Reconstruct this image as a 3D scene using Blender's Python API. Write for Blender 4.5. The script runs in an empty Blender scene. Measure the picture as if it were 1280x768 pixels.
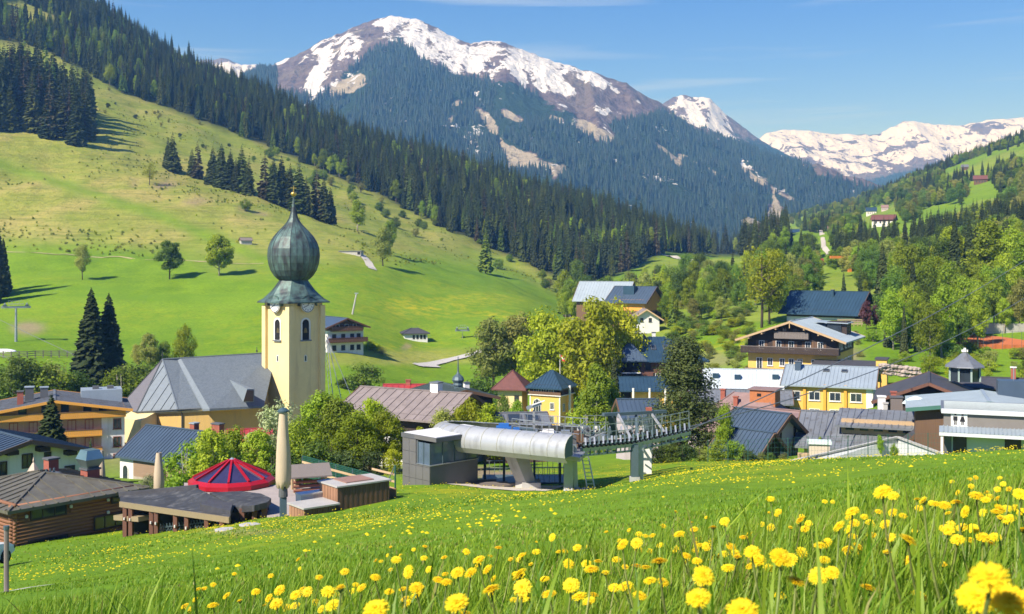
import bpy, bmesh, math, random
import numpy as np
from mathutils import Vector, Matrix
SC = bpy.context.scene
R = math.radians
random.seed(7)
rng = np.random.default_rng(11)

# ------------------------------------------------------------------ camera, sky, sun, exposure
F = 1400.0          # focal length in photograph pixels (1280 wide)
HZ = 330.0          # photograph row of the horizon
cam = bpy.data.objects.new('camera', bpy.data.cameras.new('camera'))
SC.collection.objects.link(cam)
cam.location = (0, 0, 0)
cam.rotation_euler = (R(90), 0, 0)
cam.data.sensor_width = 36.0
cam.data.lens = 36.0 * F / 1280.0
cam.data.shift_y = -(384.0 - HZ) / 1280.0
cam.data.clip_start = 0.05
cam.data.clip_end = 60000
cam.data.dof.use_dof = True; cam.data.dof.focus_distance = 9.0; cam.data.dof.aperture_fstop = 11.0
SC.camera = cam

SUN_EL = R(43)
SUN_DIR = Vector((-0.70, -0.71, 0)).normalized() * math.cos(SUN_EL) + Vector((0, 0, math.sin(SUN_EL)))   # towards the sun
world = bpy.data.worlds.new('World'); SC.world = world; world.use_nodes = True
wn = world.node_tree.nodes; wl = world.node_tree.links
bg = wn['Background']; bg.inputs['Strength'].default_value = 0.095
sky = wn.new('ShaderNodeTexSky'); sky.sky_type = 'NISHITA'; sky.sun_disc = False
sky.sun_elevation = SUN_EL
sky.sun_rotation = math.atan2(SUN_DIR.x, SUN_DIR.y)
sky.altitude = 1000; sky.air_density = 1.0; sky.dust_density = 0.15; sky.ozone_density = 2.2
# thin cirrus streaks drifting over the valley, all round the sky
tc = wn.new('ShaderNodeTexCoord'); mp = wn.new('ShaderNodeMapping')
mp.inputs['Scale'].default_value = (1.3, 1.3, 22.0); mp.inputs['Rotation'].default_value = (0, R(2), R(25))
nz = wn.new('ShaderNodeTexNoise'); nz.inputs['Scale'].default_value = 2.1; nz.inputs['Detail'].default_value = 7
nz.inputs['Distortion'].default_value = 0.5; nz.inputs['Roughness'].default_value = 0.55
rp = wn.new('ShaderNodeValToRGB'); rp.color_ramp.elements[0].position = 0.55; rp.color_ramp.elements[1].position = 0.83
rp.color_ramp.elements[1].color = (0.5, 0.5, 0.5, 1)
mx = wn.new('ShaderNodeMix'); mx.data_type = 'RGBA'
hs = wn.new('ShaderNodeHueSaturation'); hs.inputs['Hue'].default_value = 0.524; hs.inputs['Saturation'].default_value = 1.42; hs.inputs['Value'].default_value = 1.0
mx.inputs[7].default_value = (5.6, 6.3, 7.2, 1)
wl.new(tc.outputs['Generated'], mp.inputs['Vector']); wl.new(mp.outputs[0], nz.inputs['Vector'])
wl.new(nz.outputs['Fac'], rp.inputs[0]); wl.new(rp.outputs[0], mx.inputs[0])
wl.new(sky.outputs[0], hs.inputs['Color']); wl.new(hs.outputs[0], mx.inputs[6]); wl.new(mx.outputs[2], bg.inputs['Color'])

sun = bpy.data.objects.new('sun', bpy.data.lights.new('sun', 'SUN'))
SC.collection.objects.link(sun)
sun.data.energy = 4.7; sun.data.angle = R(0.5); sun.data.color = (1.0, 0.93, 0.82)
sun.rotation_euler = SUN_DIR.to_track_quat('Z', 'Y').to_euler()
sun.location = (-200, -150, 400)
vs = SC.view_settings
vs.view_transform = 'Standard'; vs.look = 'None'; vs.exposure = 0.8; vs.gamma = 1.0; vs.use_curve_mapping = False
SC.render.engine = 'CYCLES'
SC.cycles.max_bounces = 6; SC.cycles.diffuse_bounces = 3; SC.cycles.glossy_bounces = 2; SC.cycles.transmission_bounces = 4
SC.cycles.transparent_max_bounces = 6; SC.cycles.volume_bounces = 0
SC.cycles.use_denoising = True
SC.cycles.caustics_reflective = False; SC.cycles.caustics_refractive = False

# ------------------------------------------------------------------ numpy noise
def _hash(ix, iy, s):
    h = (ix.astype(np.int64) * 374761393 + iy.astype(np.int64) * 668265263 + s * 1442695041) & 0x7fffffff
    h = (h ^ (h >> 13)) * 1274126177 & 0x7fffffff
    return ((h ^ (h >> 16)) & 0xffff) / 65535.0
def vnoise(x, y, s=0):
    x = np.asarray(x, float); y = np.asarray(y, float)
    ix = np.floor(x); iy = np.floor(y); fx = x - ix; fy = y - iy
    fx = fx * fx * (3 - 2 * fx); fy = fy * fy * (3 - 2 * fy)
    a = _hash(ix, iy, s); b = _hash(ix + 1, iy, s); c = _hash(ix, iy + 1, s); d = _hash(ix + 1, iy + 1, s)
    return a + (b - a) * fx + (c - a) * fy + (a - b - c + d) * fx * fy
def fbm(x, y, o=5, s=0, ridged=False):
    t = 0; amp = 1; tot = 0
    for i in range(o):
        n = vnoise(np.asarray(x) * 2 ** i + 17.3 * i, np.asarray(y) * 2 ** i - 9.1 * i, s + i)
        if ridged: n = 1 - np.abs(2 * n - 1)
        t = t + amp * n; tot += amp; amp *= 0.5
    return t / tot
def sstep(a, b, x):
    t = np.clip((np.asarray(x, float) - a) / (b - a), 0, 1); return t * t * (3 - 2 * t)

# ------------------------------------------------------------------ placement from the photograph's survey
def P(px, py, d): return Vector(((px - 640) / F * d, d, (HZ - py) / F * d))
# surveyed ground: (column, row, distance in metres)
SURV = [(1280,590,12),(1280,573,25),(1280,563,40),(1280,567,60),(1280,574,90),(1100,592,25),(1100,575,50),(1100,571,80),(1100,566,110),
 (950,612,25),(950,585,45),(950,579,80),(950,577,95),(950,568,120),(950,528,170),(850,612,25),(850,596,50),(850,590,80),(850,578,97),(850,570,115),(850,555,150),
 (640,641,25),(640,624,50),(640,612,77),(640,594,95),(640,563,150),(740,611,77),(740,588,97),(740,562,150),(740,626,30),
 (300,691,25),(300,672,45),(300,656,62),(300,646,74),(300,620,92),(300,590,125),(300,556,165),
 (0,739,25),(0,717,45),(0,697,64),(0,672,80),(0,625,100),(0,585,140),(0,525,185),(150,679,64),(150,662,78),(-160,760,25),(-160,730,60),(-160,520,185),
 (450,667,25),(450,651,45),(450,640,62),(450,629,70),(450,608,82),(450,590,100),(450,556,165),(540,614,72),(540,600,82),(540,588,100),
 (1030,520,165),(1030,548,130),(1000,466,195),(1020,402,265),(1150,450,205),(1150,532,130),(1250,540,130),(1250,428,230),(1150,395,270),(1440,430,230),(1440,575,60),
 (850,520,200),(850,430,265),(740,533,195),(640,538,195),(740,425,290),(850,372,420),(640,470,250),(520,465,250),(520,427,300),(430,440,250),
 (300,500,200),(300,443,250),(150,442,250),(150,480,208),(0,450,230),(0,425,260),(640,403,330),(640,360,450),
 (0,330,380),(150,330,380),(300,330,380),(450,322,410),(0,200,560),(150,200,600),(300,230,620),(450,285,590),(-160,330,380),(-160,150,600),
 (0,50,850),(150,115,850),(300,172,850),(450,237,800),(600,311,700),(720,370,560),(720,395,420),(-160,-20,850),
 (-160,-180,1250),(0,-70,1220),(130,25,1120),(310,120,1100),(420,172,1050),(560,214,1000),(700,259,960),(800,288,950),(950,322,920),
 (0,60,1800),(310,190,1700),(560,262,1600),(800,318,1500),(830,352,600),(900,330,650),
 (1280,350,300),(1280,300,450),(1150,338,400),(1050,345,400),(980,338,520),(1105,284,700),(980,294,900),(1050,291,900),(1280,246,700),(1280,202,1000),
 (1200,206,1300),(1280,177,1500),(1100,246,1500),(1000,272,1800),(960,290,2200),(900,318,1500),(1280,205,2400),(1100,272,2500),(1440,120,1500),(1440,260,500),(1440,240,2400)]
_S = np.array(SURV, float)
_SX = np.stack([(_S[:, 0] - 640) / 160, np.log(_S[:, 2]) * 2.2], 1)
def _ker(r2): return 0.5 * r2 * np.log(r2 + 1e-9)
_n = len(_S)
_A = np.zeros((_n + 3, _n + 3))
_A[:_n, :_n] = _ker(((_SX[:, None] - _SX[None]) ** 2).sum(-1)) + np.eye(_n) * 0.02
_A[:_n, _n] = 1; _A[:_n, _n + 1:] = _SX; _A[_n, :_n] = 1; _A[_n + 1:, :_n] = _SX.T
_W = np.linalg.solve(_A, np.concatenate([_S[:, 1], np.zeros(3)]))
def rowfield(px, d):
    px = np.asarray(px, float); d = np.asarray(d, float)
    x = (px - 640) / 160; y = np.log(np.maximum(d, 10)) * 2.2
    out = _W[_n] + _W[_n + 1] * x + _W[_n + 2] * y
    for i in range(_n):
        out = out + _W[i] * _ker((x - _SX[i, 0]) ** 2 + (y - _SX[i, 1]) ** 2)
    return out
HC, AX, BY = 0.45, 0.13, -0.205
def near_z(x, y): return -HC + AX * x + BY * y
def height(x, y):
    x = np.asarray(x, float); y = np.asarray(y, float)
    yy = np.maximum(y, 0.4)
    px = np.clip(x / yy * F + 640, -420, 1700)
    zf = (HZ - rowfield(px, yy)) / F * yy
    t = sstep(9, 24, yy)
    z = near_z(x, y) * (1 - t) + zf * t
    z = z + (fbm(x * 0.9, y * 0.9, 3, 3) - 0.5) * 0.10 * sstep(1, 5, yy)
    z = z + (fbm(x * 0.03, y * 0.03, 4, 5) - 0.5) * 9.0 * sstep(260, 600, yy) + (fbm(x * 0.11, y * 0.11, 3, 6) - 0.5) * 1.6 * sstep(230, 420, yy)
    return z
def gz(x, y): return float(height(np.array([x]), np.array([y]))[0])
def gpt(px, d):
    x = (px - 640) / F * d
    return Vector((x, d, gz(x, d)))
def gray(px, py, d0, d1, n=160):
    """first ground point seen at that column and row between two distances"""
    d = np.geomspace(d0, d1, n); x = (px - 640) / F * d
    z = height(x, d); row = HZ - z / d * F
    k = np.argmin(np.abs(row - py)) if not np.any(row <= py) else int(np.argmax(row <= py))
    return Vector((float(x[k]), float(d[k]), float(z[k])))

# ------------------------------------------------------------------ scene helpers
COL = SC.collection
def tag(o, label=None, cat=None, group=None, kind=None):
    if label: o['label'] = label
    if cat: o['category'] = cat
    if group: o['group'] = group
    if kind: o['kind'] = kind
    return o
def link(name, data, parent=None, loc=None, rz=None, scale=None):
    o = bpy.data.objects.new(name, data); COL.objects.link(o)
    if parent: o.parent = parent
    if loc is not None: o.location = loc
    if rz is not None: o.rotation_euler = (0, 0, rz)
    if scale is not None: o.scale = scale
    return o
def empty(name, loc, rz=0, label=None, cat=None, group=None):
    o = link(name, None, None, loc, rz); o.empty_display_size = 0.3
    return tag(o, label, cat, group)
class MB:
    def __init__(s): s.v = []; s.f = []; s.mi = []
    def add(s, vs, fs, mi=0):
        n = len(s.v); s.v += [tuple(p) for p in vs]
        for f in fs: s.f.append(tuple(i + n for i in f)); s.mi.append(mi)
        return s
    def box(s, x0, x1, y0, y1, z0, z1, mi=0):
        return s.add([(x0,y0,z0),(x1,y0,z0),(x1,y1,z0),(x0,y1,z0),(x0,y0,z1),(x1,y0,z1),(x1,y1,z1),(x0,y1,z1)],
                     [(0,3,2,1),(4,5,6,7),(0,1,5,4),(1,2,6,5),(2,3,7,6),(3,0,4,7)], mi)
    def bar(s, a, b, w, h=None, up=(0, 0, 1), mi=0):
        a = Vector(a); b = Vector(b); h = h or w; t = (b - a).normalized(); u = Vector(up)
        if abs(t.dot(u)) > 0.98: u = Vector((1, 0, 0))
        sd = t.cross(u).normalized() * (w / 2); u2 = sd.cross(t).normalized() * (h / 2)
        vs = [a - sd - u2, a + sd - u2, a + sd + u2, a - sd + u2, b - sd - u2, b + sd - u2, b + sd + u2, b - sd + u2]
        return s.add(vs, [(0,1,2,3),(7,6,5,4),(0,4,5,1),(1,5,6,2),(2,6,7,3),(3,7,4,0)], mi)
    def tube(s, pts, rs, n=8, cap=True, mi=0):
        pts = [Vector(p) for p in pts]
        if not hasattr(rs, '__len__'): rs = [rs] * len(pts)
        vs = []
        for i, p in enumerate(pts):
            t = (pts[min(i + 1, len(pts) - 1)] - pts[max(i - 1, 0)]).normalized()
            u = Vector((1, 0, 0)) if abs(t.z) > 0.9 else Vector((0, 0, 1))
            a = t.cross(u).normalized(); b = a.cross(t).normalized()
            vs += [p + (a * math.cos(2 * math.pi * k / n) + b * math.sin(2 * math.pi * k / n)) * rs[i] for k in range(n)]
        fs = []
        for i in range(len(pts) - 1):
            for k in range(n):
                fs.append((i*n+k, i*n+(k+1)%n, (i+1)*n+(k+1)%n, (i+1)*n+k))
        if cap: fs += [tuple(range(n-1, -1, -1)), tuple((len(pts)-1)*n + k for k in range(n))]
        return s.add(vs, fs, mi)
    def lathe(s, prof, n=16, rot=0.0, c=(0, 0), mi=0, cap=True):
        vs = []
        for r, z in prof:
            vs += [(c[0] + r * math.cos(rot + 2*math.pi*k/n), c[1] + r * math.sin(rot + 2*math.pi*k/n), z) for k in range(n)]
        fs = []
        for i in range(len(prof) - 1):
            for k in range(n): fs.append((i*n+k, i*n+(k+1)%n, (i+1)*n+(k+1)%n, (i+1)*n+k))
        if cap: fs += [tuple(range(n-1, -1, -1)), tuple((len(prof)-1)*n + k for k in range(n))]
        return s.add(vs, fs, mi)
    def slab(s, poly, down, mi=0):
        """a planar polygon given some thickness straight down"""
        n = len(poly); top = [Vector(p) for p in poly]; bot = [p - Vector((0, 0, down)) for p in top]
        return s.add(top + bot, [tuple(range(n)), tuple(range(2*n-1, n-1, -1))] + [(i, i+n, (i+1)%n+n, (i+1)%n) for i in range(n)], mi)
    def mesh(s, name, *mats, smooth=False):
        m = bpy.data.meshes.new(name); m.from_pydata(s.v, [], s.f)
        for mt in mats: m.materials.append(mt)
        if len(mats) > 1: m.polygons.foreach_set('material_index', s.mi)
        if smooth: m.polygons.foreach_set('use_smooth', [True] * len(s.f))
        m.update(); return m
    def build(s, name, mt, parent=None, loc=None, rz=None, smooth=False):
        mats = mt if isinstance(mt, (list, tuple)) else [mt]
        return link(name, s.mesh(name, *mats, smooth=smooth), parent, loc, rz)
def np_mesh(name, verts, faces, mats, smooth=False, mi=None):
    verts = np.asarray(verts, np.float32); faces = np.asarray(faces, np.int32); k = faces.shape[1]
    m = bpy.data.meshes.new(name); m.vertices.add(len(verts)); m.vertices.foreach_set('co', verts.ravel())
    m.loops.add(faces.size); m.loops.foreach_set('vertex_index', faces.ravel())
    m.polygons.add(len(faces)); m.polygons.foreach_set('loop_start', np.arange(0, faces.size, k, dtype=np.int32))
    try: m.polygons.foreach_set('loop_total', np.full(len(faces), k, np.int32))
    except Exception: pass
    for mt in mats: m.materials.append(mt)
    if mi is not None: m.polygons.foreach_set('material_index', np.asarray(mi, np.int32))
    if smooth: m.polygons.foreach_set('use_smooth', np.ones(len(faces), bool))
    m.update(calc_edges=True); m.validate(); return m
def set_attr(m, name, vals):
    a = m.attributes.new(name, 'FLOAT', 'POINT'); a.data.foreach_set('value', np.asarray(vals, np.float32).ravel())
# ------------------------------------------------------------------ materials
MATS = {}
def nodes_of(name):
    m = bpy.data.materials.new(name); m.use_nodes = True
    return m, m.node_tree.nodes, m.node_tree.links, m.node_tree.nodes['Principled BSDF']
def mixc(N, L, fac, a, b, typ='MIX'):
    x = N.new('ShaderNodeMix'); x.data_type = 'RGBA'; x.blend_type = typ
    for sock, v in ((0, fac), (6, a), (7, b)):
        if isinstance(v, (int, float)): x.inputs[sock].default_value = v
        elif isinstance(v, tuple): x.inputs[sock].default_value = (*v, 1) if len(v) == 3 else v
        else: L.new(v, x.inputs[sock])
    return x.outputs[2]
def noise(N, L, scale, detail=4, coord='Object', rough=0.55, stretch=None, dist=0):
    t = N.new('ShaderNodeTexCoord'); n = N.new('ShaderNodeTexNoise')
    n.inputs['Scale'].default_value = scale; n.inputs['Detail'].default_value = detail; n.inputs['Roughness'].default_value = rough
    n.inputs['Distortion'].default_value = dist
    src = t.outputs[coord]
    if coord == 'Position':
        pass
    if stretch:
        mp = N.new('ShaderNodeMapping'); mp.inputs['Scale'].default_value = stretch; L.new(src, mp.inputs['Vector']); src = mp.outputs[0]
    L.new(src, n.inputs['Vector']); return n.outputs['Fac']
def ramp(N, L, fac, a, b, c0=(0, 0, 0), c1=(1, 1, 1)):
    r = N.new('ShaderNodeValToRGB'); r.color_ramp.elements[0].position = a; r.color_ramp.elements[1].position = b
    r.color_ramp.elements[0].color = (*c0, 1); r.color_ramp.elements[1].color = (*c1, 1); L.new(fac, r.inputs[0]); return r.outputs[0]
def attr(N, name):
    a = N.new('ShaderNodeAttribute'); a.attribute_name = name; return a.outputs['Fac']
def bump(N, L, B, h, strength=0.3, dist=0.05):
    b = N.new('ShaderNodeBump'); b.inputs['Strength'].default_value = strength; b.inputs['Distance'].default_value = dist
    L.new(h, b.inputs['Height']); L.new(b.outputs[0], B.inputs['Normal'])
def mat(name, col, rough=0.75, var=0.22, scale=1.3, metal=0.0, bmp=0.15, stretch=None, dirt=None, spec=0.4):
    """painted / plastered / metal surface with blotches, streaks and fine grain"""
    if name in MATS: return MATS[name]
    m, N, L, B = nodes_of(name)
    n1 = noise(N, L, scale, 5, stretch=stretch); n2 = noise(N, L, scale * 9, 3)
    dk = tuple(c * (1 - var) for c in col); lt = tuple(min(1, c * (1 + var * 0.6)) for c in col)
    c = mixc(N, L, ramp(N, L, n1, 0.3, 0.7), dk, lt)
    c = mixc(N, L, 0.35, c, mixc(N, L, n2, dk, lt))
    if dirt:
        st = noise(N, L, 0.9, 5, stretch=(2.2, 2.2, 0.25))
        c = mixc(N, L, ramp(N, L, st, 0.52, 0.75), c, dirt)
    L.new(c, B.inputs['Base Color'])
    B.inputs['Roughness'].default_value = rough; B.inputs['Metallic'].default_value = metal
    B.inputs['Specular IOR Level'].default_value = spec
    if bmp: bump(N, L, B, n2, bmp, 0.03)
    MATS[name] = m; return m
def wood(name, col, along='z', rough=0.8, var=0.35, k=1.0):
    if name in MATS: return MATS[name]
    m, N, L, B = nodes_of(name)
    st = {'z': (14, 14, 0.7), 'x': (0.7, 14, 14)}[along]
    g = noise(N, L, 1.4 * k, 6, stretch=st, dist=0.4); b = noise(N, L, 0.8, 4)
    oi = N.new('ShaderNodeObjectInfo')
    dk = tuple(c * (1 - var) for c in col); lt = tuple(min(1, c * (1 + var * 0.5)) for c in col)
    c = mixc(N, L, ramp(N, L, g, 0.3, 0.7), dk, lt)
    c = mixc(N, L, 0.4, c, mixc(N, L, b, tuple(x * 0.6 for x in col), lt))
    c = mixc(N, L, 0.35, c, mixc(N, L, oi.outputs['Random'], dk, lt))
    L.new(c, B.inputs['Base Color']); B.inputs['Roughness'].default_value = rough
    bump(N, L, B, g, 0.25, 0.02); MATS[name] = m; return m
def glass(name, col=(0.03, 0.04, 0.05), rough=0.06):
    if name in MATS: return MATS[name]
    m, N, L, B = nodes_of(name)
    n = noise(N, L, 0.8, 2)
    L.new(mixc(N, L, n, tuple(c * 0.5 for c in col), tuple(c * 1.6 for c in col)), B.inputs['Base Color'])
    B.inputs['Roughness'].default_value = rough; B.inputs['Specular IOR Level'].default_value = 0.8; MATS[name] = m; return m
def leafmat(name, c0, c1, trans=0.35, rough=0.6):
    """leaf or needle: colour shifts from tree to tree and through the crown, light passes through"""
    m, N, L, B = nodes_of(name)
    oi = N.new('ShaderNodeObjectInfo'); n = noise(N, L, 0.7, 3); n2 = noise(N, L, 5.0, 2)
    c = mixc(N, L, ramp(N, L, n, 0.3, 0.7), c0, c1)
    c = mixc(N, L, ramp(N, L, n2, 0.35, 0.7), c, tuple(x * 0.62 for x in c0))
    h = N.new('ShaderNodeHueSaturation')
    mr = N.new('ShaderNodeMapRange'); mr.inputs['To Min'].default_value = 0.62; mr.inputs['To Max'].default_value = 1.38
    L.new(oi.outputs['Random'], mr.inputs[0]); L.new(mr.outputs[0], h.inputs['Value'])
    mh = N.new('ShaderNodeMapRange'); mh.inputs['To Min'].default_value = 0.482; mh.inputs['To Max'].default_value = 0.516
    wn_ = N.new('ShaderNodeTexWhiteNoise'); wn_.noise_dimensions = '1D'; L.new(oi.outputs['Random'], wn_.inputs['W'])
    L.new(wn_.outputs['Value'], mh.inputs[0]); L.new(mh.outputs[0], h.inputs['Hue']); L.new(c, h.inputs['Color'])
    L.new(h.outputs[0], B.inputs['Base Color']); B.inputs['Roughness'].default_value = rough; B.inputs['Specular IOR Level'].default_value = 0.25
    tr = N.new('ShaderNodeBsdfTranslucent'); ms = N.new('ShaderNodeMixShader'); ms.inputs[0].default_value = trans
    L.new(h.outputs[0], tr.inputs['Color']); L.new(B.outputs[0], ms.inputs[1]); L.new(tr.outputs[0], ms.inputs[2])
    L.new(ms.outputs[0], N['Material Output'].inputs['Surface']); MATS[name] = m; return m

# meadow and hillside ground
def ground_material():
    m, N, L, B = nodes_of('grass_ground')
    t = N.new('ShaderNodeTexCoord')
    n_big = noise(N, L, 0.012, 5); n_mid = noise(N, L, 0.10, 5, stretch=(1, 1.0, 1)); n_fine = noise(N, L, 1.3, 6); n_blade = noise(N, L, 14, 3, stretch=(1, 0.4, 1))
    g = mixc(N, L, ramp(N, L, n_mid, 0.32, 0.68), (0.115, 0.225, 0.009), (0.195, 0.320, 0.014))
    g = mixc(N, L, ramp(N, L, n_big, 0.40, 0.66), g, (0.205, 0.330, 0.018))
    g = mixc(N, L, ramp(N, L, n_fine, 0.30, 0.72), mixc(N, L, 1.0, g, (0.62, 0.66, 0.5), 'MULTIPLY'), g)
    d = mixc(N, L, ramp(N, L, n_mid, 0.3, 0.7), (0.190, 0.245, 0.028), (0.320, 0.325, 0.066))
    d = mixc(N, L, ramp(N, L, noise(N, L, 0.03, 6, stretch=(1, 0.5, 1), dist=0.6), 0.45, 0.62), d, (0.370, 0.325, 0.095))
    d = mixc(N, L, ramp(N, L, noise(N, L, 0.35, 5), 0.52, 0.78), d, (0.140, 0.175, 0.028))
    ct = noise(N, L, 1.0, 4, stretch=(0.03, 0.03, 0.8), rough=0.7)
    d = mixc(N, L, ramp(N, L, ct, 0.50, 0.70), d, (0.165, 0.190, 0.035))
    d = mixc(N, L, ramp(N, L, noise(N, L, 1.1, 4, rough=0.7), 0.56, 0.72), d, (0.150, 0.180, 0.032))
    g = mixc(N, L, ramp(N, L, noise(N, L, 1.0, 4, stretch=(0.02, 0.02, 0.5)), 0.52, 0.72), g, (0.115, 0.225, 0.012))
    c = mixc(N, L, attr(N, 'dry'), g, d)
    c = mixc(N, L, attr(N, 'flower'), c, mixc(N, L, ramp(N, L, noise(N, L, 0.25, 6, rough=0.75), 0.46, 0.60), c, (0.42, 0.36, 0.012)))
    c = mixc(N, L, attr(N, 'dirt'), c, mixc(N, L, n_fine, (0.20, 0.14, 0.085), (0.36, 0.28, 0.19)))
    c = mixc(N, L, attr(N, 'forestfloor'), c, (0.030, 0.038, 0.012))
    L.new(c, B.inputs['Base Color']); B.inputs['Roughness'].default_value = 0.9; B.inputs['Specular IOR Level'].default_value = 0.15
    ad = N.new('ShaderNodeMath'); ad.operation = 'ADD'; L.new(n_fine, ad.inputs[0]); L.new(n_blade, ad.inputs[1])
    bump(N, L, B, ad.outputs[0], 0.5, 0.08); b1 = B.inputs['Normal'].links[0].from_node
    b2 = N.new('ShaderNodeBump'); b2.inputs['Distance'].default_value = 1.1; L.new(attr(N, 'dry'), b2.inputs['Strength']); L.new(noise(N, L, 0.30, 5, rough=0.7), b2.inputs['Height']); L.new(b2.outputs[0], b1.inputs['Normal']); return m
M_GROUND = ground_material()

def mountain_material():
    m, N, L, B = nodes_of('mountain_rock_and_snow')
    n1 = noise(N, L, 0.006, 7, rough=0.62); n2 = noise(N, L, 0.03, 6, rough=0.65, stretch=(1, 1, 0.5)); n3 = noise(N, L, 0.0022, 5)
    rock = mixc(N, L, ramp(N, L, n2, 0.33, 0.68), (0.070, 0.052, 0.062), (0.215, 0.172, 0.172))
    rock = mixc(N, L, ramp(N, L, n1, 0.45, 0.68), rock, (0.160, 0.135, 0.115))
    fo = mixc(N, L, n2, (0.012, 0.030, 0.016), (0.030, 0.060, 0.026))
    def edge(a, lo, hi, amt):
        s = N.new('ShaderNodeMath'); s.operation = 'MULTIPLY_ADD'; s.inputs[1].default_value = amt
        q = N.new('ShaderNodeMath'); q.operation = 'SUBTRACT'; q.inputs[1].default_value = 0.5
        mxn = N.new('ShaderNodeMath'); mxn.operation = 'ADD'; L.new(n1, mxn.inputs[0]); L.new(n2, mxn.inputs[1])
        hf = N.new('ShaderNodeMath'); hf.operation = 'MULTIPLY'; hf.inputs[1].default_value = 0.5; L.new(mxn.outputs[0], hf.inputs[0])
        L.new(hf.outputs[0], q.inputs[0]); L.new(q.outputs[0], s.inputs[0]); L.new(attr(N, a), s.inputs[2])
        return ramp(N, L, s.outputs[0], lo, hi)
    sc = mixc(N, L, n2, (0.26, 0.23, 0.16), (0.48, 0.44, 0.36))
    c = mixc(N, L, edge('scree', 0.42, 0.58, 2.4), rock, sc)
    c = mixc(N, L, edge('forest', 0.45, 0.55, 2.4), c, fo)
    st1 = noise(N, L, 0.016, 6, rough=0.62, stretch=(1.0, 0.35, 0.30)); st2 = noise(N, L, 0.05, 5, rough=0.65, stretch=(1, 1, 0.35))
    def madd(a, k, b):
        q = N.new('ShaderNodeMath'); q.operation = 'MULTIPLY_ADD'; q.inputs[1].default_value = k; L.new(a, q.inputs[0])
        if isinstance(b, float): q.inputs[2].default_value = b
        else: L.new(b, q.inputs[2])
        return q.outputs[0]
    sv = madd(st1, 3.4, madd(st2, 1.8, madd(attr(N, 'snow'), 1.0, -2.6)))
    c = mixc(N, L, ramp(N, L, sv, 0.46, 0.56), c, (0.70, 0.72, 0.76))
    L.new(c, B.inputs['Base Color']); B.inputs['Roughness'].default_value = 0.9; B.inputs['Specular IOR Level'].default_value = 0.1
    bump(N, L, B, n2, 1.0, 30.0); return m
M_MOUNT = mountain_material()

M_NEEDLE = leafmat('spruce_needles', (0.046, 0.078, 0.022), (0.120, 0.150, 0.040), 0.22)
M_NEEDLE_FAR = leafmat('far_spruce_needles', (0.018, 0.046, 0.034), (0.040, 0.078, 0.046), 0.1)  # bluish needle colour puts some distance haze into the trees themselves
M_NEEDLE_LT = leafmat('light_spruce_needles', (0.085, 0.125, 0.028), (0.165, 0.205, 0.045), 0.25)
M_NEEDLE_BR = leafmat('brownish_spruce_needles', (0.070, 0.062, 0.030), (0.120, 0.105, 0.048), 0.2)
M_LARCH = leafmat('larch_needles', (0.170, 0.270, 0.030), (0.250, 0.350, 0.050), 0.35)
M_LEAF = {
 'fresh': leafmat('fresh_green_leaves', (0.260, 0.380, 0.022), (0.420, 0.540, 0.040), 0.45),
 'yellow': leafmat('yellow_green_leaves', (0.330, 0.405, 0.016), (0.500, 0.550, 0.030), 0.45),
 'mid': leafmat('mid_green_leaves', (0.140, 0.245, 0.028), (0.230, 0.330, 0.045), 0.42),
 'olive': leafmat('olive_budding_leaves', (0.300, 0.350, 0.070), (0.460, 0.470, 0.110), 0.45),
 'purple': leafmat('purple_leaves', (0.090, 0.035, 0.040), (0.160, 0.070, 0.060), 0.3),
 'dark': leafmat('dark_green_leaves', (0.060, 0.115, 0.026), (0.115, 0.175, 0.040), 0.3),
 'white': leafmat('pale_blossom_leaves', (0.280, 0.350, 0.120), (0.550, 0.580, 0.360), 0.4)}
M_BARK = wood('bark', (0.085, 0.062, 0.045), 'z')
M_BIRCH = wood('pale_bark', (0.30, 0.27, 0.22), 'z')
W_WHITE = mat('white_paint', (0.78, 0.76, 0.71), 0.6, 0.08, 1.0, dirt=(0.55, 0.52, 0.46))
GLASS = glass('window_glass')
# ------------------------------------------------------------------ terrain sheet
def interp_poly(x, pts):
    p = np.array(pts, float); return np.interp(x, p[:, 0], p[:, 1])
NU, ND = 470, 430
us = np.linspace(-0.72, 0.72, NU)
ds = np.concatenate([[-6, -2, 0.05], np.geomspace(0.5, 3200, ND - 3)])
UU, DD = np.meshgrid(us, ds)
XX = UU * np.maximum(DD, 6.0); YY = DD
XX = np.where(DD < 6, UU * 9 * (0.35 + 0.65 * np.clip(DD, 0, 6) / 6), UU * (DD + 3.0))
ZZ = height(XX, YY)
tv = np.stack([XX, YY, ZZ], -1).reshape(-1, 3)
ii = np.arange(ND - 1)[:, None] * NU + np.arange(NU - 1)[None]
tf = np.stack([ii, ii + 1, ii + NU + 1, ii + NU], -1).reshape(-1, 4)
gm = np_mesh('meadow_ground', tv, tf, [M_GROUND], smooth=True)
sx = np.where(YY > 0.5, XX / np.maximum(YY, 0.5) * F + 640, 640); sy = HZ - ZZ / np.maximum(YY, 0.5) * F
nb = fbm(XX * 0.012, YY * 0.012, 5, 21) - 0.5
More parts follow.
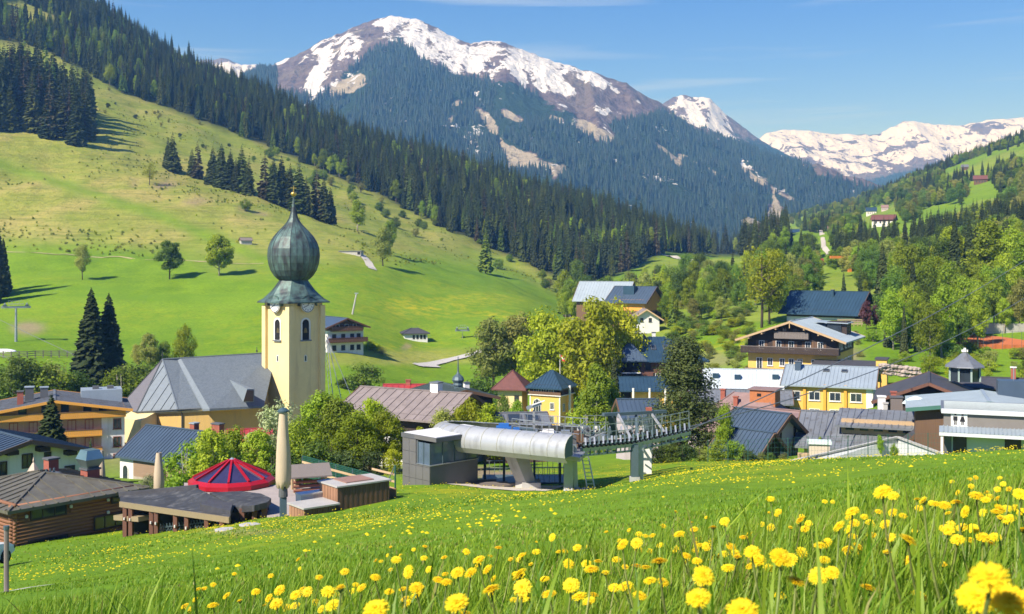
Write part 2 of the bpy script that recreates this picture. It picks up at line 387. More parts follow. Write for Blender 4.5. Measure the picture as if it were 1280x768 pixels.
# dry upper pasture above the mown meadow
dry_line = interp_poly(sx, [(-400, 305), (0, 312), (120, 318), (300, 338), (420, 340), (560, 330), (640, 345), (720, 385), (800, 300), (1000, 250), (1600, 200)])
dry = sstep(10, -22, sy - dry_line + nb * 36) * (YY > 300)
dry = dry * (0.72 + 0.6 * sstep(0.40, 0.58, fbm(XX * 0.008 + 3, YY * 0.006, 4, 31)))
strip = np.exp(-((sy - interp_poly(sx, [(-300, 150), (0, 205), (200, 270), (330, 325)])) / 9) ** 2) * (sx < 360)
dry = np.clip(dry * (1 - 0.85 * strip), 0, 1) * (YY > 300)
dry = np.where((sx > 800) & (YY > 280), 0.35 * sstep(0.45, 0.6, fbm(XX * 0.01, YY * 0.01, 4, 8)), dry)
dry = np.maximum(dry, 0.6 * sstep(4, 0, np.abs(sy - 447 + (sx - 500) * 0.02) - 7) * (sx > 410) * (sx < 640) * (YY > 200) * (YY < 300))
flower = np.zeros_like(YY)
for cx, cy, rx, ry, a in ((520, 385, 70, 14, .8), (590, 375, 60, 10, .7), (620, 395, 40, 9, .7), (505, 436, 60, 6, .6), (870, 583, 120, 5, 1), (240, 655, 190, 10, 1), (330, 655, 170, 26, .55), (560, 612, 60, 10, .6),
                          (800, 592, 170, 9, .6), (450, 320, 40, 10, .3), (930, 428, 60, 14, .8)):
    flower = np.maximum(flower, a * np.exp(-((sx - cx) / rx) ** 2 - ((sy - cy) / ry) ** 2) * (YY > 18))
flower = np.maximum(flower, 0.20 * sstep(200, 300, YY) * (YY < 420) * sstep(0.5, 0.62, fbm(XX * 0.02, YY * 0.02, 3, 77)))
dirt = np.zeros_like(YY)
for cx, cy, rx, ry, a in ((205, 232, 16, 4, .9), (245, 252, 18, 4, .7), (300, 262, 20, 3, .5), (325, 268, 18, 3, .6), (160, 232, 14, 3, .5), (508, 434, 7, 3, 1), (630, 596, 44, 9, 1), (600, 590, 24, 8, .9), (1050, 445, 30, 16, .9), (35, 410, 24, 9, .8), (890, 450, 40, 12, .5),
                          (300, 665, 50, 4, .35), (215, 560, 260, 40, .5), (420, 575, 120, 24, .6)):
    dirt = np.maximum(dirt, a * np.clip(1.7 * np.exp(-((sx - cx) / rx) ** 2 - ((sy - cy) / ry) ** 2) - 0.35 + nb * 0.6, 0, 1))
dirt = dirt * (YY > 30)
# forest floor under the ridge wood
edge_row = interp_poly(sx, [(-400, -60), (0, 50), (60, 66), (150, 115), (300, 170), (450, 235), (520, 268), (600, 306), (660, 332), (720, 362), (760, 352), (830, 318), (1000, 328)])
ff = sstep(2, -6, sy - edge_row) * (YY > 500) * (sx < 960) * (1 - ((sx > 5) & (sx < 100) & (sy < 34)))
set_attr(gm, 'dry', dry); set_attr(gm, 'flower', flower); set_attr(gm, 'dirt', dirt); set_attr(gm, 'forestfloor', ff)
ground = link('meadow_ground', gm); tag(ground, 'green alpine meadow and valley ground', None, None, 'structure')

# ------------------------------------------------------------------ mountains
def mountain(name, label, sil, d_foot, d_ridge, foot_row, nu, nv, relief, masks, seed, p=1.15, u0=None, u1=None):
    sil = np.array(sil, float)
    pxs = np.linspace(u0 if u0 is not None else sil[0, 0], u1 if u1 is not None else sil[-1, 0], nu)
    top = np.interp(pxs, sil[:, 0], sil[:, 1])
    top = top + (fbm(pxs * 0.03, pxs * 0 + seed, 5, seed) - 0.5) * 7 + (fbm(pxs * 0.15, pxs * 0 + seed, 4, seed) - 0.5) * 3
    s = np.concatenate([np.linspace(0, 1, nv), 1 + np.linspace(0.06, 0.9, 14)])
    S, PX = np.meshgrid(s, pxs, indexing='ij'); TOP = np.broadcast_to(top, S.shape)
    D = d_foot + (d_ridge - d_foot) * S
    zr = (HZ - TOP) / F * d_ridge; zf = (HZ - foot_row) / F * d_foot
    X = (PX - 640) / F * d_ridge * (0.72 + 0.28 * np.minimum(S, 1.2))
    prof = np.where(S <= 1, S ** p, 1 - 0.75 * (S - 1))
    Z = zf + (zr - zf) * prof
    k = 1.0 / relief[0]
    rn = fbm(X * k, D * k * 0.55, 6, seed, ridged=True) - 0.55
    env = np.clip(4 * np.clip(S, 0, 1) * (1 - np.clip(S, 0, 1)), 0, 1) ** 0.7 + 0.16 * (S > 0.6) * np.clip(1.6 - S, 0, 1)
    Z = Z + rn * relief[1] * env
    v = np.stack([X, D, Z], -1).reshape(-1, 3)
    n0, n1 = S.shape
    i = np.arange(n0 - 1)[:, None] * n1 + np.arange(n1 - 1)[None]
    f = np.stack([i, i + 1, i + n1 + 1, i + n1], -1).reshape(-1, 4)
    m = np_mesh(name, v, f, [M_MOUNT], smooth=True)
    PXs = X / D * F + 640; PYs = HZ - Z / D * F
    out = masks(PXs, PYs, X, D, Z, S)
    for a in ('snow', 'forest', 'scree'): set_attr(m, a, np.clip(out.get(a, np.zeros_like(S)), 0, 1))
    o = link(name, m); tag(o, label, None, None, 'structure')
    return o, X, D, Z, PXs, PYs, out, S
def seg_d(px, py, pts):
    """distance in photograph pixels from a poly-line"""
    best = np.full(px.shape, 1e9)
    for (ax, ay), (bx, by) in zip(pts[:-1], pts[1:]):
        t = np.clip(((px - ax) * (bx - ax) + (py - ay) * (by - ay)) / ((bx - ax) ** 2 + (by - ay) ** 2), 0, 1)
        best = np.minimum(best, np.hypot(px - ax - t * (bx - ax), py - ay - t * (by - ay)))
    return best
def m1(px, py, X, D, Z, S):
    n = fbm(X / 420, D / 420, 5, 5) - 0.5; n2 = fbm(X / 130, D / 130, 4, 9) - 0.5; n3 = fbm(X / 45, D / 90, 4, 19) - 0.5; n4 = fbm(X / 60 + Z / 300, Z / 260, 4, 51) - 0.5
    line = interp_poly(px, [(200, 90), (320, 112), (400, 112), (430, 84), (470, 62), (500, 48), (520, 56), (545, 76), (600, 100), (640, 108), (680, 126), (720, 144), (760, 158), (800, 156), (830, 142), (860, 158), (900, 172), (960, 188), (1040, 222), (1200, 262)])
    forest = sstep(-16, 16, py - line + n * 26 + n2 * 20)
    forest = np.where((px > 300) & (px < 345) & (py > 88) & (py < 112), 0.9, forest)
    forest = np.where((px > 345) & (px < 405) & (py < 120), forest * 0.15, forest)
    scree = np.zeros_like(S)
    for pts, w in (([(598, 138), (610, 150), (622, 172), (640, 192), (690, 212)], 9), ([(566, 132), (574, 128)], 4), ([(560, 155), (566, 148)], 4), ([(632, 142), (646, 150)], 5), ([(725, 155), (760, 172)], 8), ([(850, 195), (905, 222)], 6),
                   ([(930, 212), (966, 238), (970, 262), (960, 285)], 8), ([(945, 225), (990, 250)], 6), ([(640, 205), (700, 212)], 7), ([(690, 148), (700, 150)], 4), ([(450, 100), (420, 116)], 8), ([(820, 180), (850, 205)], 5), ([(935, 280), (960, 290)], 6)):
        scree = np.maximum(scree, .95 * sstep(w * 1.65, 0, seg_d(px, py, pts) + n2 * w * 1.8 + n3 * w * 1.5))
    forest = forest * (1 - 0.95 * scree)
    snow = np.zeros_like(S)
    for pts, w in (([(440, 48), (420, 62), (405, 88), (388, 108)], 10), ([(395, 62), (430, 52)], 4), ([(490, 27), (520, 34), (540, 46)], 13), ([(505, 40), (560, 62)], 11), ([(540, 46), (600, 84)], 7), ([(600, 68), (640, 74), (690, 96)], 14), ([(625, 60), (700, 84), (760, 104)], 9),
                   ([(690, 100), (720, 118)], 6), ([(730, 133), (760, 138)], 5), ([(640, 90), (680, 112)], 4), ([(380, 60), (350, 76)], 3), ([(740, 100), (800, 128)], 4), ([(560, 70), (572, 84)], 6), ([(470, 30), (488, 24)], 3)):
        snow = np.maximum(snow, sstep(w * 2.1, 0, seg_d(px, py, pts) + n2 * w * 1.6 + n * w + n4 * w * 4.0 + n3 * w * 1.2))
    scree = np.maximum(scree, 0.25 * sstep(130, 60, py))
    return dict(snow=snow * .84, forest=forest * (1 - snow), scree=scree)
MT1 = mountain('mountain_main', 'broad mountain with snow patches and dark forested flank', [(120, 190), (230, 140), (300, 101), (340, 84), (400, 57), (440, 38), (465, 26), (490, 20), (520, 26), (550, 39), (588, 58), (604, 55), (625, 53), (650, 63), (700, 79), (740, 90), (780, 108), (820, 131), (860, 160), (920, 180), (960, 195), (1000, 211), (1050, 235), (1120, 268), (1240, 320)],
      1900, 3900, 345, 640, 300, (520, 230), m1, 3)
def m2(px, py, X, D, Z, S):
    n = fbm(X / 300, D / 300, 5, 15) - 0.5
    return dict(snow=.85 * sstep(-0.14, 0.04, n + 0.03 * (1 - (py - 118) / 60)), forest=sstep(150, 190, py + n * 40))
MT2 = mountain('mountain_second', 'pointed snowy summit behind the main mountain', [(740, 200), (800, 150), (825, 133), (842, 123), (858, 119), (872, 122), (888, 124), (905, 140), (930, 161), (960, 181), (1020, 215), (1100, 260)],
      4300, 5600, 260, 160, 90, (380, 160), m2, 8)
def m3(px, py, X, D, Z, S):
    n = fbm(X / 520, D / 520, 5, 25) - 0.5; n2 = fbm(X / 240, D / 120, 4, 29) - 0.5
    low = interp_poly(px, [(900, 188), (960, 194), (1040, 206), (1080, 214), (1130, 206), (1200, 198), (1300, 192), (1500, 190)])
    snow = .86 * sstep(10, -8, py - low + n * 22) * np.where(n2 > 0.08, 0.3, 1.0)
    return dict(snow=snow, forest=sstep(-4, 8, py - low - 5 + n * 18))
MT3 = mountain('mountain_range_far', 'long snow covered ridge closing the valley', [(860, 215), (930, 187), (958, 168), (985, 162), (1010, 165), (1030, 170), (1065, 172), (1100, 166), (1130, 153), (1165, 155), (1200, 158), (1240, 151), (1280, 149), (1330, 145), (1420, 150), (1560, 140)],
      5200, 8200, 300, 260, 120, (700, 330), m3, 13, p=1.3)
def m4(px, py, X, D, Z, S):
    n = fbm(X / 400, D / 400, 5, 45) - 0.5
    return dict(snow=0.93 - 0.8 * sstep(0.14, 0.2, n))
MT4 = mountain('mountain_white_summit', 'small white snow summit between forest and main mountain', [(180, 130), (230, 88), (250, 76), (275, 72), (286, 73), (300, 79), (325, 81), (345, 92), (420, 140)],
      5600, 7000, 200, 110, 60, (500, 60), m4, 19)
# ------------------------------------------------------------------ tree prototypes (meshes; every tree in view is its own object)
def spruce_mesh(name, h, r, seed, levels, nb, needle, narrow=1.0, open_=0.0, clear=0.04):
    g = np.random.default_rng(seed); V = []; Fc = []
    zs = np.linspace(clear, 0.985, levels)
    for li, t in enumerate(zs):
        n = max(4, int(nb * (1 - 0.45 * t))); off = g.random() * 6.28
        for k in range(n):
            if g.random() < open_: continue
            a = off + 6.283 * k / n + g.normal(0, 0.2); L = r * (1 - t) ** (0.85 * narrow) * g.uniform(0.72, 1.15) + 0.012 * h * (1 - t)
            L *= min(1.0, 0.62 + t * 3.2)
            z0 = (t + g.normal(0, 0.006)) * h; dr = L * g.uniform(0.25, 0.55); ca, sa = math.cos(a), math.sin(a); w = L * g.uniform(0.24, 0.36) + 0.03
            up = g.uniform(0.0, 0.12) * L
            pts = [(0.10 * L, z0, 0.5 * w), (0.55 * L, z0 + up - dr * 0.45, w), (L, z0 - dr, 0.12 * w)]
            b = len(V)
            for q, (rr, zz, ww) in enumerate(pts):
                jz = g.normal(0, 0.03) * L
                V += [(ca * rr - sa * ww, sa * rr + ca * ww, zz - 0.3 * ww + jz), (ca * rr, sa * rr, zz + 0.12 * ww), (ca * rr + sa * ww, sa * rr - ca * ww, zz - 0.3 * ww - jz)]
            for q in range(2):
                Fc += [(b + 3*q, b + 3*q + 1, b + 3*q + 4, b + 3*q + 3), (b + 3*q + 1, b + 3*q + 2, b + 3*q + 5, b + 3*q + 4)]
            # hanging curtain of needles below the branch
            b = len(V); dp = L * g.uniform(0.22, 0.42) + 0.02 * h * (1 - t)
            V += [(ca*0.15*L, sa*0.15*L, z0), (ca*0.95*L, sa*0.95*L, z0 - dr * 0.9), (ca*0.80*L + sa*w*0.4, sa*0.80*L - ca*w*0.4, z0 - dr - dp * 0.75), (ca*0.25*L - sa*w*0.4, sa*0.25*L + ca*w*0.4, z0 - dp)]
            Fc.append((b, b + 1, b + 2, b + 3))
    b = len(V); V += [(0.03*h*0.2, 0, 0.95*h), (-0.03*h*0.1, 0.03*h*0.17, 0.95*h), (-0.03*h*0.1, -0.03*h*0.17, 0.95*h), (0, 0, h)]
    Fc += [(b, b + 1, b + 3, b + 3), (b + 1, b + 2, b + 3, b + 3), (b + 2, b, b + 3, b + 3)]
    m = bpy.data.meshes.new(name); m.from_pydata(V, [], [tuple(dict.fromkeys(f)) for f in Fc]); m.materials.append(needle); m.update(); return m
def trunk_mesh(name, h, r, bark, top=0.9):
    mb = MB(); mb.tube([(0, 0, -1.0), (0.01*h, 0, h*0.3), (0, 0.005*h, h*top)], [r, r * 0.75, r * 0.12], 7); return mb.mesh(name, bark, smooth=True)
def broadleaf_meshes(name, h, crown_lo, rx, seed, clumps, leaves, leaf, bark, lmat, top_w=0.5, ragged=0.35, trunk_r=None, multi=1):
    """trunk with limbs reaching the leaf clumps, and a crown of single leaf-sized faces gathered in clumps"""
    g = np.random.default_rng(seed); c0 = crown_lo * h; cz = (h + c0) / 2; rz = (h - c0) / 2
    C = []
    while len(C) < clumps:
        p = g.uniform(-1, 1, 3)
        q = np.linalg.norm(p)
        if top_w <= .2:
            if math.hypot(p[0], p[1]) > 1: continue
        elif q > 1 or (q < 0.35 and g.random() < 0.7): continue
        taper = 1 - (1 - top_w) * max(0, p[2]) ** 1.3 if top_w > .2 else max(.05, .5 - .5 * p[2]) * .95 * min(1, 2.2 * (p[2] + 1) + .45)
        C.append((p[0] * rx * taper * g.uniform(1 - ragged, 1.08), p[1] * rx * taper * g.uniform(1 - ragged, 1.08), cz + p[2] * rz * 0.92))
    C = np.array(C)
    mb = MB(); tr = trunk_r or h * 0.016
    for s_ in range(multi):
        ox, oy = (0, 0) if multi == 1 else (g.normal(0, rx * 0.25), g.normal(0, rx * 0.25))
        mb.tube([(ox*0.3, oy*0.3, -0.8), (ox*0.6 + g.normal(0, tr), oy*0.6, c0 * 0.8 + 0.1*h), (ox + g.normal(0, tr*2), oy + g.normal(0, tr*2), cz), (ox, oy, h * 0.93)], [tr * 1.25, tr, tr * 0.6, tr * 0.1], 7)
    for c in C[::2]:
        zb = max(c0 * 0.8, c[2] - np.hypot(c[0], c[1]) * g.uniform(0.6, 1.1)); q = np.array([0, 0, zb])
        mid = (q + c) / 2 + np.array([0, 0, -0.04 * h])
        mb.tube([q, mid, c], [tr * 0.38, tr * 0.25, tr * 0.08], 4, cap=False)
    tm = mb.mesh(name + '_trunk', bark, smooth=True)
    rc = 1.25 * (rx * rx * rz / clumps) ** (1 / 3) * 1.05
    n = clumps * leaves
    ci = np.repeat(np.arange(clumps), leaves)
    d = g.normal(0, 1, (n, 3)); d /= np.linalg.norm(d, axis=1)[:, None]
    rad = rc * (g.random(n) ** 0.45) * g.uniform(0.7, 1.25, clumps)[ci]
    pos = C[ci] + d * rad[:, None] * np.array([1, 1, 0.8])
    nrm = d * 1.4 + g.normal(0, 0.5, (n, 3)) + np.array([0, 0, 0.45]); nrm /= np.linalg.norm(nrm, axis=1)[:, None]
    t = np.cross(nrm, g.normal(0, 1, (n, 3))); t /= np.linalg.norm(t, axis=1)[:, None]; bt = np.cross(nrm, t)
    sz = leaf * g.uniform(0.6, 1.3, n)[:, None]
    v = np.stack([pos - t * sz, pos - bt * sz * 0.55, pos + t * sz, pos + bt * sz * 0.55], 1).reshape(-1, 3)
    v[:, 2] = np.maximum(v[:, 2], 0.1)
    f = np.arange(n * 4).reshape(-1, 4)
    cm = np_mesh(name + '_crown', v, f, [lmat]); return tm, cm

SPR = [(trunk_mesh('spruce_trunk', 22, 0.28, M_BARK), spruce_mesh('spruce_crown', 22, r, s, lv, nb, M_NEEDLE, nr), 22.0) for r, s, lv, nb, nr in ((3.3, 1, 34, 10, 0.95), (2.9, 2, 36, 10, 0.8), (3.7, 3, 32, 11, 1.05), (2.5, 4, 36, 9, 0.85))]
SPR += [(SPR[0][0], spruce_mesh('spruce_crown', 22, 3.2, 5, 30, 9, M_NEEDLE_LT, 0.9, 0.12), 22.0), (SPR[0][0], spruce_mesh('spruce_crown', 22, 2.7, 6, 30, 9, M_NEEDLE_LT, 0.75, 0.1), 22.0), (SPR[0][0], spruce_mesh('spruce_crown', 22, 2.6, 7, 28, 8, M_NEEDLE_BR, 0.8, 0.3), 22.0)]
LARCH = (trunk_mesh('larch_trunk', 20, 0.25, M_BARK), spruce_mesh('larch_crown', 20, 3.2, 8, 26, 8, M_LARCH, 0.8, 0.15, 0.12), 20.0)
SPR_NEAR = [(trunk_mesh('spruce_trunk', 24, 0.33, M_BARK), spruce_mesh('spruce_crown', 24, 3.9, 21 + i, 62, 15, M_NEEDLE, 0.82), 24.0) for i in range(2)]
PINE = broadleaf_meshes('pine', 18, 0.04, 6.6, 31, 110, 230, 0.17, M_BARK, leafmat('pine_needles', (0.095, 0.150, 0.036), (0.205, 0.260, 0.060), 0.3), 0.10, 0.35) + (18.0,)
def BL(key, n, **k):
    out = []
    for i in range(n):
        kk = dict(h=14, crown_lo=0.16, rx=4.6, clumps=46, leaves=150, leaf=0.26, top_w=0.55, ragged=0.35); kk.update(k)
        out.append(broadleaf_meshes(key + '_tree', kk['h'], kk['crown_lo'], kk['rx'] * (1 + 0.12 * (i % 3 - 1)), 100 + i * 7 + len(key) * 13, kk['clumps'], kk['leaves'], kk['leaf'], M_BIRCH if key == 'fresh' else M_BARK, M_LEAF[key], kk['top_w'], kk['ragged'], multi=kk.get('multi', 1)) + (kk['h'],))
    return out
TREES = {'fresh': BL('fresh', 3, rx=4.2), 'yellow': BL('yellow', 3, rx=5.0, clumps=60), 'mid': BL('mid', 3), 'olive': BL('olive', 2, leaves=150, ragged=0.4),
         'purple': BL('purple', 1, h=9, rx=3.2, clumps=30), 'dark': BL('dark', 2)}
TREES['round'] = BL('mid', 1, h=12, crown_lo=0.2, rx=4.1, clumps=60, leaves=170, top_w=0.75, ragged=0.15)
TREES['roundfresh'] = BL('fresh', 1, h=12, crown_lo=0.16, rx=4.0, clumps=64, leaves=200, top_w=0.6, ragged=0.12)
TREES['slim'] = BL('fresh', 2, h=17, crown_lo=0.10, rx=3.3, clumps=50, top_w=0.35)
TREES['airy'] = BL('yellow', 1, h=11, crown_lo=0.25, rx=4.4, clumps=26, leaves=60, leaf=0.2, ragged=0.5)
TREES['shrub'] = BL('mid', 2, h=5, crown_lo=0.02, rx=2.9, clumps=34, leaves=110, leaf=0.17, top_w=0.8, multi=4)
TREES['shrubfresh'] = BL('fresh', 2, h=5, crown_lo=0.02, rx=2.9, clumps=34, leaves=110, leaf=0.17, top_w=0.8, multi=4)
TREES['shrubyellow'] = BL('yellow', 2, h=6, crown_lo=0.05, rx=3.2, clumps=30, leaves=90, leaf=0.17, top_w=0.8, ragged=0.5, multi=4)
TREES['shrubdark'] = BL('dark', 1, h=5, crown_lo=0.02, rx=2.9, clumps=34, leaves=110, leaf=0.17, top_w=0.8, multi=4)
TREES['shrubolive'] = BL('olive', 2, h=6, crown_lo=0.03, rx=3.2, clumps=34, leaves=80, leaf=0.16, top_w=0.8, ragged=0.5, multi=4)
TREES['blossom'] = BL('white', 1, h=8, crown_lo=0.15, rx=3.0, clumps=36, leaves=120, leaf=0.16, top_w=0.6)
TREES['spruce'] = SPR; TREES['nearspruce'] = SPR_NEAR; TREES['larch'] = [LARCH]; TREES['pine'] = [PINE]
N_TREE = [0]
def tree(kind, loc, h, label, name=None, wide=1.0, group=None, variant=None, cat='tree', lean=0.0):
    pr = TREES[kind]; N_TREE[0] += 1; i = N_TREE[0]
    tm, cm, h0 = pr[(variant if variant is not None else i) % len(pr)]
    s = h / h0; w = s * wide
    nm = name or ('spruce_tree' if 'spruce' in kind else 'larch_tree' if kind == 'larch' else 'pine_tree' if kind == 'pine' else 'shrub' if 'shrub' in kind else 'broadleaf_tree')
    o = empty(nm, loc, (i * 2.399) % 6.283, label, 'shrub' if 'shrub' in kind else cat, group); o.scale = (w, w, s)
    if lean: o.rotation_euler = (lean, 0, o.rotation_euler[2])
    link('trunk', tm, o); link('crown', cm, o); return o

# geometry-nodes scatter for woods too dense to count
def scatter(name, label, pts, scales, protos, kind='stuff', seed=0):
    m = bpy.data.meshes.new(name); m.vertices.add(len(pts)); m.vertices.foreach_set('co', np.asarray(pts, np.float32).ravel())
    set_attr(m, 'sc', scales); set_attr(m, 'rz', rng.uniform(0, 6.283, len(pts)))
    coll = bpy.data.collections.new(name + '_kinds')
    for j, ms in enumerate(protos):
        po = bpy.data.objects.new('%s_kind' % name, ms); coll.objects.link(po)
    o = link(name, m); tag(o, label, None, None, kind)
    ng = bpy.data.node_groups.new(name, 'GeometryNodeTree')
    ng.interface.new_socket('Geometry', in_out='INPUT', socket_type='NodeSocketGeometry'); ng.interface.new_socket('Geometry', in_out='OUTPUT', socket_type='NodeSocketGeometry')
    N = ng.nodes; L = ng.links
    gi = N.new('NodeGroupInput'); go = N.new('NodeGroupOutput'); ci = N.new('GeometryNodeCollectionInfo'); iop = N.new('GeometryNodeInstanceOnPoints'); mtp = N.new('GeometryNodeMeshToPoints')
    ci.inputs['Collection'].default_value = coll; ci.inputs['Separate Children'].default_value = True; ci.inputs['Reset Children'].default_value = True
    iop.inputs['Pick Instance'].default_value = True
    ri = N.new('FunctionNodeRandomValue'); ri.data_type = 'INT'; ri.inputs['Min'].default_value = 0 if 'Min' in ri.inputs else 0
    for s in ri.inputs:
        if s.type == 'INT' and s.name == 'Max': s.default_value = len(protos) - 1
        if s.name == 'Seed': s.default_value = seed
    a1 = N.new('GeometryNodeInputNamedAttribute'); a1.data_type = 'FLOAT'; a1.inputs['Name'].default_value = 'sc'
    a2 = N.new('GeometryNodeInputNamedAttribute'); a2.data_type = 'FLOAT'; a2.inputs['Name'].default_value = 'rz'
    cx = N.new('ShaderNodeCombineXYZ'); L.new(a2.outputs['Attribute'], cx.inputs['Z'])
    L.new(gi.outputs[0], mtp.inputs['Mesh']); L.new(mtp.outputs[0], iop.inputs['Points']); L.new(ci.outputs[0], iop.inputs['Instance'])
    L.new([s for s in ri.outputs if s.type == 'INT'][0], iop.inputs['Instance Index'])
    L.new(cx.outputs[0], iop.inputs['Rotation']); L.new(a1.outputs['Attribute'], iop.inputs['Scale']); L.new(iop.outputs[0], go.inputs[0])
    md = o.modifiers.new('scatter', 'NODES'); md.node_group = ng
    return o
# low spruce for the far flank
def far_spruce(seed):
    g = np.random.default_rng(seed); mb = MB()
    for i in range(4):
        z = 2 + i * 4.6; r = 3.6 - i * 0.75; n = 7
        ring = [(r * g.uniform(0.75, 1.2) * math.cos(6.283*k/n), r * g.uniform(0.75, 1.2) * math.sin(6.283*k/n), z + g.uniform(-0.8, 0.5)) for k in range(n)]
        mb.add(ring + [(0, 0, z + 8.0 - i * 0.3)], [(k, (k + 1) % n, n) for k in range(n)])
    return mb.mesh('far_spruce', M_NEEDLE_FAR)
FAR_SPR = [far_spruce(i) for i in range(4)]
# --- wood on the flank of the main mountain
o1, X1, D1, Z1, PX1, PY1, OUT1, S1 = MT1
w_ = (OUT1['forest'] > 0.55) & (S1 < 0.99) & (PX1 > 200) & (PX1 < 1130)
ij = np.argwhere(w_); pick = ij[rng.integers(0, len(ij), 30000)]
pick = pick[(pick[:, 0] < X1.shape[0] - 1) & (pick[:, 1] < X1.shape[1] - 1)]
fa = rng.random(len(pick)); fb = rng.random(len(pick)); i0, j0 = pick[:, 0], pick[:, 1]
def bil(A): return A[i0, j0]*(1-fa)*(1-fb) + A[i0+1, j0]*fa*(1-fb) + A[i0, j0+1]*(1-fa)*fb + A[i0+1, j0+1]*fa*fb
keep = fbm(bil(X1) / 140, bil(D1) / 140, 4, 91) > 0.36
scatter('flank_forest', 'distant spruce forest covering the mountain flank', np.stack([bil(X1), bil(D1), bil(Z1) - 1.5], 1)[keep], rng.uniform(0.75, 1.35, len(pick))[keep], FAR_SPR)
o3, X1, D1, Z1, PX1, PY1, OUT1, S1 = MT3
ij = np.argwhere((OUT1['forest'] > 0.6) & (PX1 > 900) & (PX1 < 1330) & (S1 < 0.99)); pick = ij[rng.integers(0, len(ij), 5000)]
pick = pick[(pick[:, 0] < X1.shape[0] - 1) & (pick[:, 1] < X1.shape[1] - 1)]
fa = rng.random(len(pick)); fb = rng.random(len(pick)); i0, j0 = pick[:, 0], pick[:, 1]
scatter('valley_head_forest', 'far blue spruce forest below the snow ridge', np.stack([bil(X1), bil(D1), bil(Z1) - 1.5], 1), rng.uniform(0.8, 1.5, len(pick)), FAR_SPR)

# --- ridge wood on the slope: the front rows are trees of their own, the mass behind is one wood
EDGE = [(-200, 0), (0, 50), (60, 66), (150, 115), (300, 170), (450, 235), (520, 268), (600, 306), (660, 332), (720, 362), (770, 345), (830, 316), (960, 322)]
def ground_rows(n, x0, x1, d0, d1):
    px = rng.uniform(x0, x1, n); d = np.exp(rng.uniform(np.log(d0), np.log(d1), n)); x = (px - 640) / F * d
    z = height(x, d); return px, HZ - z / d * F, x, d, z
px, py, x, d, z = ground_rows(26000, -180, 985, 480, 1500)
er = interp_poly(px, EDGE); inside = (py < er - 1 + (fbm(px * 0.05, py * 0 + 3, 3, 66) - 0.5) * 10) & (d > interp_poly(px, [(0, 700), (450, 640), (600, 560), (720, 480), (1000, 600)]))
clear_top = (px > 10) & (px < 95) & (py < 30) & (py > -60) & (fbm(x * 0.01, d * 0.01, 3, 4) > 0.30)
inside &= ~clear_top
px, py, x, d, z = [a[inside] for a in (px, py, x, d, z)]
order = np.argsort(er[inside] - py); 
# even spacing: drop trees closer than 4.5 m to one already kept
cell = {}; keepi = []
for k in order:
    c = (int(x[k] // 5), int(d[k] // 5))
    if any((c[0] + a, c[1] + b) in cell and (cell[(c[0]+a, c[1]+b)][0] - x[k]) ** 2 + (cell[(c[0]+a, c[1]+b)][1] - d[k]) ** 2 < 20 for a in (-1, 0, 1) for b in (-1, 0, 1)): continue
    cell[c] = (x[k], d[k]); keepi.append(k)
keepi = np.array(keepi)
front = [k for k in keepi if 0 < px[k] < 960][:230]; fs = set(front)
for k in front:
    r_ = random.random(); h = random.uniform(16, 28)
    if 380 < px[k] < 500 and r_ < 0.55 or r_ < 0.05:
        tree('fresh', (x[k], d[k], z[k]), h * 0.62, 'light green broadleaf tree in the front edge of the slope forest', group='light trees along the edge of the slope forest', wide=0.8)
    elif r_ < 0.12: tree('larch', (x[k], d[k], z[k]), h * 0.8, 'pale green larch in the front edge of the slope forest', group='larches along the edge of the slope forest')
    else: tree('spruce', (x[k], d[k], z[k]), h, 'tall dark spruce in the front edge of the slope forest', group='spruces along the edge of the slope forest')
rest = np.array([k for k in keepi if k not in fs])
lm = rng.random(len(rest)); isl = (lm < 0.08 + 0.42 * (fbm(x[rest] * 0.012, d[rest] * 0.012, 3, 55) > 0.58))
pr = rest[~isl]
scatter('slope_forest', 'dense dark spruce forest on the ridge slope', np.stack([x[pr], d[pr], z[pr] - 0.5], 1), np.clip(rng.normal(0.92, 0.22, len(pr)), .45, 1.5), [s[1] for s in SPR[:4]] * 2 + [s[1] for s in SPR])
pr = rest[isl]
scatter('slope_larches', 'pale green larches and birches mixed into the slope forest', np.stack([x[pr], d[pr], z[pr] - 0.5], 1), rng.uniform(0.7, 1.05, len(pr)), [LARCH[1], LARCH[1], TREES['slim'][0][1]])

# --- right hillside woods
px, py, x, d, z = ground_rows(30000, 955, 1420, 330, 2300)
nn = fbm(x * 0.006, d * 0.006, 4, 71); n2 = fbm(x * 0.02, d * 0.02, 3, 72)
clear = (((px - 1101) / 30) ** 2 + ((py - 285) / 27) ** 2 < 1) | (((px - 990) / 42) ** 2 + ((py - 304) / 17) ** 2 < 1) | (((px - 1226) / 20) ** 2 + ((py - 240) / 16) ** 2 < 1) | ((px > 1120) & (px < 1260) & (np.abs(py - (300 - (px - 1120) * 0.35)) < 14)) | ((px > 1180) & (np.abs(py - (222 - (px - 1180) * 0.30)) < 10)) | ((px > 1020) & (px < 1040) & (py > 290))
band = sstep(0.42, 0.58, nn + 0.10 * np.sin(py * 0.09))
ok = ~clear & (rng.random(len(px)) < np.clip(0.06 + 0.85 * band, 0, 1)) & (py < 345)
px, py, x, d, z, n2 = [a[ok] for a in (px, py, x, d, z, n2)]
cell = {}; kp = []
for k in range(len(px)):
    c = (int(x[k] // 6), int(d[k] // 6))
    if c in cell: continue
    cell[c] = 1; kp.append(k)
kp = np.array(kp); con = n2[kp] > 0.57 - 0.05 * (py[kp] < 240)
pr = kp[con]; scatter('hillside_spruces', 'spruce groves on the far right hillside', np.stack([x[pr], d[pr], z[pr] - 0.5], 1), rng.uniform(0.45, 0.85, len(pr)), [s[1] for s in SPR[:3]])
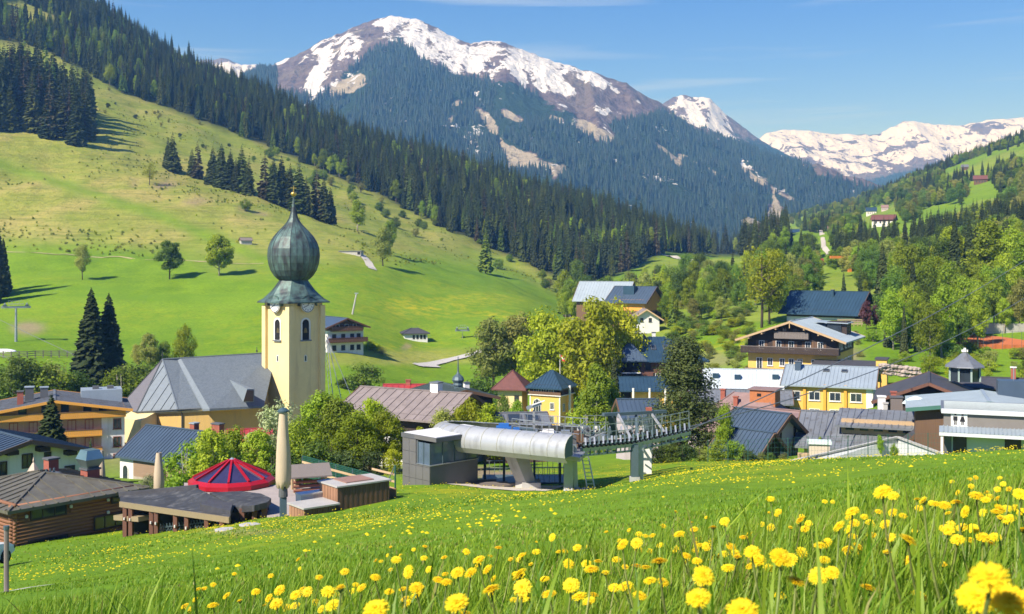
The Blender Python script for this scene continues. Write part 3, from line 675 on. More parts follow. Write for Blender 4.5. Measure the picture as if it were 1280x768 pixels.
pr = kp[~con]; scatter('hillside_broadleaf', 'spring green broadleaf groves on the far right hillside', np.stack([x[pr], d[pr], z[pr] - 0.5], 1), rng.uniform(0.45, 1.0, len(pr)), [TREES['fresh'][0][1], TREES['mid'][0][1], TREES['mid'][1][1], TREES['olive'][0][1]])

# tussocks and dwarf shrubs of the dry pasture
px, py, x, d, z = ground_rows(9000, -60, 760, 330, 900)
er = interp_poly(px, EDGE); dl = interp_poly(px, [(-400, 305), (0, 312), (120, 318), (300, 338), (420, 340), (560, 330), (640, 345), (720, 385)])
ok = (py > er + 2) & (py < dl) & (rng.random(len(px)) < np.clip((fbm(x * .02, d * .02, 4, 61) - .42) * 5, .03, 1))
scatter('pasture_tussocks', 'grass tussocks and dwarf shrubs dotted over the dry pasture', np.stack([x, d, z - .1], 1)[ok], rng.uniform(.06, .22, ok.sum()), [TREES['shrubolive'][0][1], TREES['shrub'][0][1], TREES['shrubyellow'][0][1]])
# ------------------------------------------------------------------ building kit
M_ROOF_BLUE = mat('blue_grey_sheet_roof', (0.085, 0.125, 0.175), 0.42, 0.2, 0.5, 0.35, 0.1)
M_ROOF_NAVY = mat('dark_blue_sheet_roof', (0.040, 0.085, 0.130), 0.40, 0.2, 0.5, 0.35, 0.1)
M_ROOF_GREY = mat('grey_sheet_roof', (0.180, 0.195, 0.215), 0.5, 0.25, 0.5, 0.2, 0.1, dirt=(0.10, 0.095, 0.09))
M_ROOF_PALE = mat('pale_grey_sheet_roof', (0.32, 0.38, 0.42), 0.5, 0.15, 0.4, 0.2, 0.1)
M_ROOF_ICE = mat('whitish_sheet_roof', (0.52, 0.58, 0.60), 0.5, 0.12, 0.4, 0.1, 0.1)
M_ROOF_DARK = mat('dark_grey_shingle_roof', (0.062, 0.062, 0.070), 0.75, 0.35, 2.2, 0, 0.4)
M_ROOF_BROWN = mat('brown_grey_weathered_roof', (0.235, 0.195, 0.180), 0.75, 0.22, 0.9, 0, 0.2, dirt=(0.16, 0.13, 0.12))
M_ROOF_PINK = mat('reddish_brown_shingle_roof', (0.250, 0.165, 0.150), 0.8, 0.25, 1.2, 0, 0.3)
M_ROOF_RED = mat('red_sheet_roof', (0.36, 0.045, 0.045), 0.5, 0.15, 0.7)
M_ROOF_MAROON = mat('maroon_tile_roof', (0.150, 0.060, 0.050), 0.8, 0.25, 2)
M_YELLOW = mat('warm_yellow_plaster', (0.72, 0.46, 0.110), 0.85, 0.10, 0.6, dirt=(0.62, 0.40, 0.12))
M_CREAM = mat('cream_plaster', (0.78, 0.62, 0.300), 0.88, 0.10, 0.5, dirt=(0.64, 0.50, 0.26))
M_OCHRE = mat('ochre_plaster', (0.60, 0.40, 0.130), 0.88, 0.12, 0.5, dirt=(0.48, 0.33, 0.14))
M_WPLAST = mat('white_plaster', (0.74, 0.72, 0.68), 0.88, 0.08, 0.6, dirt=(0.58, 0.56, 0.52))
M_LILAC = mat('pale_lilac_plaster', (0.56, 0.48, 0.50), 0.88, 0.12, 0.6, dirt=(0.46, 0.40, 0.40))
M_WOOD_DARK = wood('dark_brown_timber', (0.045, 0.030, 0.022))
M_WOOD_BRN = wood('brown_timber', (0.150, 0.085, 0.048))
M_WOOD_RED = wood('reddish_timber', (0.170, 0.075, 0.048))
M_WOOD_ORG = wood('orange_timber', (0.78, 0.36, 0.06), var=0.18)
M_WOOD_PALE = wood('pale_weathered_timber', (0.40, 0.31, 0.20), 'x')
M_WOOD_LT = wood('light_timber_trim', (0.55, 0.38, 0.21))
M_WOOD_GREY = wood('grey_timber', (0.20, 0.17, 0.15))
M_LOG = wood('red_brown_logs', (0.30, 0.135, 0.068), 'x')
M_BRICK = mat('brick_red', (0.33, 0.10, 0.065), 0.85, 0.25, 3)
M_CONC = mat('concrete', (0.42, 0.41, 0.38), 0.9, 0.15, 1.0, dirt=(0.30, 0.29, 0.26))
M_DGREY = mat('anthracite_panel', (0.105, 0.110, 0.115), 0.55, 0.12, 1.0)
M_METAL = mat('galvanised_steel', (0.40, 0.43, 0.45), 0.42, 0.15, 2.0, 0.7, 0.05)
M_STEEL_DK = mat('dark_painted_steel', (0.085, 0.125, 0.140), 0.5, 0.15, 1.5, 0.2)
M_WINFR = mat('window_frame_white', (0.72, 0.70, 0.66), 0.6, 0.06)
M_WINFR_D = wood('window_frame_dark', (0.055, 0.035, 0.025))
M_WINFR_R = wood('window_frame_redbrown', (0.22, 0.075, 0.045))
M_DARK = mat('dark_interior', (0.012, 0.011, 0.010), 0.9, 0.1)  # near-black colour standing in for the shade inside openings
_WC = {}
def win_meshes(w, h, fr, mull, t=0.09, proud=0.07, arch=False):
    key = (round(w, 2), round(h, 2), fr.name, mull, arch)
    if key in _WC: return _WC[key]
    a = MB(); p = MB()
    if arch:
        n = 12; r = w / 2; out = [(-r, 0), (r, 0)] + [(r * math.cos(math.pi * k / n), h - r + r * math.sin(math.pi * k / n)) for k in range(n + 1)]
        c = (0, h / 2); inn = [((x - c[0]) * (1 - 2 * t / w), (z - c[1]) * (1 - 2 * t / h) + c[1]) for x, z in out]; m_ = len(out)
        a.add([(x, -proud, z) for x, z in out] + [(x, -proud, z) for x, z in inn] + [(x, 0.02, z) for x, z in out] + [(x, 0.0, z) for x, z in inn],
              [f for i in range(m_) for f in ((i, (i+1) % m_, m_ + (i+1) % m_, m_ + i), (i, 2*m_ + i, 2*m_ + (i+1) % m_, (i+1) % m_), (m_ + i, m_ + (i+1) % m_, 3*m_ + (i+1) % m_, 3*m_ + i))])
        p.add([(x, -0.012, z) for x, z in inn], [tuple(range(m_))])
    else:
        a.box(-w/2, -w/2 + t, -proud, 0.02, 0, h).box(w/2 - t, w/2, -proud, 0.02, 0, h).box(-w/2 + t, w/2 - t, -proud, 0.02, h - t, h).box(-w/2 + t, w/2 - t, -proud, 0.02, 0, t)
        p.box(-w/2 + t, w/2 - t, -0.012, 0.01, t, h - t)
    for k in range(mull):
        xx = -w/2 + w * (k + 1) / (mull + 1); a.box(xx - t*0.3, xx + t*0.3, -proud*0.8, 0.0, t, h - t)
    _WC[key] = (a.mesh('window', fr), p.mesh('pane', GLASS)); return _WC[key]
def roof_seams(faces, sp, hgt=0.07, wid=0.07):
    mb = MB()
    for poly in faces:
        P_ = [Vector(p) for p in poly]; n = (P_[1] - P_[0]).cross(P_[2] - P_[0]).normalized()
        if n.z < 0: n = -n
        hor = Vector((n.x, n.y, 0))
        if hor.length < 1e-3: continue
        hor.normalize(); t = Vector((-hor.y, hor.x, 0)); ts = [p.dot(t) for p in P_]
        k = math.floor(min(ts) / sp) + 1
        while k * sp < max(ts) - 0.05:
            c = k * sp; hits = []
            for i in range(len(P_)):
                a, b = P_[i], P_[(i+1) % len(P_)]; ta, tb = ts[i], ts[(i+1) % len(P_)]
                if (ta - c) * (tb - c) < 0: hits.append(a + (b - a) * ((c - ta) / (tb - ta)))
            if len(hits) == 2 and (hits[0] - hits[1]).length > 0.3: mb.bar(hits[0] + n * hgt * 0.45, hits[1] + n * hgt * 0.45, wid, hgt, up=n)
            k += 1
    return mb
def add_roof(root, faces, rm, thick=0.2, seam=0.0, name='roof'):
    mb = MB()
    for f in faces: mb.slab(f, thick)
    r = mb.build(name, rm, root)
    if seam:
        s = roof_seams(faces, seam)
        if s.f: tag(s.build('standing_seams', rm, r), None, None, None, 'stuff')
    return r
class House:
    def __init__(s, name, label, px, d, yaw, W, D, eave, ridge, base, wall, rm, kind='gable', axis='x', over=0.8, ref='c', upper=None, upper_h=None, seam=0.6, thick=0.2, barge=None, group=None, over_g=None, cat='house', gable_wall=None, deep=2.5, wall_name='wall'):
        yaw = R(yaw) - math.atan((px - 640) / F); loc = Vector(((px - 640) / F * d, d, (HZ - base) / F * d))
        s.W, s.D = W, D; s.eh = (base - eave) / F * d
        off = {'c': (0, 0), 'fl': (W/2, D/2), 'fr': (-W/2, D/2), 'f': (0, D/2)}[ref]
        loc = loc + Vector((off[0] * math.cos(yaw) - off[1] * math.sin(yaw), off[0] * math.sin(yaw) + off[1] * math.cos(yaw), 0))
        dr = loc.y if kind != 'flat' else d
        s.rh = ((HZ - ridge) / F * dr) - loc.z
        s.root = empty(name, loc, yaw, label, cat, group); s.axis = axis; s.kind = kind
        w2, d2, eh, rh = W/2, D/2, s.eh, s.rh
        wt = eh if upper is None else upper_h
        mb = MB().box(-w2, w2, -d2, d2, -deep, wt); mb.build(wall_name, wall, s.root)
        if upper is not None: MB().box(-w2 - 0.04, w2 + 0.04, -d2 - 0.04, d2 + 0.04, wt + 0.002, eh).build('upper_wall', upper, s.root)
        ob = over; og = over if over_g is None else over_g; gw = gable_wall or upper or wall
        faces = []
        if kind == 'gable':
            if axis == 'x':
                sl = (rh - eh) / d2; e = eh - sl * ob
                faces = [[(-w2-og, -d2-ob, e), (w2+og, -d2-ob, e), (w2+og, 0, rh), (-w2-og, 0, rh)], [(w2+og, d2+ob, e), (-w2-og, d2+ob, e), (-w2-og, 0, rh), (w2+og, 0, rh)]]
                g = MB().add([(-w2, -d2, eh), (-w2, d2, eh), (-w2, 0, rh-thick), (w2, -d2, eh), (w2, d2, eh), (w2, 0, rh-thick)], [(0,2,1),(3,4,5),(0,3,5,2),(1,2,5,4)])
                bb = [((x, y * (d2+ob), e), (x, 0, rh)) for x in (-w2-og, w2+og) for y in (-1, 1)]
            else:
                sl = (rh - eh) / w2; e = eh - sl * ob
                faces = [[(-w2-ob, d2+og, e), (-w2-ob, -d2-og, e), (0, -d2-og, rh), (0, d2+og, rh)], [(w2+ob, -d2-og, e), (w2+ob, d2+og, e), (0, d2+og, rh), (0, -d2-og, rh)]]
                g = MB().add([(-w2, -d2, eh), (w2, -d2, eh), (0, -d2, rh-thick), (-w2, d2, eh), (w2, d2, eh), (0, d2, rh-thick)], [(0,1,2),(3,5,4),(0,2,5,3),(1,4,5,2)])
                bb = [((x * (w2+ob), y, e), (0, y, rh)) for y in (-d2-og, d2+og) for x in (-1, 1)]
            g.build('gable_wall', gw, s.root)
            for a, b in bb:
                off_ = Vector((0.03 * (1 if a[0] > 0 else -1), 0, -0.02)) if axis == 'x' else Vector((0, 0.03 * (1 if a[1] > 0 else -1), -0.02))
                MB().bar(Vector(a) + off_ - Vector((0, 0, thick*0.55)), Vector(b) + off_ - Vector((0, 0, thick*0.55)), 0.09, thick + 0.14).build('bargeboard', barge or M_WOOD_BRN, s.root)
        elif kind == 'hip':
            L = max(0.0, (W - D) / 2) if W >= D else 0; Ly = max(0.0, (D - W) / 2) if D > W else 0
            sl = (rh - eh) / min(w2, d2); e = eh - sl * ob; x1, y1 = w2 + ob, d2 + ob
            A, B, C_, D_ = (-x1, -y1, e), (x1, -y1, e), (x1, y1, e), (-x1, y1, e)
            if W >= D:
                p, q = (-L, 0, rh), (L, 0, rh)
                faces = [[A, B, q, p], [C_, D_, p, q], [B, C_, q], [D_, A, p]] if L > 0 else [[A, B, q], [C_, D_, q], [B, C_, q], [D_, A, q]]
            else:
                p, q = (0, -Ly, rh), (0, Ly, rh); faces = [[A, B, p], [B, C_, q, p], [C_, D_, q], [D_, A, p, q]]
        elif kind == 'flat':
            x1, y1 = w2 + ob, d2 + ob; faces = [[(-x1, -y1, eh), (x1, -y1, eh), (x1, y1, rh), (-x1, y1, rh)]]
        s.faces = faces; s.rf = add_roof(s.root, faces, rm, thick, seam)
        if kind in ('hip', 'gable') and rh > eh + 0.3:
            mb = MB()
            if kind == 'gable': mb.bar(*(((-w2-og, 0, rh+0.03), (w2+og, 0, rh+0.03)) if axis == 'x' else ((0, -d2-og, rh+0.03), (0, d2+og, rh+0.03))), 0.3, 0.1)
            else:
                tops = [f[-1] for f in faces]
                for c in (A, B, C_, D_):
                    b = min(tops, key=lambda t: (Vector(t) - Vector(c)).length); mb.bar(Vector(c) + Vector((0, 0, .04)), Vector(b) + Vector((0, 0, .04)), 0.16, 0.09)
            mb.build('ridge_cap', rm, s.rf)
    def at(s, face, u, z, out=0.0):
        w2, d2 = s.W/2, s.D/2
        return {'f': ((u, -d2 - out, z), 0), 'r': ((w2 + out, u, z), math.pi/2), 'l': ((-w2 - out, -u, z), -math.pi/2), 'b': ((-u, d2 + out, z), math.pi)}[face]
    def win(s, face, u, z, w=1.1, h=1.3, fr=None, mull=1, out=0.0, arch=False, shut=None, sill=True, name='window'):
        fr = fr or M_WINFR; a, p = win_meshes(w, h, fr, mull, arch=arch); l, rz = s.at(face, u, z, out)
        o = link(name, a, s.root, l, rz); link('pane', p, o)
        if sill and not arch: MB().box(-w/2 - 0.08, w/2 + 0.08, -0.16, 0.0, -0.08, -0.005).build('sill', fr, o)
        if shut:
            for k in (-1, 1): MB().box(k*(w/2 + 0.28) - 0.24, k*(w/2 + 0.28) + 0.24, -0.06, -0.005, 0, h).build('shutter', shut, o)
        return o
    def door(s, face, u, w=1.0, h=2.1, m=None, z=0, out=0.0):
        l, rz = s.at(face, u, z, out); o = MB().box(-w/2, w/2, -0.06, 0.01, 0, h).build('door', m or M_WOOD_BRN, s.root, l, rz)
        MB().box(w/2 - 0.16, w/2 - 0.06, -0.11, -0.06, h*0.47, h*0.5).build('handle', M_METAL, o); return o
    def balcony(s, face, u, z, w, m, depth=1.1, rail=0.95, out=0.0, trim=None, boards=True):
        l, rz = s.at(face, u, z, out)
        o = MB().box(-w/2, w/2, -depth, -0.01, -0.16, 0).build('balcony', m, s.root, l, rz)
        mb = MB(); n = max(3, int(w / 0.24)); st = w / n
        for k in range(n): mb.box(-w/2 + k*st + 0.015, -w/2 + (k+1)*st - 0.015, -depth - 0.03, -depth + 0.01, -0.1, rail - 0.1)
        nd = max(2, int(depth / 0.24))
        for k in range(nd):
            for x in (-w/2, w/2 - 0.04): mb.box(x, x + 0.04, -depth + 0.05 + k*(depth-0.1)/nd, -depth + 0.05 + (k+1)*(depth-0.1)/nd - 0.03, -0.1, rail - 0.1)
        tag(mb.build('railing_boards', m, o), None, None, None, 'stuff')
        MB().box(-w/2 - 0.05, w/2 + 0.05, -depth - 0.07, -depth + 0.05, rail - 0.098, rail).build('handrail', trim or m, o)
        return o
    def chimney(s, x, y, w, top_row_h, m=None, cap=None, d=None, name='chimney', base=None):
        d = d or w; b = s.eh if base is None else base
        o = MB().box(x - w/2, x + w/2, y - d/2, y + d/2, b, top_row_h).build(name, m or M_WPLAST, s.root)
        MB().box(x - w/2 - 0.08, x + w/2 + 0.08, y - d/2 - 0.08, y + d/2 + 0.08, top_row_h + 0.002, top_row_h + 0.12).build('cap', cap or M_DGREY, o)
        return o
    def roofz(s, x, y):
        w2, d2 = s.W/2, s.D/2
        if s.kind == 'gable': t = 1 - (abs(y)/d2 if s.axis == 'x' else abs(x)/w2)
        else: t = min((w2 - abs(x)), (d2 - abs(y))) / min(w2, d2)
        return s.eh + (s.rh - s.eh) * t
    def skylight(s, x, y, w=0.8, l=1.1):
        z = s.roofz(x, y); sgn = -1 if (y if s.axis == 'x' else x) < 0 else 1
        run = s.D/2 if s.axis == 'x' else s.W/2; ang = math.atan2(s.rh - s.eh, run)
        o = MB().box(-w/2, w/2, -l/2, l/2, 0.0, 0.14).build('skylight', M_DGREY, s.root, (x, y, z + 0.03))
        o.rotation_euler = (-sgn * ang, 0, 0) if s.axis == 'x' else (0, sgn * ang, 0)
        MB().box(-w/2 + 0.1, w/2 - 0.1, -l/2 + 0.1, l/2 - 0.1, 0.142, 0.16).build('pane', GLASS, o)
# ------------------------------------------------------------------ parish church
M_COPPER = None
def copper():
    m, N, L, B = nodes_of('weathered_copper')
    n1 = noise(N, L, 0.9, 6, stretch=(1, 1, 0.35)); n2 = noise(N, L, 3.5, 4)
    c = mixc(N, L, ramp(N, L, n1, 0.36, 0.62), (0.034, 0.041, 0.042), (0.102, 0.178, 0.156))
    c = mixc(N, L, ramp(N, L, n2, 0.55, 0.8), c, (0.055, 0.050, 0.052))
    L.new(c, B.inputs['Base Color']); B.inputs['Roughness'].default_value = 0.5; B.inputs['Metallic'].default_value = 0.25; bump(N, L, B, n2, 0.12, 0.03); return m
M_COPPER = copper()
M_COPPER_DK = mat('dark_copper_sheet', (0.075, 0.085, 0.088), 0.45, 0.35, 1.2, 0.35)
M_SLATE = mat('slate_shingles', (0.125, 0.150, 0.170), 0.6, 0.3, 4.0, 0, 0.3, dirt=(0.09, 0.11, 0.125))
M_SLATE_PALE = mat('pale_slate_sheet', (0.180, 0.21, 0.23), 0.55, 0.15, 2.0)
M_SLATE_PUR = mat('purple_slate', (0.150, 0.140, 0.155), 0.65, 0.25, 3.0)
M_GOLD = mat('gilding', (0.75, 0.50, 0.12), 0.3, 0.1, 2, 0.9)
M_CLOCK = mat('clock_face_white', (0.75, 0.75, 0.74), 0.5, 0.05)
DT = 165.0; k_ = DT / F
T0 = P(367, 556, DT)
def rowz(r, d=DT): return (HZ - r) / F * d - T0.z
tower = empty('church', T0, R(45 + 3), 'cream church with grey slate roof and copper onion dome tower with clocks', 'church')
hs_ = 2.82; ez = rowz(377)
MB().box(-hs_, hs_, -hs_, hs_, -2, ez - 0.55).build('tower_wall', M_CREAM, tower)
MB().box(-hs_ - 0.16, hs_ + 0.16, -hs_ - 0.16, hs_ + 0.16, ez - 0.548, ez - 0.1).build('cornice', M_CREAM, tower)
for sx_ in (-1, 1):
    for sy_ in (-1, 1):
        MB().box(sx_*hs_ - 0.42, sx_*hs_ + 0.42, sy_*hs_ - 0.42, sy_*hs_ + 0.42, -2, ez - 0.552).build('corner_pilaster', M_CREAM, tower).scale = (1.012, 1.012, 1)
# belfry openings, clocks and their hoods on each side
def on_side(o, i):
    o.rotation_euler = (0, 0, i * math.pi / 2); a = i * math.pi / 2; v = Vector((0, -hs_, 0)); v.rotate(Matrix.Rotation(a, 3, 'Z')); return v
hood_m = MB(); nA = 14; rr = 1.45
ring = [(rr * math.cos(math.pi * k / nA), rr * math.sin(math.pi * k / nA)) for k in range(nA + 1)]
ring_o = [((rr + 0.16) * math.cos(math.pi * k / nA), (rr + 0.16) * math.sin(math.pi * k / nA)) for k in range(nA + 1)]
vs_ = [(x, -0.75, z) for x, z in ring] + [(x, -0.75, z) for x, z in ring_o] + [(x * 0.9, 2.6, z + 0.2) for x, z in ring_o]
m_ = nA + 1
hood_m.add(vs_, [(i, i+1, m_+i+1, m_+i) for i in range(nA)] + [(m_+i, m_+i+1, 2*m_+i+1, 2*m_+i) for i in range(nA)])
lun_m = MB().add([(x, -0.42, z) for x, z in ring] + [(x, 1.0, z) for x, z in ring], [tuple(range(nA, -1, -1))])
HOOD = hood_m.mesh('clock_hood', M_COPPER); LUN = lun_m.mesh('clock_gable', M_CREAM)
disc = MB(); disc.lathe([(1.22, 0), (1.22, 0.10), (1.12, 0.13), (0.0, 0.13)], 28, cap=False)
DISC = disc.mesh('clock_face', M_CLOCK)
rim = MB(); rim.lathe([(1.16, 0.131), (1.16, 0.15), (1.08, 0.15), (1.08, 0.131)], 28, cap=False)
for k in range(12):
    a = k * math.pi / 6; rim.bar((0.70*math.sin(a), 0.70*math.cos(a), 0.142), (0.94*math.sin(a), 0.94*math.cos(a), 0.142), 0.085, 0.012)
RIM = rim.mesh('numerals', mat('clock_black', (0.02, 0.02, 0.025), 0.5, 0.1))
hands = MB(); hands.bar((0, 0, 0.165), (-0.55*math.sin(-1.0), 0.55*math.cos(1.0), 0.165), 0.10, 0.02).bar((0.12, -0.1, 0.185), (-0.72, -0.42, 0.185), 0.07, 0.02)
HANDS = hands.mesh('clock_hands', mat('clock_black', (0.02, 0.02, 0.025)))
bel = MB(); n_ = 10; bw = 0.62; bh = 3.0
outl = [(-bw, 0), (bw, 0)] + [(bw*math.cos(math.pi*k/n_), bh - bw + bw*math.sin(math.pi*k/n_)) for k in range(n_+1)]
outr = [(x*1.38, (z - bh/2)*1.16 + bh/2) for x, z in outl]; q_ = len(outl)
bel.add([(x, -0.10, z) for x, z in outr] + [(x, -0.10, z) for x, z in outl] + [(x, 0.02, z) for x, z in outr] + [(x, 0.0, z) for x, z in outl],
        [f for i in range(q_) for f in ((i, (i+1)%q_, q_+(i+1)%q_, q_+i), (i, 2*q_+i, 2*q_+(i+1)%q_, (i+1)%q_), (q_+i, q_+(i+1)%q_, 3*q_+(i+1)%q_, 3*q_+i))])
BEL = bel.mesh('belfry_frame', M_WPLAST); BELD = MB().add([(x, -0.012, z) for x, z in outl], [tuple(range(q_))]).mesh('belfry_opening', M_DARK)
belb = MB(); belb.lathe([(0.46, 0.0), (0.40, 0.12), (0.30, 0.5), (0.20, 0.72), (0.03, 0.8)], 12)
BELB = belb.mesh('bell', mat('bell_bronze', (0.16, 0.12, 0.05), 0.45, 0.2, 2, 0.6))
cz = rowz(380)
for i in range(4):
    hz0 = ez - 0.62
    h = link('clock_hood', HOOD, tower); h.location = on_side(h, i) + Vector((0, 0, hz0))
    link('clock_gable', LUN, h, (0, 0, 0))
    c = link('clock', DISC, tower); v = on_side(c, i); a = i * math.pi / 2
    c.rotation_euler = (math.pi/2, 0, a); out = Vector((0, -0.46, 0)); out.rotate(Matrix.Rotation(a, 3, 'Z')); c.location = v + out + Vector((0, 0, cz))
    link('numerals', RIM, c); link('clock_hands', HANDS, c)
    b = link('belfry_window', BEL, tower); b.location = on_side(b, i) + Vector((0, 0, rowz(424)))
    link('belfry_opening', BELD, b); link('bell', BELB, b, (0, -0.014, 1.05), scale=(0.8, 0.06, 0.9))
    MB().box(-0.9, 0.9, -0.32, 0, -0.16, -0.02).build('sill', M_SLATE, b)
    if i in (0, 3):
        s_ = link('slit_window', win_meshes(0.5, 1.0, M_WPLAST, 0, arch=True)[0], tower); s_.location = on_side(s_, i) + Vector((0, 0, rowz(451))); link('pane', win_meshes(0.5, 1.0, M_WPLAST, 0, arch=True)[1], s_)
# bell-shaped skirt: square at the eaves, octagon at the neck
rows = [(378.5, 45, 33.5), (377, 45, 33.5), (373, 37.5, 31.5), (368, 32, 30), (363, 27, 26.5), (358, 23, 23), (353, 19.5, 19.5), (350, 17.5, 17.5)]
sk = MB(); vs_ = []
for r_, rc, rm_ in rows:
    for j in range(8):
        a = -math.pi/4 + j * math.pi / 4; rad = (rc if j % 2 == 0 else rm_) * k_
        vs_.append((rad * math.cos(a), rad * math.sin(a), rowz(r_)))
sk.add(vs_, [(i*8+j, i*8+(j+1)%8, (i+1)*8+(j+1)%8, (i+1)*8+j) for i in range(len(rows)-1) for j in range(8)] + [tuple(range(7, -1, -1))])
sko = sk.build('bell_roof', M_COPPER, tower)
prof = [(17.5, 350.2), (19.5, 349.2), (24, 345), (28.5, 338), (31.3, 329), (32.4, 320), (31.6, 311), (29, 303), (25, 296.5), (19.5, 290), (13.5, 284), (8.8, 278.5), (5.6, 273), (3.6, 266), (2.3, 259), (1.4, 252), (0.8, 246)]
# eight gores, each folded from three sheets
on = MB(); vs_ = []; NG = 24
for r_, row in prof:
    for j in range(NG):
        a = -math.pi/4 + j * 2 * math.pi / NG; loc_ = (j % 3) / 3 * math.pi / 4; rad = r_ * k_ * math.cos(math.pi/8) / math.cos(loc_ - math.pi/8) if True else 0
        rad = rad * 0.55 + 0.45 * r_ * k_
        vs_.append((rad * math.cos(a), rad * math.sin(a), rowz(row)))
on.add(vs_, [(i*NG+j, i*NG+(j+1)%NG, (i+1)*NG+(j+1)%NG, (i+1)*NG+j) for i in range(len(prof)-1) for j in range(NG)])
ono = on.build('onion_dome', M_COPPER, tower)
sm = MB()
for j in range(NG):
    pts = [Vector(vs_[i*NG+j]) for i in range(len(prof)-2)]; w = 0.045 if j % 3 else 0.07
    for a, b in zip(pts[:-1], pts[1:]):
        mid = (a + b) / 2; sm.bar(a * 1.0, b, w, w, up=Vector((mid.x, mid.y, 0)).normalized())
tag(sm.build('dome_seams', M_COPPER_DK, ono), None, None, None, 'stuff')
fin = MB(); fin.tube([(0, 0, rowz(252)), (0, 0, rowz(233))], 0.07, 6); fin.build('finial_rod', M_GOLD, tower)
ball = MB(); ball.lathe([(0.02, rowz(246)), (0.30, rowz(245)), (0.46, rowz(242.7)), (0.30, rowz(240.3)), (0.02, rowz(239.5))], 14); ball.build('finial_ball', M_GOLD, tower, smooth=True)
cr = MB(); cr.bar((-0.5, 0, rowz(235.2)), (0.5, 0, rowz(235.2)), 0.09); cr.build('finial_cross', M_GOLD, tower)
# nave and choir, a child body of the same church, built in world axes
inv = tower.matrix_basis.inverted() if False else Matrix.Rotation(-R(48), 4, 'Z')
def wpt(px, py, d): return inv @ (P(px, py, d) - T0)
def wmesh(mb, name, m, parent=tower, smooth=False):
    mb.v = [tuple(inv @ (Vector(v) - T0)) for v in mb.v]; return mb.build(name, m, parent, smooth=smooth)
E0, E1, E2, E3 = P(146, 512.5, 166), P(171, 515, 157), P(222, 512, 154.5), P(330, 505.5, 158)
Eb = P(150, 507, 172); Er = P(345, 500, 172)
AP, RG = P(203, 449.5, 164), P(345, 443, 168.5)
N0 = P(226, 451.0, 164.6); N1 = P(262, 511, 153.2); N2 = P(330, 507.5, 156.5)
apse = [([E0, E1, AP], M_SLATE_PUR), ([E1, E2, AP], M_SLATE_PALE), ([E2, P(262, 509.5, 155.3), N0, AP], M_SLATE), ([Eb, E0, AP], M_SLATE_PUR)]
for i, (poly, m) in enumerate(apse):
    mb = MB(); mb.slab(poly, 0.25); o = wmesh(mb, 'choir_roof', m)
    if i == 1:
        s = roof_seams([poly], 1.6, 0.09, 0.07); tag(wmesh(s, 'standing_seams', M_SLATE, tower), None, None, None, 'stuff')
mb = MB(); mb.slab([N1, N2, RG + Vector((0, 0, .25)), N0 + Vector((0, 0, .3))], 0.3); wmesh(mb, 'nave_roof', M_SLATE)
mb = MB(); mb.slab([P(253.5, 511.3, 154.2), N1, N0 + Vector((0, 0, .3)), N0 + Vector((-0.5, 0.0, .1))], 0.3); wmesh(mb, 'nave_hip', M_SLATE_PALE)  # paler slate colour stands in for sunlight on this sliver
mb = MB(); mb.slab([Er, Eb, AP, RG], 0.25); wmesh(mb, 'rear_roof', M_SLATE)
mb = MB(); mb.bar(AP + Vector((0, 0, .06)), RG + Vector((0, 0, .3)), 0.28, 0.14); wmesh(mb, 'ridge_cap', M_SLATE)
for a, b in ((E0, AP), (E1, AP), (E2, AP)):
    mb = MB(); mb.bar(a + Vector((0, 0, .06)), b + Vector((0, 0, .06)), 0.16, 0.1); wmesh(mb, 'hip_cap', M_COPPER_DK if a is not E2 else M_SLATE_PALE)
inw = lambda p, f: Vector((p.x + (T0.x - 6 - p.x) * f, p.y + (164 - p.y) * f, p.z))
base_pts = [inw(E0, .05), inw(E1, .05), inw(E2, .06), inw(P(262, 510, 155), .06), inw(E3, .05)]
mb = MB()
for a, b in zip(base_pts[:-1], base_pts[1:]):
    mb.add([Vector((a.x, a.y, T0.z - 3)), Vector((b.x, b.y, T0.z - 3)), Vector((b.x, b.y, b.z - 0.1)), Vector((a.x, a.y, a.z - 0.1))], [(0, 1, 2, 3)])
wmesh(mb, 'choir_wall', M_OCHRE)
mb = MB(); pts = [p + Vector((0, 0, -0.32)) for p in base_pts]
for a, b in zip(pts[:-1], pts[1:]): mb.bar(a, b, 0.5, 0.42)
wmesh(mb, 'eaves_cornice', M_CREAM)
mb = MB(); c = base_pts[2]; mb.bar(Vector((c.x, c.y - .15, c.z - .4)), Vector((c.x, c.y - .15, T0.z)), 0.14); wmesh(mb, 'downpipe', M_COPPER_DK)
mb = MB(); pts = [E0, E1, E2, P(262, 510, 155)]
for a, b in zip(pts[:-1], pts[1:]): mb.tube([a + Vector((0, -.06, -.02)), b + Vector((0, -.06, -.02))], 0.1, 6)
wmesh(mb, 'gutter', M_COPPER_DK)
# stair turret block, sun-lit, at the choir's left
mb = MB(); a = P(150, 523, 156); b = P(176, 526, 153); b2 = b + Vector((1.4, 4.5, 0)); a2 = a + Vector((1, 5, 0))
mb.add([Vector((p.x, p.y, T0.z - 3)) for p in (a, b, b2, a2)] + [a, b, b2 + Vector((0, 0, 1.0)), a2 + Vector((0, 0, 1.0))], [(0, 1, 5, 4), (1, 2, 6, 5), (3, 0, 4, 7), (4, 5, 6, 7)])
wmesh(mb, 'sacristy_wall', M_CREAM)
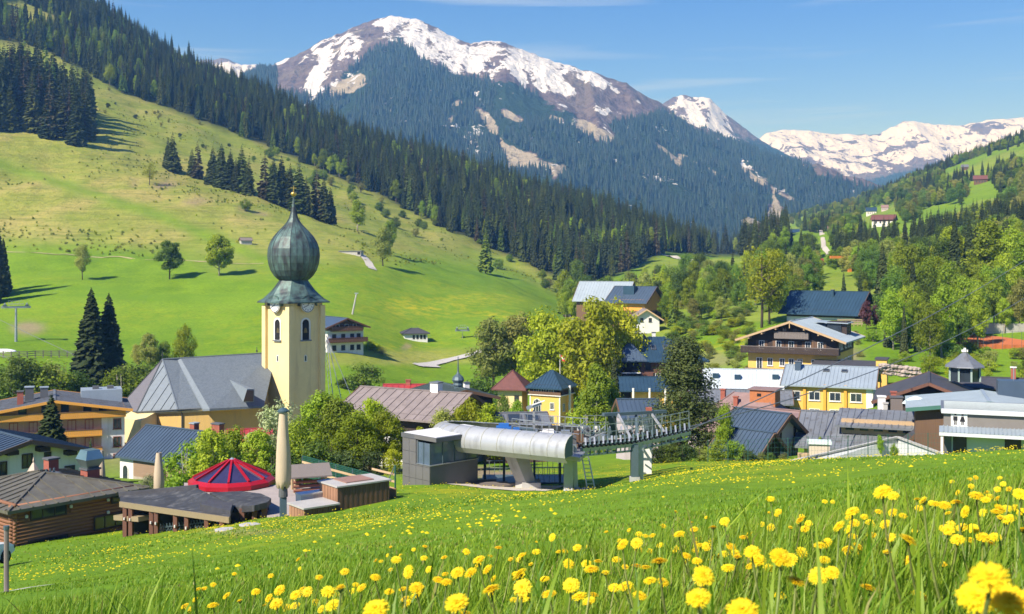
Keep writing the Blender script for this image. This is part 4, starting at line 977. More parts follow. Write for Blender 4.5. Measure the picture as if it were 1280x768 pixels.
# roof dormer of the nave
mb = MB(); q0, q1, q2, q3 = P(287, 475, 158.5), P(318, 486.5, 155.5), P(304, 503, 154.8), P(318, 503, 155.6)
mb.add([q0, P(309, 486.5, 154.8), q2, P(302, 503, 154.8), q1, q3], [(0, 2, 1), (0, 1, 4), (1, 2, 5, 4)]); wmesh(mb, 'dormer', M_SLATE_PALE)
mb = MB(); mb.add([P(308.5, 488, 154.75), P(317, 488, 155.3), P(316.5, 502, 155.3), P(304.5, 502, 154.7)], [(0, 3, 2, 1)]); wmesh(mb, 'dormer_shutter', M_WOOD_DARK)
for (px_, py_, d_) in ((203, 449, 164), (321, 444, 168)):
    mb = MB(); p = P(px_, py_, d_); mb.tube([p, p + Vector((0, 0, 1.2))], 0.05, 5).tube([p + Vector((0, 0, .5)), p + Vector((0, 0, .75))], 0.14, 6); wmesh(mb, 'ridge_finial', M_COPPER_DK)
# ------------------------------------------------------------------ left village: log hut, terrace bar, hotel, white house
hut = House('log_hut', 'reddish log cabin with low brown hip roof at the meadow edge', 17, 72, 26, 8.6, 9.5, 632, 590, 690, M_LOG, mat('olive_copper_sheet_roof', (0.150, 0.140, 0.105), 0.55, 0.3, 0.8, 0.2, dirt=(0.10, 0.085, 0.06)), 'hip', over=0.75, ref='fl', seam=0.85, cat='cabin', deep=0.05, wall_name='core_wall')
h = hut
for z_ in np.arange(-0.05, h.eh - 0.02, 0.235):      # logs, one by one, on the two seen sides
    if z_ < -0.04: pass
    MB().tube([(-h.W/2 - 0.3, -h.D/2 - 0.02, z_ + 0.12), (h.W/2 + 0.3, -h.D/2 - 0.02, z_ + 0.12)], 0.135, 8).build('log', M_LOG, h.root, smooth=True)
    MB().tube([(-h.W/2 - 0.02, -h.D/2 - 0.3, z_ + 0.235), (-h.W/2 - 0.02, h.D/2 + 0.3, z_ + 0.235)], 0.135, 8).build('log', M_LOG, h.root, smooth=True)
h.win('f', -2.05, h.eh - 1.15, 2.5, 0.85, M_WINFR_D, 2, out=0.2, sill=False)
h.win('f', 3.0, h.eh - 1.0, 1.1, 0.62, M_WINFR_D, 0, out=0.2, sill=False)
h.win('f', 2.35, h.eh - 2.62, 2.4, 0.95, M_WINFR_D, 2, out=0.2, sill=False)
h.win('f', -2.1, 0.05, 2.7, 0.5, M_WINFR_D, 3, out=0.2, sill=False)
for u in (-3.55, -0.55, 3.75):
    MB().box(u - 0.09, u + 0.09, -h.D/2 - 0.17, -h.D/2 - 0.1, h.eh - 1.1, h.eh - 0.2).build('carved_board', M_WOOD_RED, h.root)
for u, z_ in ((-0.5, h.eh - 0.75), (2.2, h.eh - 0.75), (2.2, h.eh - 1.6), (-3.55, h.eh - 0.9)):
    mb = MB(); mb.lathe([(0.10, 0), (0.10, 0.16), (0.05, 0.2)], 8); mb.build('wall_lamp', M_WINFR, h.root, (u, -h.D/2 - 0.22, z_))
def hut_pt(px, py, d): return h.root.matrix_basis.inverted() @ P(px, py, d)
bpy.context.view_layer.update()
h.chimney(0.5, -0.3, 0.95, h.rh - 0.2, M_BRICK, M_DGREY, name='chimney')
for k in range(3):
    o = MB(); o.tube([(0.2 + k*0.28, -0.3, h.rh - 0.08), (0.2 + k*0.28, -0.3, h.rh + 0.2)], 0.07, 6); o.build('flue_pipe', M_STEEL_DK, h.root)
c = h.chimney(3.15, -0.9, 0.95, h.rh - 0.15, M_BRICK, M_DGREY)
hd = MB(); z0 = h.rh + 1.13
hd.add([(1.05,-.4,z0),(2.05,-.4,z0),(2.05,.6,z0),(1.05,.6,z0),(0.72,-.75,z0+.75),(2.38,-.75,z0+.75),(2.38,.95,z0+.75),(0.72,.95,z0+.75),(1.0,-.45,z0+1.5),(2.1,-.45,z0+1.5),(2.1,.65,z0+1.5),(1.0,.65,z0+1.5)],
       [(0,1,5,4),(1,2,6,5),(2,3,7,6),(3,0,4,7),(4,5,9,8),(5,6,10,9),(6,7,11,10),(7,4,8,11),(8,9,10,11)])
hd.v = [(1.55 + (x - 1.55) * .85 + 1.6, y * .85 - 0.95, (z - z0) * .85 + h.rh - 0.02) for x, y, z in hd.v]; hd.build('chimney_hood', mat('verdigris_copper_sheet', (0.34, 0.45, 0.40), 0.3, 0.2, 1, 0.85), h.root)
h.chimney(1.7, 1.9, 0.75, h.rh + 0.45, M_BRICK, M_DGREY)

# lantern on a post behind the hut
lp = P(42, 610, 86); lan = empty('lantern', lp, 0, 'ornate black lantern with pale peaked cap above the log cabin roof', 'lamp')
MB().tube([(0, 0, -4), (0, 0, 0.5)], 0.07, 8).build('post', M_STEEL_DK, lan)
mb = MB()
for k in range(6):
    a = k*math.pi/3; mb.bar((0.22*math.cos(a), 0.22*math.sin(a), 0.5), (0.42*math.cos(a), 0.42*math.sin(a), 1.15), 0.05)
mb.build('cage', M_STEEL_DK, lan); mb = MB(); mb.lathe([(0.20, 0.52), (0.38, 1.12)], 6); mb.build('glass', glass('lamp_glass', (0.25, 0.25, 0.22)), lan)
mb = MB(); mb.lathe([(0.62, 1.15), (0.5, 1.25), (0.2, 1.75), (0.06, 1.95), (0.09, 2.1), (0.02, 2.35)], 6); mb.build('cap', mat('pale_copper_cap', (0.42, 0.34, 0.25), 0.5, 0.2), lan)

# white house
wh = House('white_house', 'white plastered house with broad low gable behind the log cabin', 31, 93, 22.5, 10.0, 11, 568.5, 540, 640, M_WPLAST, M_ROOF_BLUE, 'gable', 'y', over=1.1, ref='f', seam=0.7, barge=M_WOOD_BRN, over_g=1.3)
for u, z_, w, h_ in ((-1.9, wh.eh - 1.5, 0.9, 1.15), (0.2, wh.eh - 1.15, 0.9, 1.2), (1.9, wh.eh - 0.95, 0.6, 0.95), (-4.1, wh.eh - 1.7, 0.9, 1.1), (3.8, wh.eh - 2.6, 0.9, 1.2), (0.2, wh.eh - 3.9, 0.9, 1.2), (2.6, wh.eh - 3.9, 0.9, 1.2)): wh.win('f', u, z_, w, h_, M_WINFR_D, 1, sill=False)
for u in (-3.6, -1.3, 1.3, 3.6):
    z_ = wh.roofz(u, 0) - 0.42; MB().box(u - 0.35 if abs(u) > 2 else u - 0.45, u + 0.45, -wh.D/2 - 0.95, -wh.D/2, z_ - 0.35, z_ + 0.02).build('purlin_head', M_WOOD_DARK, wh.root)

# orange hotel
hot = House('orange_hotel', 'long hotel with orange timber balconies under a broad grey gable roof', 68, 138, 0, 16.4, 10, 513, 494, 592, M_WPLAST, M_ROOF_GREY, 'gable', 'y', over=0.9, ref='f', seam=0.8, barge=M_WOOD_ORG, over_g=1.3, upper=M_WOOD_ORG, upper_h=7.0, cat='hotel')
fh = (592 - 513) / F * 138 / 3.0
for lv, zb in enumerate((0.6, 2.75, 5.0)):
    for u in (-6.8, -4.6, -2.4, -0.2, 2.0, 4.0):
        hot.win('f', u, zb + 0.15, 1.0, 1.35, M_WINFR_R, 1, out=0.02, shut=M_WOOD_PALE if lv else None, sill=False)
    hot.win('f', 7.3, zb + 0.1, 0.95, 1.3, M_WINFR_R, 1, sill=True)
for zb, u, w in ((2.35, -1.3, 13.6), (4.6, -1.3, 13.6), (6.85, 0.0, 16.6)): hot.balcony('f', u, zb, w, M_WOOD_ORG, 1.0, 0.75, trim=M_WOOD_BRN)
MB().box(-8.1, 5.45, -hot.D/2 - 0.035, -hot.D/2 - 0.002, 0.2, 6.6).build('timber_cladding', M_WOOD_PALE, hot.root)
for u in (-3.6, -1.0, 1.2, 3.8, 5.6): hot.win('f', u, 7.35 + (0.0), 0.95, 1.15 if abs(u) < 5 else 0.7, M_WINFR_D, 0, out=0.05, sill=False)
hot.chimney(-3.9, -3, 0.7, hot.rh + 0.9, M_BRICK); hot.chimney(-2.9, -1, 1.0, hot.rh + 1.2, M_DGREY, M_ROOF_PALE); hot.chimney(-1.2, -1, 0.9, hot.rh + 1.1, M_DGREY, M_ROOF_PALE)
MB().box(3.2, 8.2, 0.5, 4.5, hot.eh, hot.rh + 0.35).build('roof_plant_room', M_ROOF_PALE, hot.root)
for x_ in (5.0, 6.8): MB().box(x_ - 0.4, x_ + 0.4, 1.6, 2.4, hot.rh + 0.352, hot.rh + 0.75).build('roof_vent', M_DGREY, hot.root)

# house with blue standing-seam roof in front of the church
ve = House('parish_house', 'low house with blue seamed roof and white arched door below the church', 150, 122, -52, 10.5, 7.5, 566, 536, 612, M_WPLAST, M_ROOF_BLUE, 'gable', 'x', over=0.45, ref='fl', seam=0.5, over_g=0.3)
MB().box(-3.0, 5.2, -ve.D/2 - 0.05, -ve.D/2 - 0.002, 1.7, ve.eh - 0.1).build('timber_cladding', wood('tan_timber', (0.30, 0.20, 0.13), 'x'), ve.root)
MB().box(-3.0, 5.2, -ve.D/2 - 0.06, -ve.D/2 - 0.002, -1, 1.698).build('stone_plinth', mat('stone_plinth', (0.40, 0.34, 0.27), 0.9, 0.25, 2, 0, 0.5), ve.root)
ve.win('f', -4.3, 0.6, 0.95, 2.2, M_WPLAST, 0, arch=True); ve.win('f', 1.6, 1.9, 1.2, 1.0, M_WINFR_D, 1, out=0.06); ve.win('f', 3.6, 1.9, 0.9, 1.0, M_WINFR_D, 1, out=0.06)
ve.chimney(1.6, 0.6, 0.7, ve.rh + 0.6, M_BRICK, M_ROOF_PALE); ve.chimney(4.6, 1.2, 1.2, ve.rh + 0.7, M_BRICK, M_DGREY, d=0.7)
# low red-roofed annex and wall right of it
an = House('red_roof_annex', 'small annex with rusty red roof half hidden by bushes below the church', 318, 135, 0, 6, 5, 545, 536, 575, M_OCHRE, M_ROOF_RED, 'gable', 'x', over=0.3, seam=0.6)

# ------------------------------------------------------------------ terrace bar with shingled flat roof
M_SHING = mat('grey_bitumen_shingles', (0.048, 0.050, 0.053), 0.7, 0.5, 1.2, 0, 0.4, dirt=(0.13, 0.13, 0.125))
bar0 = P(222, 668, 71); tb = empty('terrace_bar', bar0, 0, 'long low bar with grey shingled roof and dark open front beside the log cabin', 'building')
def tbm(mb, name, m, parent=tb, **k):
    mb.v = [tuple(Vector(v) - bar0) for v in mb.v]; return mb.build(name, m, parent, **k)
r1 = [P(150, 627, 71), P(286, 647.5, 64.5), P(292, 633.5, 67), P(247, 610.5, 72.5), P(150, 620, 74.5)]
mb = MB(); mb.slab(r1, 0.16); tbm(mb, 'roof', M_SHING)
mb = MB(); mb.bar(P(150, 630.5, 70.9), P(287, 650.5, 64.4), 0.12, 0.34); tbm(mb, 'fascia', wood('tan_fascia', (0.27, 0.21, 0.12), 'x'))
mb = MB(); mb.bar(P(150, 618.5, 74.6), P(247, 609, 72.6), 0.25, 0.3); tbm(mb, 'rear_parapet', M_ROOF_DARK)
mb = MB(); mb.slab([P(250, 630, 67), P(288, 639, 65), P(291, 629, 67), P(262, 624, 69)], 0.55); tbm(mb, 'roof_step', M_ROOF_DARK)
rp_ = [P(292, 634, 67), P(318, 632, 66), P(334, 628, 66.5), P(339, 623, 68), P(326, 617, 70), P(300, 614, 71.5), P(262, 616, 71.5)]
mb = MB(); mb.slab(rp_, 0.35); tbm(mb, 'rounded_roof', M_SHING)
mb = MB()
a, b = P(153, 634, 72.5), P(290, 652, 66.2)
mb.add([a, b, Vector((b.x, b.y, b.z - 4)), Vector((a.x, a.y, a.z - 4))], [(0, 3, 2, 1)]); tbm(mb, 'rear_wall', M_DARK)  # near-black wall colour stands in for the deep shade under the roof
c_ = P(336, 630, 68); mb = MB(); mb.add([b, c_, Vector((c_.x, c_.y, c_.z - 3)), Vector((b.x, b.y, b.z - 3))], [(0, 3, 2, 1)]); tbm(mb, 'curved_wall', M_WOOD_DARK)
for i, px_ in enumerate((156, 163, 189, 195, 219, 233, 258, 277)):
    t = (px_ - 150) / 137; top = P(150, 632, 70.9).lerp(P(287, 652, 64.4), t)
    x_ = (px_ - 640) / F * top.y
    mb = MB(); mb.box(x_ - 0.12, x_ + 0.12, top.y - 0.05, top.y + 0.28, top.z - 2.2, top.z - 0.05); tbm(mb, 'pillar', M_WOOD_RED)
    mb = MB(); mb.lathe([(0.05, top.z - 0.85), (0.05, top.z - 0.7)], 8, c=(x_, top.y - 0.1)); tbm(mb, 'pillar_lamp', M_WINFR)
for px_ in (302, 318, 330):
    p = P(px_, 636, 66.6); mb = MB(); mb.box(p.x - 0.15, p.x + 0.15, p.y, p.y + 0.3, p.z - 2.2, p.z); tbm(mb, 'pillar', M_WOOD_RED)
mb = MB(); mb.bar(P(150, 646, 72), P(181, 648, 70), 0.9, 0.3); tbm(mb, 'side_canopy', wood('tan_fascia', (0.27, 0.21, 0.12), 'x'))
# low iron garden fence in front of the bar
gf = empty('iron_fence', P(230, 660, 68), 0, 'low curly iron fence along the grass before the terrace bar', 'fence'); g0 = P(230, 660, 68)
for i in range(20):
    t = i / 19; px_ = 199 + 72 * t; p = gpt(px_, 69.5 - 3.6 * t) - g0
    mb = MB(); mb.bar(p + Vector((-.14, 0, -.1)), p + Vector((.12, 0, .5)), 0.035).bar(p + Vector((.14, 0, -.1)), p + Vector((-.12, 0, .5)), 0.035); mb.build('picket', M_STEEL_DK, gf)
mb = MB(); mb.bar(gpt(198, 69.6) - g0 + Vector((0, 0, .28)), gpt(272, 65.8) - g0 + Vector((0, 0, .28)), 0.05); mb.build('rail', M_STEEL_DK, gf)

# ------------------------------------------------------------------ red glass pavilion
M_RED = mat('red_lacquer', (0.36, 0.008, 0.018), 0.4, 0.12, 1.0)
M_PGL = glass('pavilion_dark_glass', (0.035, 0.030, 0.075), 0.05)
pd = 76.0; pk = pd / F
pav = empty('pavilion', P(290, 622, pd), R(9), 'round bar pavilion with bright red frame and dark glass cone roof', 'pavilion')
def prz(r): return (622 - r) * pk
NP = 12; Rr = 50 * pk; Rw = 46 * pk; er_, tr_ = 47.5 * pk, 4 * pk
for k in range(NP):
    a0, a1 = 2*math.pi*k/NP, 2*math.pi*(k+1)/NP
    c = lambda r, a, z: (r*math.cos(a), r*math.sin(a), z)
    MB().add([c(er_, a0, prz(596)), c(er_, a1, prz(596)), c(tr_, a1, prz(576)), c(tr_, a0, prz(576))], [(0, 1, 2, 3)]).build('roof_pane', M_PGL, pav)
    MB().bar(c(er_, a0, prz(596) + .06), c(tr_, a0, prz(576) + .06), 0.13, 0.14).build('roof_rib', M_RED, pav)
    mb = MB(); mb.add([c(Rr*1.07, a0, prz(599.5)), c(Rr*1.07, a1, prz(599.5)), c(er_, a1, prz(595.5)), c(er_, a0, prz(595.5)), c(Rr*1.07, a0, prz(604.5)), c(Rr*1.07, a1, prz(604.5)), c(Rw, a1, prz(604)), c(Rw, a0, prz(604))],
               [(0,1,2,3),(4,5,1,0),(7,6,5,4)]); mb.build('eaves_panel', M_RED, pav)
    MB().bar(c(Rw, a0, -1.2), c(Rw, a0, prz(604)), 0.2).build('post', M_RED, pav)
    mx_ = (a0 + a1) / 2; MB().bar(c(Rw*0.97, mx_, -1.2), c(Rw*0.97, mx_, prz(604)), 0.1).build('mullion', M_RED, pav)
    MB().add([c(Rw*0.985, a0, -1.2), c(Rw*0.985, a1, -1.2), c(Rw*0.985, a1, prz(604)), c(Rw*0.985, a0, prz(604))], [(0, 1, 2, 3)]).build('wall_pane', glass('pavilion_glass', (0.10, 0.11, 0.13)), pav)
    MB().bar(c(Rw*1.0, a0, 0.25), c(Rw*1.0, a1, 0.25), 0.1, 0.2).build('wall_rail', M_RED, pav)
mb = MB(); mb.lathe([(tr_*1.3, prz(577)), (tr_*1.1, prz(575)), (0.03, prz(572))], 12); mb.build('roof_cap', mat('grey_blue_cap', (0.22, 0.26, 0.32), 0.4, 0.1), pav)

# ------------------------------------------------------------------ closed parasols
M_CANVAS = mat('beige_canvas', (0.50, 0.40, 0.275), 0.9, 0.14, 1.4, 0, 0.2, stretch=(3, 3, 0.4))
def parasol(px, base, top, d, wid, label, cap=True, socket=True):
    k = d / F; h = (base - top) * k; o = empty('closed_parasol', P(px, base, d), 0.3, label, 'parasol')
    w = wid * k / 2; n = 30; z0 = h * (0.27 if socket else 0.02); mb = MB(); vs = []
    prof = [(0.5, 0.0), (0.86, 0.02), (0.98, 0.10), (1.0, 0.25), (0.92, 0.45), (0.78, 0.65), (0.62, 0.85), (0.54, 0.97), (0.50, 1.0)]
    for r_, t in prof:
        for j in range(n):
            a = 2*math.pi*j/n; rr_ = w * r_ * (1 + 0.10 * (1 - t * 0.7) * math.cos(j * math.pi) * 0.6 + 0.05 * math.sin(3*a + t*7))
            vs.append((rr_*math.cos(a), rr_*math.sin(a), z0 + (h - z0) * t + (0.02 * h * math.cos(5*a) if t < 0.03 else 0)))
    mb.add(vs, [(i*n+j, i*n+(j+1)%n, (i+1)*n+(j+1)%n, (i+1)*n+j) for i in range(len(prof)-1) for j in range(n)]); mb.build('canopy', M_CANVAS, o, smooth=True)
    if cap:
        c = MB(); c.lathe([(w*0.52, h), (w*0.78, h + 0.02), (w*0.78, h + 0.10), (w*0.45, h + 0.22), (0.05, h + 0.27)], 16); c.build('cap', mat('petrol_plastic', (0.045, 0.085, 0.105), 0.5, 0.1), o)
    if socket:
        s = MB(); s.lathe([(w*0.62, -0.4), (w*0.62, h*0.17), (w*0.5, h*0.175)], 4, rot=math.pi/4); s.build('base', mat('blue_grey_steel', (0.075, 0.115, 0.150), 0.45, 0.1), o)
        s = MB(); s.lathe([(w*0.62, h*0.178), (w*0.62, h*0.20), (w*0.56, h*0.27)], 12); s.build('collar', M_DGREY, o)
    MB().tube([(0, 0, -0.4), (0, 0, h)], 0.06, 8).build('pole', M_METAL, o); return o
parasol(354, 644, 515.5, 66, 18.5, 'tall closed beige parasol on a blue grey base beside the red pavilion')
parasol(198.5, 616, 566, 80, 12.5, 'closed beige parasol in front of the low blue roofed house', False, False)
parasol(127, 610, 563, 84, 9, 'slim closed beige parasol behind the cabin chimney hood', False, False)

# ------------------------------------------------------------------ terrace floor, serving counters, little shelter, net fence
tf_ = MB(); poly = [P(230, 640, 72.5), P(335, 645, 66.5), P(350, 648, 64.8), P(420, 648, 63.5), P(500, 628, 69), P(470, 606, 74), P(380, 608, 75.5), P(230, 620, 76.5)]
zt = sum(p.z for p in poly) / len(poly)
tf_ = MB(); tf_.slab([Vector((p.x, p.y, -14.95)) for p in poly], 1.2); tag(tf_.build('terrace_paving', mat('terrace_paving', (0.36, 0.31, 0.28), 0.9, 0.2, 1.5)), None, None, None, 'structure')
TZ = -14.95
def counter(name, label, px, d, yaw, W, D, H, top_m):
    x = (px - 640) / F * d; o = empty(name, (x, d, TZ), R(yaw), label, 'counter')
    MB().box(-W/2 + .03, W/2 - .03, -D/2 + .03, D/2 - .03, -0.6, H).build('core', M_WOOD_DARK, o)
    sp = 0.17
    for k in range(int(W / sp)):
        x0 = -W/2 + k * sp; MB().box(x0 + .01, x0 + sp - .008, -D/2 - 0.012 * (k % 2), -D/2 + .028, -0.5, H - 0.01).build('plank', M_WOOD_BRN, o)
    for k in range(int(D / sp)):
        y0 = -D/2 + k * sp; MB().box(-W/2 - 0.012 * (k % 2), -W/2 + .028, y0 + .01, y0 + sp - .008, -0.5, H - 0.01).build('plank', wood('sunlit_end_plank', (0.34, 0.18, 0.10)), o)  # end planks coloured lighter to paint in the sun on that side
    MB().box(-W/2 - .08, W/2 + .08, -D/2 - .08, D/2 + .08, H + .002, H + .09).build('counter_top', top_m, o); return o
M_TOP = mat('weathered_grey_top', (0.44, 0.42, 0.38), 0.6, 0.2, 1.0)
c1 = counter('serving_counter', 'small wooden serving counter with grey top beside the tall parasol', 392, 65.2, 38, 2.2, 1.9, 0.95, M_TOP)
c2 = counter('bar_kiosk', 'large plank clad bar block with pale top next to the green net fence', 443, 68.0, 38, 3.6, 2.3, 1.75, M_TOP)
MB().box(-0.95, 0.95, -0.7, 0.9, 1.842, 1.9).build('recess_panel', mat('faded_red_panel', (0.30, 0.17, 0.13), 0.7, 0.2), c2)
x = (385 - 640) / F * 66.5; bx = empty('white_chest', (x, 67.3, TZ), R(38), 'white lidded chest behind the small serving counter', 'chest')
MB().box(-0.8, 0.8, -0.35, 0.35, 0, 1.15).build('body', W_WHITE, bx); MB().box(-0.83, 0.83, -0.38, 0.38, 1.152, 1.25).build('lid', W_WHITE, bx)
sh = empty('rustic_shelter', ((386 - 640) / F * 74, 74, TZ), R(20), 'small rustic log shelter with weathered shingle roof behind the counters', 'shelter')
for x_ in (-1.0, 1.0):
    for y_ in (-0.6, 0.6): MB().tube([(x_, y_, -0.3), (x_, y_, 1.15)], 0.09, 8).build('post', M_WOOD_LT, sh)
for s_ in (-1, 1):
    MB().slab([(-1.35, s_*-0.0, 1.75), (1.35, 0, 1.75), (1.35, s_*1.1, 1.1), (-1.35, s_*1.1, 1.1)] if s_ > 0 else [(1.35, 0, 1.75), (-1.35, 0, 1.75), (-1.35, -1.1, 1.1), (1.35, -1.1, 1.1)], 0.09).build('roof_slope', M_WOOD_GREY, sh)
for z_ in (0.15, 0.42, 0.69): MB().tube([(-1.1, -0.62, z_), (1.1, -0.62, z_)], 0.11, 8).build('log', wood('trough_log', (0.26, 0.10, 0.06), 'x'), sh)
# green net fence
nf = empty('net_fence', gpt(420, 78), 0, 'dark green net fence with wooden rails climbing behind the bar block', 'fence'); n0 = gpt(420, 78)
M_NET = mat('green_netting', (0.012, 0.085, 0.055), 0.8, 0.3, 3)
top_l, top_r = (378, 570), (483, 597)
prev = None
for i in range(6):
    t = i / 5; px_ = 378 + 105 * t; d_ = 84 - 10 * t; topz = (HZ - (570 + 27 * t)) / F * d_; b = gpt(px_, d_)
    p = Vector((b.x, d_, topz)); MB().tube([p - n0, Vector((b.x, d_, b.z - 0.3)) - n0], 0.05, 6).build('post', M_STEEL_DK, nf)
    if prev is not None:
        q = prev; zl = 1.5
        mb = MB()
        for s_ in range(13): 
            z0_ = s_ / 12; mb.bar(q - n0 - Vector((0, 0, zl * z0_)), p - n0 - Vector((0, 0, zl * z0_)), 0.02, 0.06)
        for s_ in range(25):
            a = q.lerp(p, s_ / 24) - n0; mb.bar(a, a - Vector((0, 0, zl)), 0.05, 0.02)
        tag(mb.build('net', M_NET, nf), None, None, None, 'stuff')
        for k in (0.45, 1.0): MB().bar(q - n0 - Vector((0, .05, k)), p - n0 - Vector((0, .05, k)), 0.05, 0.16).build('rail', M_WOOD_LT, nf)
    prev = p
ef = empty('fence_end', gpt(494, 70), 0, 'short green end post with wire brace and wooden rails beside the bar block', 'fence'); e0 = gpt(494, 70)
MB().tube([(0, 0, -0.3), (0, 0, 2.0)], 0.06, 6).build('post', mat('green_post', (0.03, 0.10, 0.07), 0.5, 0.1), ef); MB().bar((-0.05, 0, 1.9), (-0.85, 0.3, 0.1), 0.05).build('brace', M_STEEL_DK, ef)
for k in (0.5, 0.95, 1.4): MB().bar((0, 0.05, k), (-1.6, 1.2, k + 0.15), 0.04, 0.13).build('rail', M_WOOD_LT, ef)
MB().box(-0.45, 0.05, -0.3, 0.3, -0.2, 0.55).build('weight_block', wood('orange_block', (0.40, 0.20, 0.08)), ef)
# flat stones in the meadow
for px_, py_, lab in ((282, 663, 'flat pale stone slab in the meadow below the terrace bar'), (312, 657, 'flat pale stone slab in the meadow below the tall parasol')):
    p = gray(px_, py_, 40, 75); mb = MB(); mb.lathe([(0.5, -0.1), (0.55, 0.04), (0.42, 0.07)], 7, rot=0.3); o = mb.build('stone_slab', M_CONC, None, p); o.scale = (1.1, 1.0, 1); tag(o, lab, 'stone')

# parked car, marker pole, footpath at the left border
cp = gray(-4, 712, 40, 90); car = empty('parked_car', cp + Vector((-1.2, 0, 0)), R(75), 'white car cut off by the left border below the log cabin', 'car')
def car_parts(root, paint):
    b = MB(); sec = [(-2.0, .45, .75), (-1.9, .32, .95), (-1.0, .28, 1.0), (0.9, .28, .98), (1.75, .3, .85), (2.05, .42, .68)]
    vs = []
    for x_, zl, zh in sec:
        wv = 0.86 if abs(x_) < 1.5 else 0.74
        vs += [(x_, -wv, zl), (x_, wv, zl), (x_, wv, (zl+zh)/2 + .1), (x_, wv*0.93, zh), (x_, -wv*0.93, zh), (x_, -wv, (zl+zh)/2 + .1)]
    b.add(vs, [(i*6+j, i*6+(j+1)%6, (i+1)*6+(j+1)%6, (i+1)*6+j) for i in range(5) for j in range(6)] + [(5,4,3,2,1,0), tuple(range(30, 36))]); b.build('body', paint, root)
    c = MB(); c.add([(-1.75,-.78,.97),(-1.75,.78,.97),(0.95,.78,.99),(0.95,-.78,.99),(-1.35,-.62,1.45),(-1.35,.62,1.45),(0.1,.62,1.47),(0.1,-.62,1.47)], [(0,1,5,4),(1,2,6,5),(2,3,7,6),(3,0,4,7)]); c.build('windows', GLASS, root)
    MB().box(-1.4, 0.12, -.63, .63, 1.455, 1.5).build('roof', paint, root)
    for x_ in (-1.25, 1.25):
        for y_ in (-.82, .82):
            w = MB(); w.tube([(x_, y_ - .1, .32), (x_, y_ + .1, .32)], .32, 16); o = w.build('wheel', mat('tyre_rubber', (0.02, 0.02, 0.02), 0.9, 0.1), root)
            w = MB(); w.tube([(x_, y_ - .11, .32), (x_, y_ + .11, .32)], .19, 12); w.build('rim', M_METAL, o)
    for y_ in (-.6, .6): MB().box(1.98, 2.07, y_ - .16, y_ + .16, .55, .7).build('headlight', GLASS, root)
car_parts(car, mat('white_car_paint', (0.75, 0.75, 0.76), 0.25, 0.03))
mp_ = gray(8, 752, 20, 60); o = empty('marker_pole', mp_, 0, 'thin grey marker pole in the grass at the lower left border', 'pole')
MB().tube([(0, 0, -0.3), (0, 0, 1.15)], 0.045, 8).build('shaft', M_WOOD_GREY, o); MB().tube([(0, 0, 1.152), (0, 0, 1.22)], 0.055, 8).build('cap', M_STEEL_DK, o)
# narrow gravel footpath
def strip(name, pts, width, m, lift=0.05, parent=None, n=8):
    """ribbon draped over the ground through surveyed points"""
    P3 = [Vector(p) for p in pts]; fine = []
    for a, b in zip(P3[:-1], P3[1:]):
        for k in range(n): fine.append(a.lerp(b, k / n))
    fine.append(P3[-1]); vs = []; L_ = len(fine)
    for i, p in enumerate(fine):
        t = (fine[min(i+1, L_-1)] - fine[max(i-1, 0)]); t.z = 0; t.normalize(); s_ = Vector((-t.y, t.x, 0))
        for k in (-1, -0.33, 0.33, 1):
            q = p + s_ * (width / 2 * k); vs.append((q.x, q.y, gz(q.x, q.y) + lift))
    mb = MB(); mb.add(vs, [(i*4+j, i*4+j+1, (i+1)*4+j+1, (i+1)*4+j) for i in range(L_-1) for j in range(3)])
    return tag(mb.build(name, m, parent), None, None, None, 'structure')
M_PATH = mat('pale_gravel', (0.46, 0.44, 0.40), 0.95, 0.2, 2.0)
strip('footpath', [gray(-30, 756, 20, 60), gray(40, 750, 20, 60), gray(90, 744, 20, 60), gray(140, 739, 20, 60)], 0.34, M_PATH, 0.05)
# ------------------------------------------------------------------ chairlift valley station
SD = 80.0; rt_ = random.Random(3)
S0 = gpt(640, 80); st = empty('chairlift_station', S0, 0, 'chairlift valley station with rounded silver hood and steel wheel tracks', 'lift station')
M_HOOD = mat('silver_grey_hood', (0.42, 0.43, 0.43), 0.38, 0.12, 0.8, 0.3, 0.05, dirt=(0.26, 0.26, 0.25))
M_HOOD_IN = mat('hood_lower_skirt', (0.36, 0.36, 0.31), 0.5, 0.1)
def sm_(mb, name, m, parent=st, **k):
    mb.v = [tuple(Vector(v) - S0) for v in mb.v]; return mb.build(name, m, parent, **k)
# office cabin
oc = empty('control_cabin', P(538, 604, 77), R(44), 'dark grey panelled control cabin with corner window beside the lift station', 'cabin')
def cz_(r): return (604 - r) * 77 / F
# local +x runs to the right-rear, local -x wall is the sun-lit one
Wc, Dc, Hc = 4.4, 3.0, cz_(552)
o = MB().box(0, Wc, 0.0, Dc, -1.0, cz_(583)); o.build('lower_wall', M_DGREY, oc)
MB().box(0, Wc, 1.35, Dc, cz_(583) + .002, Hc).build('rear_wall', M_DGREY, oc)
M_PANEL = mat('warm_grey_panel', (0.135, 0.132, 0.125), 0.6, 0.12, 1.0)
nb_ = 4
for i in range(4):       # facade panels of the lit side
    y0, y1 = Dc * i / 4 , Dc * (i + 1) / 4
    for j in range(4):
        z0, z1 = -0.8 + (Hc + 0.8) * j / 4, -0.8 + (Hc + 0.8) * (j + 1) / 4
        if i < 2 and z1 > cz_(583) + .1: 
            z1 = min(z1, cz_(583))
            if z1 <= z0 + 0.05: continue
        MB().box(-0.06, -0.003, y0 + .012, y1 - .012, z0 + .012, z1 - .012).build('facade_panel', M_PANEL, oc)
MB().add([(-0.01, 0.02, cz_(582)), (-0.01, 1.33, cz_(582)), (-0.01, 1.33, cz_(555)), (-0.01, 0.02, cz_(555))], [(0, 1, 2, 3)]).build('corner_window', glass('cabin_glass', (0.10, 0.14, 0.18), 0.03), oc)
